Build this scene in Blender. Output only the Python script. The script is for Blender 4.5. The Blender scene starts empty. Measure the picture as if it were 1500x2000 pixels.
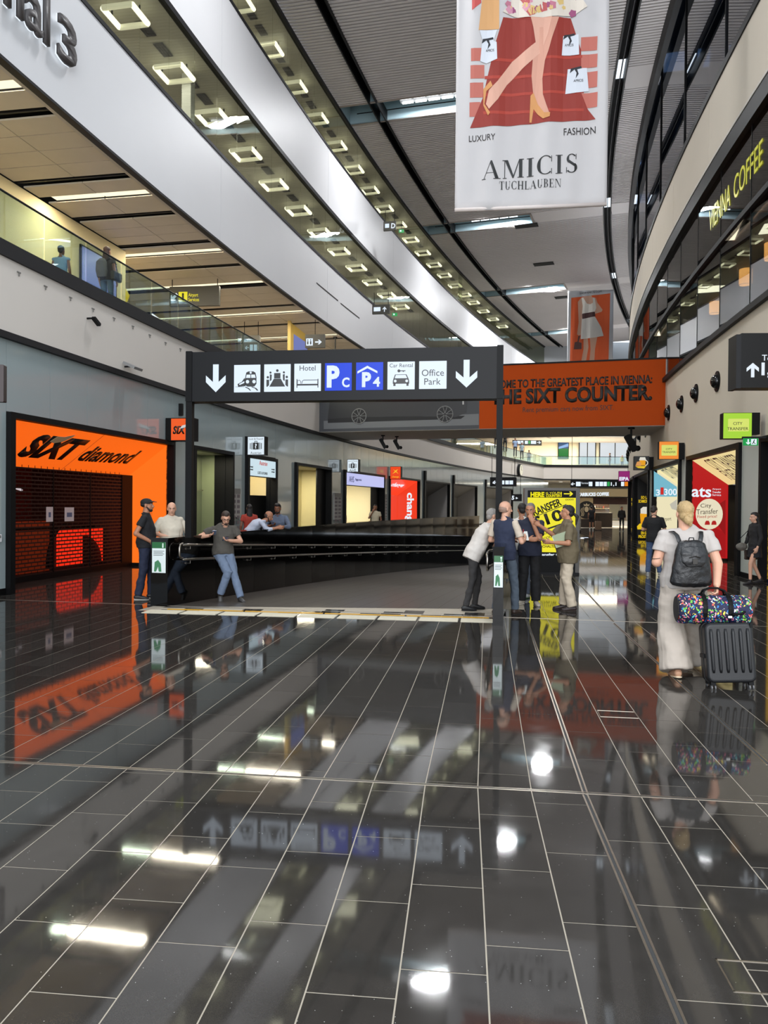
import bpy, bmesh, math, random
from mathutils import Vector, Matrix
random.seed(7)
SC = bpy.context.scene
C = SC.collection
R = math.radians
V = Vector
# ---------------------------------------------------------------- camera
FPX, EYE = 1500.0, 1.72
cam_d = bpy.data.cameras.new('camera'); cam = bpy.data.objects.new('camera', cam_d); C.objects.link(cam)
cam_d.sensor_fit = 'VERTICAL'; cam_d.sensor_height = 36; cam_d.sensor_width = 27
cam_d.lens = FPX / 2000 * 36; cam_d.clip_end = 400; cam_d.clip_start = .05
CAMM = Matrix.Translation((0, 0, EYE)) @ Matrix.Rotation(R(90 - .573), 4, 'X') @ Matrix.Rotation(R(.5), 4, 'Z')
cam.matrix_world = CAMM
SC.camera = cam
# ---------------------------------------------------------------- world and exposure
SC.view_settings.view_transform = 'Standard'; SC.view_settings.look = 'None'
SC.view_settings.exposure = 0.0; SC.view_settings.gamma = 1.0
SC.view_settings.use_curve_mapping = False
w = bpy.data.worlds.new('world'); SC.world = w; w.use_nodes = True
bg = w.node_tree.nodes['Background']; bg.inputs[0].default_value = (.80, .90, 1, 1); bg.inputs[1].default_value = 1.6
SC.cycles.max_bounces = 8; SC.cycles.diffuse_bounces = 3; SC.cycles.glossy_bounces = 4
SC.cycles.transparent_max_bounces = 12; SC.cycles.sample_clamp_indirect = 4
SC.cycles.use_denoising = True
SC.cycles.caustics_reflective = False; SC.cycles.caustics_refractive = False


def area(name, loc, sx, sy, energy, col=(1, 1, 1), rot=(0, 0, 0)):
    l = bpy.data.lights.new(name, 'AREA'); l.shape = 'RECTANGLE'; l.size = sx; l.size_y = sy
    l.energy = energy; l.color = col
    o = bpy.data.objects.new(name, l); C.objects.link(o); o.location = loc; o.rotation_euler = rot
    return o


# ---------------------------------------------------------------- pixel <-> place
def ray(px, py):
    return (CAMM.to_3x3() @ V((px - 750, 1000 - py, -FPX)))


def ground(px, py, z=0.0):
    d = ray(px, py); k = (z - EYE) / d.z
    return V((d.x * k, d.y * k, z))


def aty(px, py, Y):
    d = ray(px, py); k = Y / d.y
    return V((d.x * k, Y, EYE + d.z * k))


def zof(px, py, Y): return aty(px, py, Y).z


# ---------------------------------------------------------------- the curved hall
def XL(y): return -8.88 + .105 * y + .0023 * y * y
def dXL(y): return .105 + .0046 * y
def XR(y): return 7.10 + .045 * y + .00262 * y * y
def dXR(y): return .045 + .00524 * y


def frameL(t, off=0.0, z=0.0):
    """x: away along the west wall, y: outwards (into the shops), z up"""
    s = V((dXL(t), 1, 0)).normalized(); n = V((-s.y, s.x, 0))
    o = V((XL(t), t, 0)) + n * off
    return Matrix(((s.x, n.x, 0, o.x), (s.y, n.y, 0, o.y), (0, 0, 1, z), (0, 0, 0, 1)))


def frameR(t, off=0.0, z=0.0):
    s = -V((dXR(t), 1, 0)).normalized(); n = V((-s.y, s.x, 0))
    o = V((XR(t), t, 0)) + n * off
    return Matrix(((s.x, n.x, 0, o.x), (s.y, n.y, 0, o.y), (0, 0, 1, z), (0, 0, 0, 1)))


def chord(fr, t0, t1, z=0.0):
    """frame whose x runs from wall point t0 to wall point t1 as a straight line"""
    a = fr(t0).translation; b = fr(t1).translation
    s = (b - a).normalized(); n = V((-s.y, s.x, 0))
    return Matrix(((s.x, n.x, 0, a.x), (s.y, n.y, 0, a.y), (0, 0, 1, z), (0, 0, 0, 1))), (b - a).length


def tpx_l(px):   # wall parameter seen at a pixel column
    lo, hi = 5., 120.
    for _ in range(50):
        m = (lo + hi) / 2
        if XL(m) / m < (px - 750) / FPX: lo = m
        else: hi = m
    return lo


def tpx_r(px):
    lo, hi = 4., 60.
    for _ in range(50):
        m = (lo + hi) / 2
        if XR(m) / m > (px - 750) / FPX: lo = m
        else: hi = m
    return lo


# ---------------------------------------------------------------- materials
def lin(c):
    return tuple((x / 255 / 12.92 if x / 255 <= .04045 else ((x / 255 + .055) / 1.055) ** 2.4) for x in c)


_M = {}


def mat(name, col, rough=.5, metal=0., emit=0., ecol=None, spec=.5, coat=0., noise=0., nscale=3., bump=0., bscale=40., alpha=1.):
    if name in _M: return _M[name]
    m = bpy.data.materials.new(name); m.use_nodes = True
    nt = m.node_tree; b = nt.nodes['Principled BSDF']; L = nt.links
    c = lin(col) + (1,)
    b.inputs['Base Color'].default_value = c
    b.inputs['Roughness'].default_value = rough
    b.inputs['Metallic'].default_value = metal
    b.inputs['Specular IOR Level'].default_value = spec
    b.inputs['Coat Weight'].default_value = coat
    b.inputs['Coat Roughness'].default_value = .05
    if emit:
        b.inputs['Emission Color'].default_value = (lin(ecol) if ecol else lin(col)) + (1,)
        b.inputs['Emission Strength'].default_value = emit
    if noise or bump:
        tc = nt.nodes.new('ShaderNodeTexCoord')
    if noise:
        n = nt.nodes.new('ShaderNodeTexNoise'); n.inputs['Scale'].default_value = nscale; n.inputs['Detail'].default_value = 4
        L.new(tc.outputs['Object'], n.inputs['Vector'])
        mr = nt.nodes.new('ShaderNodeMapRange'); mr.inputs['To Min'].default_value = 1 - noise; mr.inputs['To Max'].default_value = 1 + noise
        L.new(n.outputs['Fac'], mr.inputs['Value'])
        mx = nt.nodes.new('ShaderNodeVectorMath'); mx.operation = 'SCALE'; mx.inputs[0].default_value = c[:3]
        L.new(mr.outputs['Result'], mx.inputs['Scale']); L.new(mx.outputs['Vector'], b.inputs['Base Color'])
    if bump:
        n2 = nt.nodes.new('ShaderNodeTexNoise'); n2.inputs['Scale'].default_value = bscale; n2.inputs['Detail'].default_value = 3
        L.new(tc.outputs['Object'], n2.inputs['Vector'])
        bp = nt.nodes.new('ShaderNodeBump'); bp.inputs['Strength'].default_value = bump; bp.inputs['Distance'].default_value = .01
        L.new(n2.outputs['Fac'], bp.inputs['Height']); L.new(bp.outputs['Normal'], b.inputs['Normal'])
    _M[name] = m
    return m


def lit(name, col, k=1.0):
    """a surface that gives light itself"""
    return mat(name, (0, 0, 0), rough=.3, emit=k, ecol=col, spec=.2)


def glass(name, tint=(235, 240, 240), refl=.12, rough=.0, body=0.0, bcol=(120, 130, 130), gz=.6):
    """thin architectural pane: see-through plus a Fresnel-like reflection"""
    if name in _M: return _M[name]
    m = bpy.data.materials.new(name); m.use_nodes = True
    nt = m.node_tree; nt.nodes.remove(nt.nodes['Principled BSDF']); L = nt.links
    out = nt.nodes['Material Output']
    tr = nt.nodes.new('ShaderNodeBsdfTransparent'); tr.inputs[0].default_value = lin(tint) + (1,)
    gl = nt.nodes.new('ShaderNodeBsdfGlossy'); gl.inputs['Roughness'].default_value = rough
    gl.inputs[0].default_value = (1, 1, 1, 1)
    lw = nt.nodes.new('ShaderNodeLayerWeight'); lw.inputs[0].default_value = .5
    mr = nt.nodes.new('ShaderNodeMapRange'); mr.inputs['To Min'].default_value = refl; mr.inputs['To Max'].default_value = gz
    pw = nt.nodes.new('ShaderNodeMath'); pw.operation = 'POWER'; pw.inputs[1].default_value = 3
    L.new(lw.outputs['Facing'], pw.inputs[0]); L.new(pw.outputs[0], mr.inputs['Value'])
    mx = nt.nodes.new('ShaderNodeMixShader')
    L.new(mr.outputs[0], mx.inputs[0]); L.new(tr.outputs[0], mx.inputs[1]); L.new(gl.outputs[0], mx.inputs[2])
    last = mx
    if body:
        df = nt.nodes.new('ShaderNodeBsdfDiffuse'); df.inputs[0].default_value = lin(bcol) + (1,)
        m2 = nt.nodes.new('ShaderNodeMixShader'); m2.inputs[0].default_value = body
        L.new(tr.outputs[0], m2.inputs[1]); L.new(df.outputs[0], m2.inputs[2]); L.new(m2.outputs[0], mx.inputs[1])
    L.new(last.outputs[0], out.inputs[0])
    _M[name] = m
    return m


# ---------------------------------------------------------------- mesh building
class MB:
    def __init__(s): s.v = []; s.f = []; s.m = []; s.cur = 0; s.M = Matrix()

    def add(s, vs, fs):
        k = len(s.v); s.v += [tuple(s.M @ V(p)) for p in vs]
        s.f += [tuple(i + k for i in f) for f in fs]; s.m += [s.cur] * len(fs)
        return s

    def box(s, a, b):
        x0, y0, z0 = a; x1, y1, z1 = b
        if x0 > x1: x0, x1 = x1, x0
        if y0 > y1: y0, y1 = y1, y0
        if z0 > z1: z0, z1 = z1, z0
        return s.add([(x0, y0, z0), (x1, y0, z0), (x1, y1, z0), (x0, y1, z0), (x0, y0, z1), (x1, y0, z1), (x1, y1, z1), (x0, y1, z1)],
                     [(3, 2, 1, 0), (4, 5, 6, 7), (0, 1, 5, 4), (1, 2, 6, 5), (2, 3, 7, 6), (3, 0, 4, 7)])

    def rbox(s, a, b, r=.02, n=3, axis='y'):
        """box with rounded outline, extruded along axis"""
        ax = 'xyz'.index(axis); o = [i for i in range(3) if i != ax]
        u0, u1 = sorted((a[o[0]], b[o[0]])); w0, w1 = sorted((a[o[1]], b[o[1]]))
        pts = []
        for cx, cy, st in ((u1 - r, w1 - r, 0), (u0 + r, w1 - r, 90), (u0 + r, w0 + r, 180), (u1 - r, w0 + r, 270)):
            for i in range(n + 1):
                t = R(st + 90 * i / n); pts.append((cx + r * math.cos(t), cy + r * math.sin(t)))
        return s.prism(pts, a[ax], b[ax], axis)

    def prism(s, pts, d0, d1, axis='z'):
        """polygon (2D) extruded along axis. axis y: pts are (x, z)"""
        def P(p, d):
            if axis == 'z': return (p[0], p[1], d)
            if axis == 'y': return (p[0], d, p[1])
            return (d, p[0], p[1])
        n = len(pts)
        vs = [P(p, d0) for p in pts] + [P(p, d1) for p in pts]
        fs = [tuple(range(n - 1, -1, -1)), tuple(range(n, 2 * n))] + [(i, (i + 1) % n, (i + 1) % n + n, i + n) for i in range(n)]
        return s.add(vs, fs)

    def quad(s, a, b, c, d): return s.add([a, b, c, d], [(0, 1, 2, 3)])

    def cyl(s, a, b, r, r2=None, n=12):
        return s.tube([a, b], [r, r if r2 is None else r2], n)

    def tube(s, pts, r, n=8, closed=False):
        pts = [V(p) for p in pts]; m = len(pts)
        if not isinstance(r, (list, tuple)): r = [r] * m
        vs = []; up = None
        for i, p in enumerate(pts):
            if closed: d = pts[(i + 1) % m] - pts[i - 1]
            else: d = pts[min(i + 1, m - 1)] - pts[max(i - 1, 0)]
            d.normalize()
            if up is None: up = d.orthogonal().normalized()
            up = (up - d * up.dot(d))
            up = up.normalized() if up.length > 1e-6 else d.orthogonal().normalized()
            w = d.cross(up)
            for k in range(n):
                a = 2 * math.pi * k / n
                vs.append(tuple(p + (up * math.cos(a) + w * math.sin(a)) * r[i]))
        fs = []
        for i in range(m if closed else m - 1):
            j = (i + 1) % m
            for k in range(n): fs.append((i * n + k, i * n + (k + 1) % n, j * n + (k + 1) % n, j * n + k))
        if not closed: fs += [tuple(range(n - 1, -1, -1)), tuple((m - 1) * n + k for k in range(n))]
        return s.add(vs, fs)

    def ell(s, c, r, n=14, m=10, rot=None):
        """ellipsoid"""
        c = V(c); vs = []
        Q = rot or Matrix.Identity(3)
        for i in range(1, m):
            t = math.pi * i / m
            for k in range(n):
                a = 2 * math.pi * k / n
                vs.append(tuple(c + Q @ V((r[0] * math.sin(t) * math.cos(a), r[1] * math.sin(t) * math.sin(a), r[2] * math.cos(t)))))
        vs += [tuple(c + Q @ V((0, 0, r[2]))), tuple(c - Q @ V((0, 0, r[2])))]
        T = len(vs) - 2; fs = []
        for i in range(m - 2):
            for k in range(n): fs.append((i * n + k, (i + 1) * n + k, (i + 1) * n + (k + 1) % n, i * n + (k + 1) % n))
        for k in range(n):
            fs.append((T, k, (k + 1) % n)); fs.append((T + 1, (m - 2) * n + (k + 1) % n, (m - 2) * n + k))
        return s.add(vs, fs)

    def cap(s, a, b, ra, rb=None, n=10):
        """capsule with tapered radius (a closed loft with round ends)"""
        a, b = V(a), V(b); rb = ra if rb is None else rb
        d = b - a; L = d.length
        if L < 1e-6: return s.ell(a, (ra, ra, ra))
        d /= L; pts = []; rr = []
        for k in (.15, .5, .85): pts.append(a - d * ra * math.cos(k * math.pi / 2)); rr.append(ra * math.sin(k * math.pi / 2))
        pts += [a, b]; rr += [ra, rb]
        for k in (.85, .5, .15): pts.append(b + d * rb * math.cos(k * math.pi / 2)); rr.append(rb * math.sin(k * math.pi / 2))
        return s.tube(pts, rr, n)

    def stack(s, sl, n=20, side=(1, 0, 0)):
        """loft of ellipses: sl = [(centre, rx, ry)], rings perpendicular to the path, rx along `side`"""
        P = [V(q[0]) for q in sl]; m = len(P); vs = []
        for i in range(m):
            d = (P[min(i + 1, m - 1)] - P[max(i - 1, 0)]).normalized()
            sd = sl[i][3] if len(sl[i]) > 3 else side
            x = V(sd); x = (x - d * x.dot(d)).normalized(); y = d.cross(x)
            for k in range(n):
                a = 2 * math.pi * k / n
                vs.append(tuple(P[i] + x * math.cos(a) * sl[i][1] + y * math.sin(a) * sl[i][2]))
        fs = [(i * n + k, i * n + (k + 1) % n, (i + 1) * n + (k + 1) % n, (i + 1) * n + k) for i in range(m - 1) for k in range(n)]
        fs += [tuple(range(n - 1, -1, -1)), tuple((m - 1) * n + k for k in range(n))]
        return s.add(vs, fs)

    def build(s, name, m, parent=None, smooth=False, kind=None, label=None, M=None):
        me = bpy.data.meshes.new(name); me.from_pydata(s.v, [], s.f); me.update()
        for q in (m if isinstance(m, (list, tuple)) else [m]): me.materials.append(q)
        if isinstance(m, (list, tuple)): me.polygons.foreach_set('material_index', s.m)
        if smooth: me.polygons.foreach_set('use_smooth', [True] * len(me.polygons))
        o = bpy.data.objects.new(name, me); C.objects.link(o)
        if parent: o.parent = parent
        if M is not None: o.matrix_local = M
        if kind: o['kind'] = kind
        if label: o['label'] = label
        return o


def thing(name, label, cat, M=None, group=None):
    o = bpy.data.objects.new(name, None); C.objects.link(o); o.empty_display_size = .2
    o['label'] = label; o['category'] = cat
    if group: o['group'] = group
    if M is not None:
        if isinstance(M, Matrix): o.matrix_world = M
        else: o.location = M
    return o


def tag(o, label, cat, group=None):
    o['label'] = label; o['category'] = cat
    if group: o['group'] = group
    return o


def struct(name, M=None):
    o = bpy.data.objects.new(name, None); C.objects.link(o); o['kind'] = 'structure'
    if M is not None: o.matrix_world = M
    return o


def ptag(mb, name, m, label, cat, group=None, **k):
    return tag(mb.build(name, m, **k), label, cat, group)


_TC = {}


def text_mesh(s, bold=0., depth=.004, font=None):
    key = (s, bold, depth)
    cu = bpy.data.curves.new('lettering', 'FONT'); cu.body = s; cu.size = 1; cu.extrude = 0
    cu.resolution_u = 3; cu.offset = bold; cu.align_x = 'LEFT'
    ob = bpy.data.objects.new('lettering', cu)
    me = bpy.data.meshes.new_from_object(ob)
    bpy.data.objects.remove(ob)
    return me


def text(s, parent, x, z, w=None, h=None, y=-.01, m=None, name='lettering', bold=.0, depth=.006, shear=0., ang=0., align='C', mirror=False, M=None):
    """flat lettering standing in the parent's x-z plane, facing -y; (x,z) its centre (or left edge)"""
    me = text_mesh(s, bold, depth)
    vs = [v.co.copy() for v in me.vertices]
    if not vs: return None
    for v in vs: v.x += v.y * shear
    x0 = min(v.x for v in vs); x1 = max(v.x for v in vs); y0 = min(v.y for v in vs); y1 = max(v.y for v in vs)
    sy = h / (y1 - y0) if h else w / (x1 - x0); sx = w / (x1 - x0) if w else sy
    if not h and w: sy = sx
    ca, sa = math.cos(R(ang)), math.sin(R(ang))
    W = (x1 - x0) * sx; Hh = (y1 - y0) * sy
    cx = 0 if align == 'C' else W / 2
    for i, v in enumerate(me.vertices):
        px = (vs[i].x - (x0 + x1) / 2) * sx; pz = (vs[i].y - (y0 + y1) / 2) * sy
        if mirror: px = -px
        px += cx
        qx = px * ca - pz * sa; qz = px * sa + pz * ca
        v.co = (x + qx, y, z + qz)
    bm = bmesh.new(); bm.from_mesh(me)
    if mirror: bmesh.ops.reverse_faces(bm, faces=bm.faces)
    if depth:
        r = bmesh.ops.extrude_face_region(bm, geom=bm.faces[:])
        bmesh.ops.translate(bm, verts=[e for e in r['geom'] if isinstance(e, bmesh.types.BMVert)], vec=(0, -depth, 0))
        bmesh.ops.recalc_face_normals(bm, faces=bm.faces)
    bm.to_mesh(me); bm.free()
    me.materials.clear(); me.materials.append(m)
    o = bpy.data.objects.new(name, me); C.objects.link(o); o.parent = parent
    if M is not None: o.matrix_local = M
    return o


def plate(name, x0, x1, z0, z1, m, parent, y=0., d=.01):
    return MB().box((x0, y - d, z0), (x1, y, z1)).build(name, m, parent)


def copy_tree(o, parent=None):
    kids = KIDS.get(o.name) or [c for c in bpy.data.objects if c.parent == o]
    c = o.copy(); C.objects.link(c)
    if parent: c.parent = parent
    for ch in kids: copy_tree(ch, c)
    return c


KIDS = {}


def remember(o):
    m = {}
    for c in bpy.data.objects:
        if c.parent: m.setdefault(c.parent.name, []).append(c)
    def rec(q):
        KIDS[q.name] = m.get(q.name, [])
        for c in KIDS[q.name]: rec(c)
    rec(o)

# ================================================================ trough lamps and added fill lights of the hall
Z1, Z2, Z3, ZC = 6.40, 12.40, 17.55, 20.0
HALL_LAMPS = ((20.9, 5.0, 1100), (36.4, 4.7, 1300), (51.4, 5.0, 1300), (66.8, 5.0, 3600), (82.2, 5.0, 4500))
for t, o_, e in HALL_LAMPS:
    m = frameL(t, -o_, ZC + .28)
    area('trough_light', m.translation, 3.0, .5, e, (.97, .98, 1.0), (0, 0, math.atan2(-m[0][1], -m[1][1]) + R(90)))
area('fill_behind_camera', (-.5, -9, 8), 16, 15, 3700, (.97, .98, 1), (R(84), 0, 0))  # added fill light behind the camera, brightens hall and ceiling


for i in range(7):      # added unseen fill lights at the upper east window sill, brightening the ceiling
    m = frameR(14 + i * 10.5, .02, 14.0); area('ceiling_fill', m.translation, 9, .3, 300, (.93, .96, 1), (R(180), R(18), math.atan2(-m[0][0], m[1][0]) * -1 + R(90)))


# ================================================================ helpers on surfaces
def onplane(M, px, py):
    """local (x, z) where a picture ray meets the x-z plane of frame M"""
    Mi = M.inverted(); o = Mi @ V((0, 0, EYE)); d = Mi.to_3x3() @ ray(px, py)
    k = -o.y / d.y
    return (o.x + d.x * k, o.z + d.z * k)


def poly(name, M, pts, m, parent, y=-.005, d=.004):
    q = [onplane(M, *p) for p in pts]
    return MB().prism(q, y, y - d, 'y').build(name, m, parent)


def sweep(fr, t0, t1, n, o0, o1, z0, z1):
    """box following the curved wall between offsets o0..o1 and heights z0..z1"""
    b = MB(); vs = []
    for i in range(n + 1):
        t = t0 + (t1 - t0) * i / n; M = fr(t)
        for o, z in ((o0, z0), (o1, z0), (o1, z1), (o0, z1)): vs.append(tuple(M @ V((0, o, z))))
    fs = []
    for i in range(n):
        for k in range(4):
            fs.append((i * 4 + k, i * 4 + (k + 1) % 4, i * 4 + 4 + (k + 1) % 4, i * 4 + 4 + k))
    fs += [(3, 2, 1, 0), tuple(n * 4 + k for k in range(4))]
    b.add(vs, fs)
    return b


def recalc(o):
    bm = bmesh.new(); bm.from_mesh(o.data); bmesh.ops.recalc_face_normals(bm, faces=bm.faces); bm.to_mesh(o.data); bm.free(); return o


M_ = dict(
    white=mat('white_panel', (212, 212, 214), .45, noise=.03, nscale=.6),
    cream=mat('cream_plaster', (206, 196, 180), .8, noise=.04, nscale=.8),
    fascia=mat('fascia_plaster', (205, 198, 190), .75, noise=.03, nscale=.7),
    black=mat('black_metal', (9, 9, 10), .5, spec=.15, noise=.1, nscale=5),
    dark=mat('dark_metal', (30, 30, 32), .55, spec=.2, noise=.06, nscale=3),
    cladglass=mat('grey_back_painted_glass', (150, 162, 163), .12, spec=.75, coat=.6, noise=.03, nscale=.5),
    joint=mat('dark_joint', (50, 50, 50), .8),
    slat=mat('ceiling_slat', (196, 190, 188), .5, metal=0, noise=.05, nscale=.5),
    void=mat('ceiling_void', (10, 10, 11), .9),
    recess=mat('recess_plaster', (160, 184, 192), .7, noise=.02),
    wood=mat('beige_ceiling_panel', (212, 202, 184), .5, noise=.08, nscale=1.5),
    beige=mat('beige_wall', (214, 196, 150), .8, noise=.03, nscale=.7),
    floor=None, steel=mat('brushed_steel', (190, 180, 165), .28, metal=1., noise=.05, nscale=30),
    rail=glass('rail_glass', (225, 238, 236), .10),
    upglass=glass('upper_screen_glass', (222, 224, 214), .05, gz=.30),
    granite=mat('black_granite', (7, 6, 6), .06, spec=.22, noise=.3, nscale=60),
    orange=mat('orange_lit_panel', (200, 70, 10), .5, emit=.88, ecol=(248, 104, 22)),
    screenw=lit('white_screen', (225, 238, 250), 1.0),
)


def floor_mat(name, base, seed):
    m = bpy.data.materials.new(name); m.use_nodes = True; nt = m.node_tree; L = nt.links; b = nt.nodes['Principled BSDF']
    tc = nt.nodes.new('ShaderNodeTexCoord'); oi = nt.nodes.new('ShaderNodeObjectInfo')
    vo = nt.nodes.new('ShaderNodeTexVoronoi'); vo.inputs['Scale'].default_value = 55
    ns = nt.nodes.new('ShaderNodeTexNoise'); ns.inputs['Scale'].default_value = 9; ns.inputs['Detail'].default_value = 5
    n3 = nt.nodes.new('ShaderNodeTexNoise'); n3.inputs['Scale'].default_value = 260; n3.inputs['Detail'].default_value = 2
    geo = nt.nodes.new('ShaderNodeNewGeometry')
    for n in (vo, ns, n3): L.new(geo.outputs['Position'], n.inputs['Vector'])
    lt = nt.nodes.new('ShaderNodeMath'); lt.operation = 'LESS_THAN'; lt.inputs[1].default_value = .085; L.new(vo.outputs['Distance'], lt.inputs[0])
    wn = nt.nodes.new('ShaderNodeSeparateColor'); L.new(vo.outputs['Color'], wn.inputs[0])
    g2 = nt.nodes.new('ShaderNodeMath'); g2.operation = 'GREATER_THAN'; g2.inputs[1].default_value = .86; L.new(wn.outputs[0], g2.inputs[0])
    mu = nt.nodes.new('ShaderNodeMath'); mu.operation = 'MULTIPLY'; L.new(lt.outputs[0], mu.inputs[0]); L.new(g2.outputs[0], mu.inputs[1])
    mr = nt.nodes.new('ShaderNodeMapRange'); mr.inputs['To Min'].default_value = .8; mr.inputs['To Max'].default_value = 1.25; L.new(ns.outputs['Fac'], mr.inputs['Value'])
    m3 = nt.nodes.new('ShaderNodeMapRange'); m3.inputs['To Min'].default_value = .7; m3.inputs['To Max'].default_value = 1.3; L.new(n3.outputs['Fac'], m3.inputs['Value'])
    r2 = nt.nodes.new('ShaderNodeMapRange'); r2.inputs['To Min'].default_value = .82; r2.inputs['To Max'].default_value = 1.2; L.new(oi.outputs['Random'], r2.inputs['Value'])
    p = nt.nodes.new('ShaderNodeMath'); p.operation = 'MULTIPLY'; L.new(mr.outputs[0], p.inputs[0]); L.new(m3.outputs[0], p.inputs[1])
    p2 = nt.nodes.new('ShaderNodeMath'); p2.operation = 'MULTIPLY'; L.new(p.outputs[0], p2.inputs[0]); L.new(r2.outputs[0], p2.inputs[1])
    sc = nt.nodes.new('ShaderNodeVectorMath'); sc.operation = 'SCALE'; sc.inputs[0].default_value = lin(base); L.new(p2.outputs[0], sc.inputs['Scale'])
    mx = nt.nodes.new('ShaderNodeMix'); mx.data_type = 'RGBA'; mx.inputs['B'].default_value = (.5, .5, .48, 1)
    L.new(mu.outputs[0], mx.inputs['Factor']); L.new(sc.outputs[0], mx.inputs['A']); L.new(mx.outputs['Result'], b.inputs['Base Color'])
    b.inputs['Specular IOR Level'].default_value = .62
    rr = nt.nodes.new('ShaderNodeMapRange'); rr.inputs['To Min'].default_value = .025; rr.inputs['To Max'].default_value = .07; L.new(ns.outputs['Fac'], rr.inputs['Value'])
    L.new(rr.outputs[0], b.inputs['Roughness'])
    return m


M_['floor'] = floor_mat('polished_dark_stone', (50, 47, 44), 1)
M_['grout'] = mat('pale_grout', (168, 158, 142), .7, noise=.12, nscale=14)

# ================================================================ floor
def rampL(y): return -5.15 + .0716 * y + .00407 * y * y      # west parapet, hall side face
RW = 5.37
def rampdir(y): return V((.0716 + .00814 * y, 1, 0)).normalized()
def ramp_pt(y, off):
    s = rampdir(y); return V((rampL(y), y, 0)) + V((s.y, -s.x, 0)) * off
def rampz(y): return -max(0., (y - 12.7)) * .0518


floor = struct('floor')
Y_END = 92
# sub-floor: bays either side of the ramp and one in front of it, pale where it shows as grout
b = MB()
y0r = 12.45
b.add([(-14, -8, -.0016), (16, -8, -.0016), (16, y0r - .25, -.0016), (-14, y0r + .3, -.0016)], [(0, 1, 2, 3)])
ys = [y0r + .3 + (Y_END - y0r - .3) * i / 40 for i in range(41)]
for i in range(40):
    a, c = ys[i], ys[i + 1]
    ya = a if i else y0r + .3; yb = c
    sp = [ramp_pt(ya, -.32), ramp_pt(ya, RW + .32), ramp_pt(yb, -.32), ramp_pt(yb, RW + .32)]
    wl = V((XL(ya) - 6, ya, 0)), V((XL(yb) - 6, yb, 0)); wr = V((XR(ya) + 6, ya, 0)), V((XR(yb) + 6, yb, 0))
    if a > 41.6:
        b.add([(wl[0].x, ya, -.0016), (wr[0].x, ya, -.0016), (wr[1].x, yb, -.0016), (wl[1].x, yb, -.0016)], [(0, 1, 2, 3)])
    else:
        if i == 0:
            b.add([(wl[0].x, ya, -.0016), tuple(ramp_pt(ya, 0)[:2]) + (-.0016,), tuple(ramp_pt(yb, 0)[:2]) + (-.0016,), (wl[1].x, yb, -.0016)], [(0, 1, 2, 3)])
        else:
            b.add([(wl[0].x, ya, -.0016), tuple(ramp_pt(ya, 0)[:2]) + (-.0016,), tuple(ramp_pt(yb, 0)[:2]) + (-.0016,), (wl[1].x, yb, -.0016)], [(0, 1, 2, 3)])
        b.add([tuple(ramp_pt(ya, RW)[:2]) + (-.0016,), (wr[0].x, ya, -.0016), (wr[1].x, yb, -.0016), tuple(ramp_pt(yb, RW)[:2]) + (-.0016,)], [(0, 1, 2, 3)])
# triangle slivers beside the ramp mouth
b.add([(-14, y0r + .3, -.007), (16, y0r - .25, -.007), (16, y0r + .31, -.007), (-14, y0r + .31, -.007)], [(0, 1, 2, 3)])
b.build('screed', M_['grout'], floor)


def clip(poly_, a, n):
    """keep the part of a 2D polygon where (p - a).n >= 0"""
    out = []
    for i in range(len(poly_)):
        p, q = poly_[i], poly_[(i + 1) % len(poly_)]
        dp = (p - a).dot(n); dq = (q - a).dot(n)
        if dp >= 0: out.append(p)
        if dp * dq < 0: out.append(p + (q - p) * (dp / (dp - dq)))
    return out


J = [(ground(0, 1487), ground(1500, 1568)), (ground(0, 1171), ground(1300, 1216.5)), (ground(1140, 1128), ground(1240, 1131)), None]
V2 = lambda p: V((p[0], p[1]))


def halfplane(j, sign):
    a, c = V2(j[0]), V2(j[1]); d = (c - a).normalized(); n = V((-d.y, d.x))   # n points away from the camera
    return a, n * sign


def vpdir(px): d = ray(px, 985 + .0087 * (px - 750)); return V((d.x, d.y)).normalized()


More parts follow.
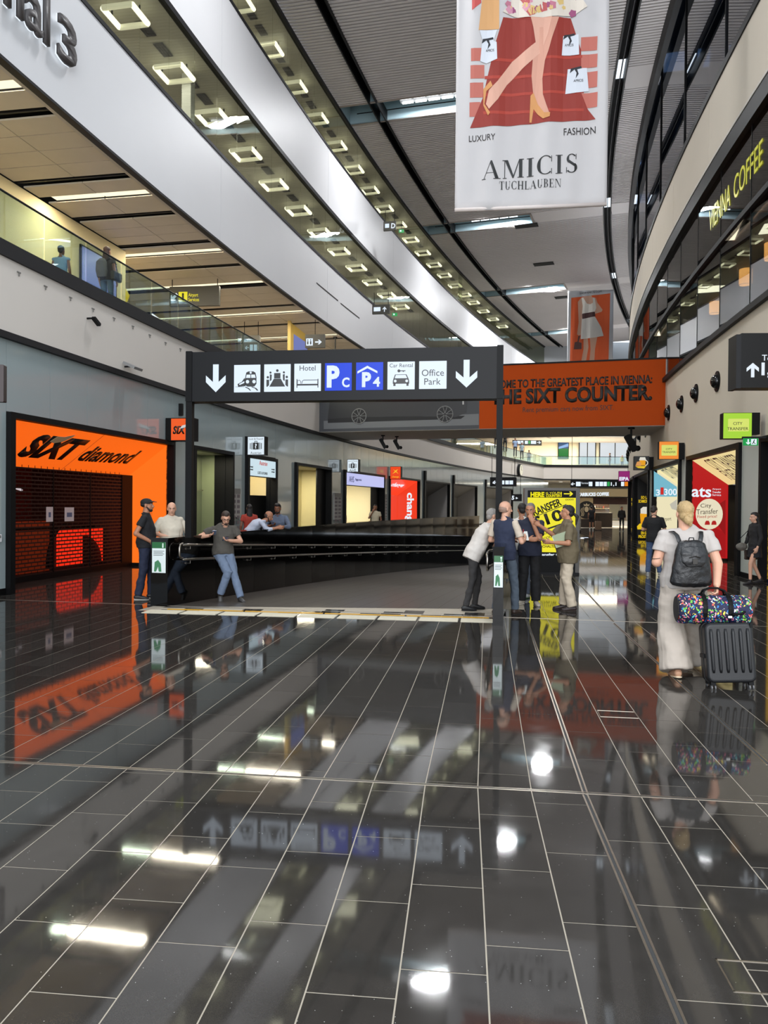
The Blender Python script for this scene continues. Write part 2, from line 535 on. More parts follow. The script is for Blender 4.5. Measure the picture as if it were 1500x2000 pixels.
TW, TL, GR = .3205, .641, .0032
Z = [dict(o=ground(1144, 1550), d=vpdir(905), hp=[halfplane(J[0], -1)], ymin=1.9),
     dict(o=ground(1144, 1550), d=vpdir(951), hp=[halfplane(J[0], 1), halfplane(J[1], -1)], ymin=3.5),
     dict(o=ground(1198, 1212), d=vpdir(968), hp=[halfplane(J[1], 1), halfplane(J[2], -1)], ymin=9),
     dict(o=ground(1160, 1150), d=vpdir(1010), hp=[halfplane(J[2], 1)], ymin=15)]
STAG = [0, .33, .66, .2, .5, .83, .1, .4, .72]
full = None; n_ind = 0; far = MB()
cells = []
for zi, z in enumerate(Z):
    o = V2(z['o']); d = z['d']; wv = V((d.y, -d.x))
    rng = range(-34, 34) if zi < 2 else range(-48, 60)
    vmax = {0: 10, 1: 14, 2: 12, 3: 62}[zi]
    for i in rng:
        st = STAG[i % 9] * TL
        for k in range(-20 if zi else -8, int(vmax / TL)):
            v0 = k * TL + st; u0 = i * TW
            P = [o + wv * (u0 + a) + d * (v0 + c) for a, c in ((GR, GR), (TW - GR, GR), (TW - GR, TL - GR), (GR, TL - GR))]
            c_ = (P[0] + P[2]) / 2
            if c_.y < z['ymin'] or c_.y > 60: continue
            if not (XL(c_.y) - 1.6 < c_.x < XR(c_.y) + 1.6): continue
            ax = c_.x / max(c_.y, .1)
            if abs(ax) > .62 and zi < 2 and c_.y > 3: continue
            if c_.y < 3.2 and abs(c_.x) > 2.0: continue
            Q = P; cut = False
            for a, n in z['hp']:
                s_ = [(p - (a + n * .012)).dot(n) for p in Q]
                if min(s_) < 0: Q = clip(Q, a + n * .012, n); cut = True
                if len(Q) < 3: break
            if len(Q) < 3: continue
            # leave the ramp open
            if c_.y > 12.2:
                s = (c_.x - rampL(c_.y)) * rampdir(c_.y).y
                if -.3 < s < RW + .3 and c_.y < 42.3: 
                    continue
            if c_.y > 11.2 and zi == 1: pass
            cells.append((c_.y, Q, cut))
cells.sort(key=lambda q: q[0])
inview = lambda q: abs(q[1][0].x / max(q[0], .1)) < .54
k_ind = 0
half = None
for y, Q, cut in cells:
    n = len(Q)
    vs = [(p.x, p.y, -.006) for p in Q] + [(p.x, p.y, 0) for p in Q]
    fs = [tuple(range(n, 2 * n))] + [(i, (i + 1) % n, (i + 1) % n + n, i + n) for i in range(n)]
    if k_ind < 290 and inview((y, Q)):
        k_ind += 1
        MB().add(vs, fs).build('floor_tile', M_['floor'], floor)
    else:
        far.add(vs, fs)
o = far.build('distant_floor_tiles', M_['floor'], floor, kind='stuff')


def strip_line(a, c, wd, name, z=.0015, two=True):
    a, c = V(a), V(c); s = (c - a).normalized(); n = V((-s.y, s.x, 0)); b = MB()
    prof = ((-wd / 2, -wd / 2 + wd * .28), (wd / 2 - wd * .28, wd / 2)) if two else ((-wd / 2, wd / 2),)
    for p, q in prof:
        b.add([tuple(a + n * p + V((0, 0, z))), tuple(a + n * q + V((0, 0, z))), tuple(c + n * q + V((0, 0, z))), tuple(c + n * p + V((0, 0, z))),
               tuple(a + n * p + V((0, 0, -.006))), tuple(a + n * q + V((0, 0, -.006))), tuple(c + n * q + V((0, 0, -.006))), tuple(c + n * p + V((0, 0, -.006)))],
              [(0, 1, 2, 3), (0, 4, 5, 1), (1, 5, 6, 2), (2, 6, 7, 3), (3, 7, 4, 0)])
    o = b.build(name, M_['steel'], floor); recalc(o)
    m = MB().add([tuple(a - n * wd * .2 + V((0, 0, .0005))), tuple(a + n * wd * .2 + V((0, 0, .0005))), tuple(c + n * wd * .2 + V((0, 0, .0005))), tuple(c - n * wd * .2 + V((0, 0, .0005)))], [(0, 1, 2, 3)])
    if two: recalc(m.build('joint_seal', M_['joint'], floor))


strip_line(J[0][0] - (J[0][1] - J[0][0]) * .1, J[0][1] + (J[0][1] - J[0][0]) * .3, .032, 'expansion_strip')
strip_line(J[1][0] - (J[1][1] - J[1][0]) * .02, J[1][1] + (J[1][1] - J[1][0]) * .1, .03, 'expansion_strip')
strip_line(ground(1345, 2030), ground(1143, 1552), .036, 'expansion_strip')
strip_line(ground(1143, 1549), ground(1029, 1211), .036, 'expansion_strip')
strip_line(ground(1502, 1494), ground(1199, 1217), .04, 'expansion_strip')
strip_line(ground(1198, 1214), ground(1105, 1112), .04, 'expansion_strip')
# small service hatches let into the stone
for px, py, s_, rt in ((1206, 1395, .30, 7.6), (1500, 1910, .30, 6)):
    g = ground(px, py); b = MB(); q = .006; hx, hy = .155, .1
    b.M = Matrix.Translation(g) @ Matrix.Rotation(R(-rt), 4, 'Z')
    for x0, y0_, x1, y1 in ((-hx, -hy, hx, -hy + q), (-hx, hy - q, hx, hy), (-hx, -hy, -hx + q, hy), (hx - q, -hy, hx, hy)): b.box((x0, y0_, -.004), (x1, y1, .0025))
    b.build('hatch_frame', M_['steel'], floor)

# tactile paving and yellow line before the ramp
ta, tb = ground(283, 1194), ground(979, 1213.5)
Mt = Matrix.Translation(ta) @ Matrix.Rotation(math.atan2(tb.y - ta.y, tb.x - ta.x), 4, 'Z'); LT = (tb - ta).length
tact = mat('tactile_cream_stone', (196, 188, 168), .6, noise=.15, nscale=20)
NT = 9
for i in range(NT):
    b = MB(); b.M = Mt; x0 = i * LT / NT + .02; x1 = (i + 1) * LT / NT - .02
    b.box((x0, -.17, 0), (x1, .17, .006))
    for k in range(8):
        yy = -.15 + k * .04; b.box((x0 + .01, yy, .006), (x1 - .01, yy + .02, .010))
    b.build('tactile_slab', tact, floor)
yl = mat('yellow_line_paint', (214, 160, 40), .5, noise=.1)
for i in range(4):
    b = MB(); b.M = Mt; b.box((.25 + i * (LT - .4) / 4, .27, 0), (.24 + (i + 1) * (LT - .4) / 4 - .02, .33, .006)); b.build('yellow_line', yl, floor)

# ================================================================ ramp
ramp = struct('floor_ramp')
ramp_m = mat('ramp_dark_paving', (74, 68, 62), .32, noise=.08, nscale=5, bump=.05, bscale=200)
b = MB(); ys = [12.25 + (42.5 - 12.25) * i / 60 for i in range(61)]
vs = []
for y in ys:
    for o_ in (-.02, RW + .02):
        p = ramp_pt(y, o_); vs.append((p.x, p.y, rampz(y) - .002 if y > 12.6 else -.003))
b.add(vs, [(i * 2, i * 2 + 1, i * 2 + 3, i * 2 + 2) for i in range(60)])
recalc(b.build('ramp_paving', ramp_m, ramp))
jm = mat('ramp_joint', (120, 112, 100), .8)
b = MB()
for k in range(1, 16):
    off = RW * k / 16
    for i in range(30):
        p0, p1 = ramp_pt(13 + i * .9, off), ramp_pt(13.9 + i * .9, off)
        z0, z1 = rampz(13 + i * .9) + .0005, rampz(13.9 + i * .9) + .0005
        s = (p1 - p0).normalized(); n = V((-s.y, s.x, 0)) * .0035
        b.add([tuple(p0 - n + V((0, 0, z0))), tuple(p0 + n + V((0, 0, z0))), tuple(p1 + n + V((0, 0, z1))), tuple(p1 - n + V((0, 0, z1)))], [(0, 1, 2, 3)])
b.build('ramp_joints', jm, ramp, kind='stuff')
ew = struct('wall_ramp_end_added'); q0, q1 = ramp_pt(42.4, -.5), ramp_pt(42.4, RW + .5)  # added dark wall, keeps open sky out of the granite reflections
MB().add([(q0.x, q0.y, -3), (q1.x, q1.y, -3), (q1.x, q1.y, -.01), (q0.x, q0.y, -.01), (q0.x, q0.y + .2, -3), (q1.x, q1.y + .2, -3), (q1.x, q1.y + .2, -.01), (q0.x, q0.y + .2, -.01)], [(0, 1, 2, 3), (3, 2, 6, 7), (7, 6, 5, 4)]).build('added_end_wall', M_['granite'], ew)
PT = 1.13   # parapet height above the hall floor


def parapet(name, offa, offb, ya, yb, n, label, endface):
    root = struct(name)
    seg = (yb - ya) / n
    for i in range(n):
        a = ya + seg * i + .003; c = ya + seg * (i + 1) - .003
        P = [ramp_pt(a, offa), ramp_pt(a, offb), ramp_pt(c, offb), ramp_pt(c, offa)]
        zb = min(rampz(c), rampz(a)) - .25
        vs = [(p.x, p.y, zb) for p in P] + [(p.x, p.y, PT - .03) for p in P]
        o = MB().add(vs, [(3, 2, 1, 0), (4, 5, 6, 7), (0, 1, 5, 4), (1, 2, 6, 5), (2, 3, 7, 6), (3, 0, 4, 7)]).build('granite_panel', M_['granite'], root); recalc(o)
    b = MB(); vs = []
    m = 40; e = .015
    for i in range(m + 1):
        y = ya - .01 + (yb - ya + .01) * i / m
        for o_, z in ((offa - e, PT - .03), (offb + e, PT - .03), (offb + e, PT), (offa - e, PT)):
            p = ramp_pt(y, o_); vs.append((p.x, p.y, z))
    fs = [(i * 4 + k, i * 4 + (k + 1) % 4, i * 4 + 4 + (k + 1) % 4, i * 4 + 4 + k) for i in range(m) for k in range(4)]
    fs += [(3, 2, 1, 0), tuple(m * 4 + k for k in range(4))]
    recalc(b.add(vs, fs).build('coping', M_['granite'], root))
    return root


wl = parapet('wall_ramp_west', -.30, 0, 12.72, 42.6, 15, '', 0)
wr = parapet('wall_ramp_east', RW, RW + .15, 11.85, 42.6, 15, '', 0)
# handrails along the west parapet
steel2 = mat('satin_handrail', (150, 144, 136), .3, metal=1.)
rl = thing('handrail', 'double satin steel handrail fixed along the inside of the black ramp wall', 'handrail', ramp_pt(12.72, 0))
O = -ramp_pt(12.72, 0)
for hgt in (1.02, .77):
    pts = []
    for i in range(38):
        y = 13.1 + i * .75; p = ramp_pt(y, .09); pts.append(p + O + V((0, 0, rampz(y) + hgt)))
    MB().tube(pts, .021, 8).build('rail', steel2, rl, smooth=True)
p = ramp_pt(13.1, .09) + O
arc = [p + V((0, 0, 1.02)), p + V((-.02, -.08, 1.005)), p + V((-.025, -.12, .96)), p + V((-.025, -.12, .83)), p + V((-.02, -.08, .785)), p + V((0, 0, .77))]
MB().tube(arc, .021, 8).build('rail_return', steel2, rl, smooth=True)
for i in range(16):
    y = 13.4 + i * 1.45
    for hgt in (1.02, .77):
        a = ramp_pt(y, 0) + O + V((0, 0, rampz(y) + hgt - .07)); c = ramp_pt(y, .09) + O + V((0, 0, rampz(y) + hgt - .07))
        MB().tube([a, c, c + V((0, 0, .055))], .007, 6).cyl(a, a + (c - a) * .15, .022).build('bracket', steel2, rl)
# second pair on the east side (just its near return shows)
re_ = thing('handrail', 'steel handrail return at the east end of the ramp mouth beside the standing group', 'handrail', ramp_pt(12.1, RW))
O2 = -ramp_pt(12.1, RW)
for hgt in (1.02, .77):
    MB().tube([ramp_pt(12.2 + i * .75, RW - .09) + O2 + V((0, 0, rampz(12.2 + i * .75) + hgt)) for i in range(30)], .021, 8).build('rail', steel2, re_, smooth=True)
p = ramp_pt(12.2, RW - .09) + O2
MB().tube([p + V((0, 0, 1.02)), p + V((-.02, -.08, 1.0)), p + V((-.02, -.12, .95)), p + V((-.02, -.12, .83)), p + V((-.01, -.08, .785)), p + V((0, 0, .77))], .021, 8).build('rail_return', steel2, re_, smooth=True)


def notice(M, x0, x1, z0, z1, label):
    t = thing('notice', label, 'notice', M)
    plate('board', x0, x1, z0, z1, mat('notice_white', (214, 222, 220), .35), t, 0, .008)
    plate('green_header', x0, x1, z1 - (z1 - z0) * .2, z1, mat('notice_green', (24, 92, 46), .35), t, -.008, .002)
    w_ = x1 - x0; g = mat('notice_ink', (50, 60, 60), .6); gg = mat('notice_figure', (60, 120, 80), .6)
    b = MB()
    for k in range(4): b.box((x0 + w_ * .1, -.0095, z1 - (z1 - z0) * (.30 + .045 * k)), (x1 - w_ * (.2 if k % 2 else .1), -.008, z1 - (z1 - z0) * (.285 + .045 * k)))
    b.build('small_print', g, t)
    b = MB(); cx = (x0 + x1) / 2
    b.prism([(x0 + w_ * .15, z0 + .02), (x0 + w_ * .2, z0 + (z1 - z0) * .35), (x0 + w_ * .45, z0 + (z1 - z0) * .42), (x0 + w_ * .65, z0 + (z1 - z0) * .3), (x0 + w_ * .7, z0 + .02), (x0 + w_ * .5, z0 + .02), (x0 + w_ * .45, z0 + (z1 - z0) * .2), (x0 + w_ * .3, z0 + .02)], -.0095, -.008, 'y')
    b.build('escalator_figure', gg, t)
    b = MB(); b.ell((x1 - w_ * .2, -.011, z1 - (z1 - z0) * .06), (.014, .001, .014), 10, 6).box((x1 - w_ * .25, -.0115, z1 - (z1 - z0) * .18), (x1 - w_ * .15, -.010, z1 - (z1 - z0) * .09)); b.build('person_pictogram', mat('notice_mark', (200, 220, 205), .5), t)
    return t


a, c = ramp_pt(12.72, -.30), ramp_pt(12.72, 0)
s = (c - a).normalized(); Mn = Matrix(((s.x, -s.y, 0, a.x), (s.y, s.x, 0, a.y), (0, 0, 1, 0), (0, 0, 0, 1)))
notice(Mn @ Matrix.Translation((0, -.002, 0)), .03, .27, .55, 1.06, 'white and green instruction notice on the west parapet end')
a, c = ramp_pt(11.85, RW), ramp_pt(11.85, RW + .15)
s = (c - a).normalized(); Mn = Matrix(((s.x, -s.y, 0, a.x), (s.y, s.x, 0, a.y), (0, 0, 1, 0), (0, 0, 0, 1)))
notice(Mn @ Matrix.Translation((0, -.002, 0)), .012, .138, .55, 1.0, 'small white and green notice on the east parapet end behind standing men')

# ================================================================ west (left) side of the hall
SHOPS_L = [(14.1, 20.7), (21.8, 24.6), (25.7, 28.4), (30.4, 34.7), (36.6, 43.2), (44.2, 50.5), (51.5, 57.8), (58.7, 65.5), (68, 77)]
ZF = 3.35
wall_l = struct('wall_west')
PAN = []
t = 12.15
cuts = []
def wall_panels(root, fr, t0, t1, z0, z1, m, name='glass_panel', step=1.42, thick=.03, recess=0.):
    L_ = t1 - t0; n = max(1, round(L_ / step))
    for i in range(n):
        a, c = t0 + L_ * i / n, t0 + L_ * (i + 1) / n
        M, l = chord(fr, a, c)
        if fr is frameR: M, l = chord(fr, c, a)
        MB().box((.006, recess, z0), (l - .006, recess + thick, z1)).build(name, m, root, M=M)


# panels above the openings and full height between them
grid = [7.5, 9.1, 10.7, 12.4]
prev = 12.4
wall_panels(wall_l, frameL, 7.5, 14.1, .12, 4.68, M_['cladglass'])
for i, (a, c) in enumerate(SHOPS_L):
    wall_panels(wall_l, frameL, a, c, ZF + .02, 4.68, M_['cladglass'])
    nx = SHOPS_L[i + 1][0] if i + 1 < len(SHOPS_L) else 90
    wall_panels(wall_l, frameL, c, nx, .12, 4.68, M_['cladglass'])
# dark backing strip, with holes where the shop fronts are
for i, (a, c) in enumerate([(7.5, 7.6)] + SHOPS_L):
    nx = SHOPS_L[i][0] if i < len(SHOPS_L) else 90
    sweep(frameL, c, nx, 8, .035, .12, 0, 4.7).build('backing', M_['joint'], wall_l)
    if i: sweep(frameL, a, c, 6, .035, .12, ZF - .05, 4.7).build('backing', M_['joint'], wall_l)
sk = struct('baseboard_west')
for i, (a, c) in enumerate([(7.5, 7.6)] + SHOPS_L):
    nx = SHOPS_L[i][0] if i < len(SHOPS_L) else 90
    sweep(frameL, c, nx, 6, -.01, .06, 0, .12).build('skirting', M_['black'], sk)
tr = struct('trim_west')
recalc(sweep(frameL, 6, 90, 60, -.10, .3, 4.68, 4.80).build('edge_trim', M_['dark'], tr))
recalc(sweep(frameL, 6, 90, 60, -.06, .3, 4.80, 6.14).build('slab_fascia', M_['fascia'], tr))
recalc(sweep(frameL, 6, 90, 60, -.12, .4, 6.14, 6.42).build('dark_fascia', M_['dark'], tr))
# upper floor 1: slab, corridor wall, ceiling
lv1 = struct('floor_gallery')
recalc(sweep(frameL, 6, 90, 50, .1, 16, 6.0, 6.12).build('slab', M_['fascia'], lv1))
recalc(sweep(frameL, 6, 90, 50, .3, 16, 6.12, 6.3).build('carpeted_slab', mat('gallery_floor', (120, 112, 104), .4), lv1))
gw = struct('wall_gallery')
recalc(sweep(frameL, 6, 24.0, 16, 3.4, 3.6, 6.3, 9.75).build('plaster', M_['beige'], gw))
recalc(sweep(frameL, 23.9, 24.0, 1, 3.4, 12, 6.3, 9.75).build('plaster_return', M_['beige'], gw))
recalc(sweep(frameL, 24, 92, 40, 14, 14.2, 6.3, 9.75).build('rear_plaster', mat('rear_gallery_wall', (150, 138, 112), .8), gw))
# gallery balustrade, pane by pane
bal = thing('balustrade', 'frameless glass balustrade on the curved white gallery edge above the rental shop', 'balustrade', frameL(20, 0, 6.42))
BI = bal.matrix_world.inverted()
t = 8.0; k = 0
while t < 88:
    st = 1.45
    a, l = chord(frameL, t + .02, t + st - .02)
    MB().box((0, .02, 6.30), (l, .035, 7.34)).build('glass_pane', M_['rail'], bal, M=BI @ a)
    t += st; k += 1
pts = [BI @ (frameL(8 + i * 1.6) @ V((0, .028, 7.36))) for i in range(51)]
MB().tube(pts, .022, 6).build('top_rail', M_['dark'], bal, smooth=True)

# ceilings over the gallery: beige boards across, dark slots, lamps
cg = struct('ceiling_gallery')
slots = [12.6, 15.9, 19.0, 21.4, 23.7, 26.0, 28.4, 31.2, 34.2, 37.4, 40.6, 44, 47.5]
lights = [14.9, 20.0, 24.5, 28.0, 32.2, 36.6, 41.5, 46.5]
lamp_w = lit('warm_tube_diffuser', (255, 244, 205), 1.25)
tt = 9.0
edges = sorted(set([9.0, 52.0] + slots + lights))
def cross(fr, ta, tb, o0, o1, z0, z1):
    """bar lying across: from offset o0 to o1, ta..tb along the wall"""
    M = fr((ta + tb) / 2); h = (tb - ta) / 2 * math.sqrt(1 + dXL((ta + tb) / 2) ** 2)
    b = MB(); b.M = M; b.box((-h, o0, z0), (h, o1, z1)); return b


marks = []
for s_ in slots: marks.append((s_ - .17, s_ + .17, 'slot'))
for l_ in lights: marks.append((l_ - .17, l_ + .17, 'light'))
marks.sort(); cur = 9.0
for a, c, kind in marks + [(52, 52, 'end')]:
    n = max(1, round((a - cur) / .75)); st = (a - cur) / n
    for i in range(n):
        for (o0, o1) in ((.13, 1.7), (1.72, 3.38)) if cur < 23.5 else ((.13, 1.7), (1.72, 4.7), (4.72, 7.7), (7.72, 13.9)):
            if a - cur > .1: cross(frameL, cur + st * i + .012, cur + st * (i + 1) - .012, o0, o1, 9.78, 9.82).build('ceiling_board', M_['wood'], cg)
    if kind == 'slot': cross(frameL, a + .02, c - .02, .13, 3.38 if a < 23.5 else 13.9, 9.9, 9.94).build('slot_liner', M_['void'], cg)
    if kind == 'slot':
        cross(frameL, a + .1, a + .15, .13, 3.38 if a < 23.5 else 13.9, 9.79, 9.9).build('slot_rail', M_['dark'], cg)
    cur = c
recalc(sweep(frameL, 6, 90, 40, .1, 16, 9.95, 10.0).build('soffit_slab', M_['void'], cg))
recalc(sweep(frameL, 52, 90, 20, .13, 13.9, 9.78, 9.82).build('far_soffit', M_['wood'], cg))
for l_ in lights:
    t_ = thing('ceiling_lamp', 'long warm strip lamp let into the beige gallery ceiling', 'lamp', frameL(l_, 0, 9.8), 'strip lamps in the gallery ceiling')
    o0, o1 = (.25, 3.1) if l_ < 23 else (.25, 8.5)
    segs = ((o0, (o0 + o1) / 2 - .02), ((o0 + o1) / 2 + .02, o1))
    for a, c in segs: MB().box((-.15, a, 0.02), (.15, c, .05)).build('diffuser', lamp_w, t_)
    MB().box((-.18, o0 - .03, .05), (.18, o1 + .03, .09)).box((-.18, o0 - .03, 0), (-.155, o1 + .03, .05)).box((.155, o0 - .03, 0), (.18, o1 + .03, .05)).build('housing', M_['void'], t_)
for t_ in lights:
    m = frameL(t_, 1.65 if t_ < 23 else 4.2, 9.79)
    area('gallery_lamp', m.translation, 2.8 if t_ < 23 else 8, .26, 190 if t_ < 23 else 330, (1, .91, .72), (0, 0, math.atan2(m[1][1], m[0][1])))


# white parapet bands and the two glazed upper galleries
def band(name, z0, z1):
    s_ = struct(name)
    t_ = 6.0; k = 0
    while t_ < 90:
        st = 10.5 if t_ > 12 else 7.2
        a = sweep(frameL, t_ + .006, min(t_ + st, 91) - .006, 8, 0, .12, z0, z1); recalc(a.build('parapet_panel', M_['white'], s_)); t_ += st
    recalc(sweep(frameL, 6, 91, 60, .02, .3, z0 - .001, z0 + .1).build('parapet_return', M_['fascia'], s_))
    return s_


band('wall_band_lower', 9.75, 12.36)
band('wall_band_upper', 14.92, 17.47)
tb_ = struct('trim_bands')
for z0, z1 in ((9.69, 9.75), (12.36, 12.46), (14.76, 14.92), (17.47, 17.57), (19.86, 20.0)):
    recalc(sweep(frameL, 6, 91, 60, -.03, .14, z0, z1).build('edge_trim', M_['dark'], tb_))
cu_ = struct('ceiling_upper')
olive = mat('olive_panel_ceiling', (168, 165, 154), .5, noise=.04, nscale=.6)
for z0, z1 in ((12.3, 14.9), (17.4, 19.98)):
    recalc(sweep(frameL, 6, 91, 60, .12, 5.2, z1, z1 + .08).build('gallery_ceiling', olive, cu_))
    recalc(sweep(frameL, 6, 91, 60, .12, 5.2, z0 - .15, z0).build('gallery_floor', M_['fascia'], cu_))
    recalc(sweep(frameL, 6, 91, 60, 5.0, 5.2, z0, z1).build('gallery_back_wall', mat('gallery_back', (150, 148, 135), .8), cu_))
scr = struct('window_1'); k = 0
for z0, z1 in ((12.46, 14.78), (17.57, 19.87)):
    t_ = 10.0
    while t_ < 60:
        a, l = chord(frameL, t_ + .008, t_ + 1.5 - .008)
        MB().box((0, .05, z0), (l, .062, z1)).build('glass_pane', M_['upglass'], scr, M=a); t_ += 1.5
    recalc(sweep(frameL, 60.0, 90, 20, .05, .062, z0, z1).build('far_glazing', M_['upglass'], scr))


def ring_lamp(M, label, grp):
    t_ = thing('ring_lamp', label, 'lamp', M, grp)
    s_, q = .42, .075
    P = [(-s_, -s_, 0), (s_, -s_, 0), (s_, s_, 0), (-s_, s_, 0)]
    for i in (0, 2):
        MB().tube([P[i], P[(i + 1) % 4]], q, 8).build('tube', RL_, t_, smooth=True)
    for i in (1, 3):
        MB().tube([P[i], P[(i + 1) % 4]], q, 8).build('end_tube', RL2_, t_, smooth=True)
    MB().box((-.015, -.42, .05), (.015, -.38, .24)).box((-.015, .38, .05), (.015, .42, .24)).build('hanger', M_['dark'], t_)
    return t_


RL_ = lit('ring_tube_light', (250, 246, 222), 3.5); RL2_ = mat('ring_tube_end', (215, 212, 195), .4, emit=.8, ecol=(250, 246, 222))
vent_m = mat('dark_vent', (38, 38, 36), .6)
lo1 = [20.3, 23.0, 25.6, 28.3, 31.0, 33.7, 36.4, 39.1, 41.8, 44.5, 47.2, 50]
lo2 = [27.6, 30.4, 33.1, 35.8, 38.5, 41.2, 43.9, 46.6, 49.3, 52, 54.7, 57.4, 60, 62.8, 65.5, 68, 71, 74, 77]
for ts, zc, lab in ((lo1, 14.88, 'square ring lamp under the ceiling of the lower glazed gallery'), (lo2, 19.96, 'square ring lamp under the ceiling of the topmost glazed gallery')):
    for i, t_ in enumerate(ts):
        ring_lamp(frameL(t_, 1.2, zc - .25), lab, 'square ring lamps, ' + ('lower' if zc < 16 else 'upper') + ' glazed gallery')
        for d_ in (.95, 1.85):
            if i % 1 == 0:
                v_ = thing('ceiling_vent', 'dark slotted air vent between ring lamps of the ' + ('lower' if zc < 16 else 'topmost') + ' glazed gallery', 'vent', frameL(t_ + d_ + (.0 if d_ < 1 else .08), 1.15, zc), 'gallery ceiling vents, ' + ('lower' if zc < 16 else 'upper'))
                MB().box((-.33, -.15, -.02), (.33, .15, 0)).build('plate', vent_m, v_)
                b = MB()
                for q in range(4): b.box((-.31, -.13 + q * .075, -.03), (.31, -.10 + q * .075, -.02))
                b.build('louvre', M_['black'], v_)
for t_, z_ in ((22, 14.6), (30, 14.6), (40, 14.6), (52, 14.6), (30, 19.7), (40, 19.7), (52, 19.7), (66, 19.7)):
    area('gallery_lamp', frameL(t_, 2.4, z_).translation, 4, 2, 150, (1, .96, .86))
# second row further in, small in the picture
for t_ in (34, 37, 40, 43, 46, 49):
    ring_lamp(frameL(t_, 3.4, 14.63), 'square ring lamp in the rear row of the lower glazed gallery', 'rear ring lamps, lower gallery')
cl = struct('column_gallery'); b = MB(); b.M = frameL(23.6, .9); b.box((-.14, 0, 12.3), (.14, .3, 14.9)); b.build('post', M_['white'], cl)

# ================================================================ the hall ceiling: dark slats, light troughs
ce = struct('ceiling')
TR = [(20.2, 21.6), (35.6, 37.2), (50.6, 52.2), (66, 67.6), (81.5, 83)]
GAP0, GAP1 = -1.45, -1.85


def hallw(t):  # clear width seen from wall L at t, along its normal
    M = frameL(t); lo, hi = 8., 20.
    for _ in range(30):
        m = (lo + hi) / 2; p = M @ V((0, -m, 0))
        if p.x < XR(p.y): lo = m
        else: hi = m
    return lo


b = MB(); t_ = 17.0; wcache = []
sl = .105
def in_tr(t): return any(a - .05 < t < c + .05 for a, c in TR)
bs = MB()
while t_ < 89:
    if not in_tr(t_):
        M = frameL(t_); W = hallw(t_)
        b.M = M; h = .055
        for o0, o1 in ((0, GAP0), (GAP1, -W + 1.75), (-W + 1.25, -W + .1)):
            b.box((-h, o1, ZC), (h, o0, ZC + .10))
    t_ += .185
b.build('slat', M_['slat'], ce, kind='stuff')
TRX = []
cur = 14.0
for a, c in TR + [(90, 90)]:
    recalc(sweep(frameL, cur, a, 16, .2, -17, ZC + .45, ZC + .5).build('upper_deck', M_['void'], ce)); cur = c
for a, c in TR:
    M = frameL((a + c) / 2); W = hallw((a + c) / 2); h = (c - a) / 2 * math.sqrt(1 + dXL(a) ** 2); We = 7.0
    b = MB(); b.M = M
    b.box((-h - .03, -We, ZC - .02), (-h, 0, ZC + 1.3)).box((h, -We, ZC - .02), (h + .03, 0, ZC + 1.3)).box((-h, -We - .03, ZC), (h, -We, ZC + 1.3)).box((-h, 0, ZC), (h, .03, ZC + 1.3)).box((-h, -We, ZC + 1.3), (h, 0, ZC + 1.33))
    b.build('light_trough', M_['recess'], ce)
    b = MB(); b.M = M; b.box((-h, -W + 1.75, ZC + .01), (h, -We - .03, ZC + .1)).box((-h, -W, ZC + .01), (h, -W + 1.25, ZC + .1)).build('trough_infill', M_['slat'], ce, kind='stuff')
    # metal edge
    b = MB(); b.M = M; b.box((-h - .1, -We - .08, ZC - .03), (-h, 0, ZC + .02)).box((h, -We - .08, ZC - .03), (h + .1, 0, ZC + .02)).box((-h - .1, -We - .12, ZC - .03), (h + .1, -We, ZC + .02)).build('trough_edge', mat('trough_rim', (140, 130, 122), .5), ce)
# continuous black service slots with their rails
gp = struct('ceiling_slot')
recalc(sweep(frameL, 14, 90, 60, -1.45, -1.50, ZC - .12, ZC + .45).build('slot_side', M_['black'], gp))
recalc(sweep(frameL, 14, 90, 60, -1.80, -1.85, ZC - .12, ZC + .45).build('slot_side', M_['black'], gp))
def frH(t): 
    M = frameL(t); W = hallw(t); return M @ Matrix.Translation((0, -W, 0))
recalc(sweep(frH, 16, 90, 60, 1.25, 1.31, ZC - .1, ZC + .45).build('slot_side', M_['black'], gp))
recalc(sweep(frH, 16, 90, 60, 1.68, 1.75, ZC - .1, ZC + .45).build('slot_side', M_['black'], gp))
recalc(sweep(frH, 16, 90, 60, 1.46, 1.50, ZC - .02, ZC + .1).build('slot_rail', M_['dark'], gp))
recalc(sweep(frH, 14, 90, 60, 0, .22, ZC - .7, ZC + .1).build('edge_beam', M_['black'], gp))
# trough lamps: two rows of tubes
lw_ = lit('cool_tube', (248, 252, 255), 3.2)
for i, (a, c) in enumerate(TR):
    o0 = -2.65 if i == 1 else -3.0
    t_ = thing('trough_lamp', ['cool white tube lamp out of view in a ceiling trough', 'bright bank of white tubes in the trough beside the large banner', 'bright bank of white tubes in the trough just under the large banner', 'white tube bank in the third ceiling trough from the large banner', 'white tube bank beside the far orange banner'][i], 'lamp', frameL((a + c) / 2, o0 - 1.8, ZC + .35), 'tube banks in the ceiling troughs')
    for r_ in (-.2, .2):
        for q in range(5):
            MB().cyl((r_, -1.3 + q * .62, 0), (r_, -1.3 + q * .62 + .52, 0), .045, n=8).build('tube', lw_, t_)
    MB().box((-.32, -1.4, .06), (.32, 1.8, .1)).box((-.01, -1.4, .1), (.01, -1.38, .95)).box((-.01, 1.7, .1), (.01, 1.72, .95)).build('tray', M_['white'], t_)
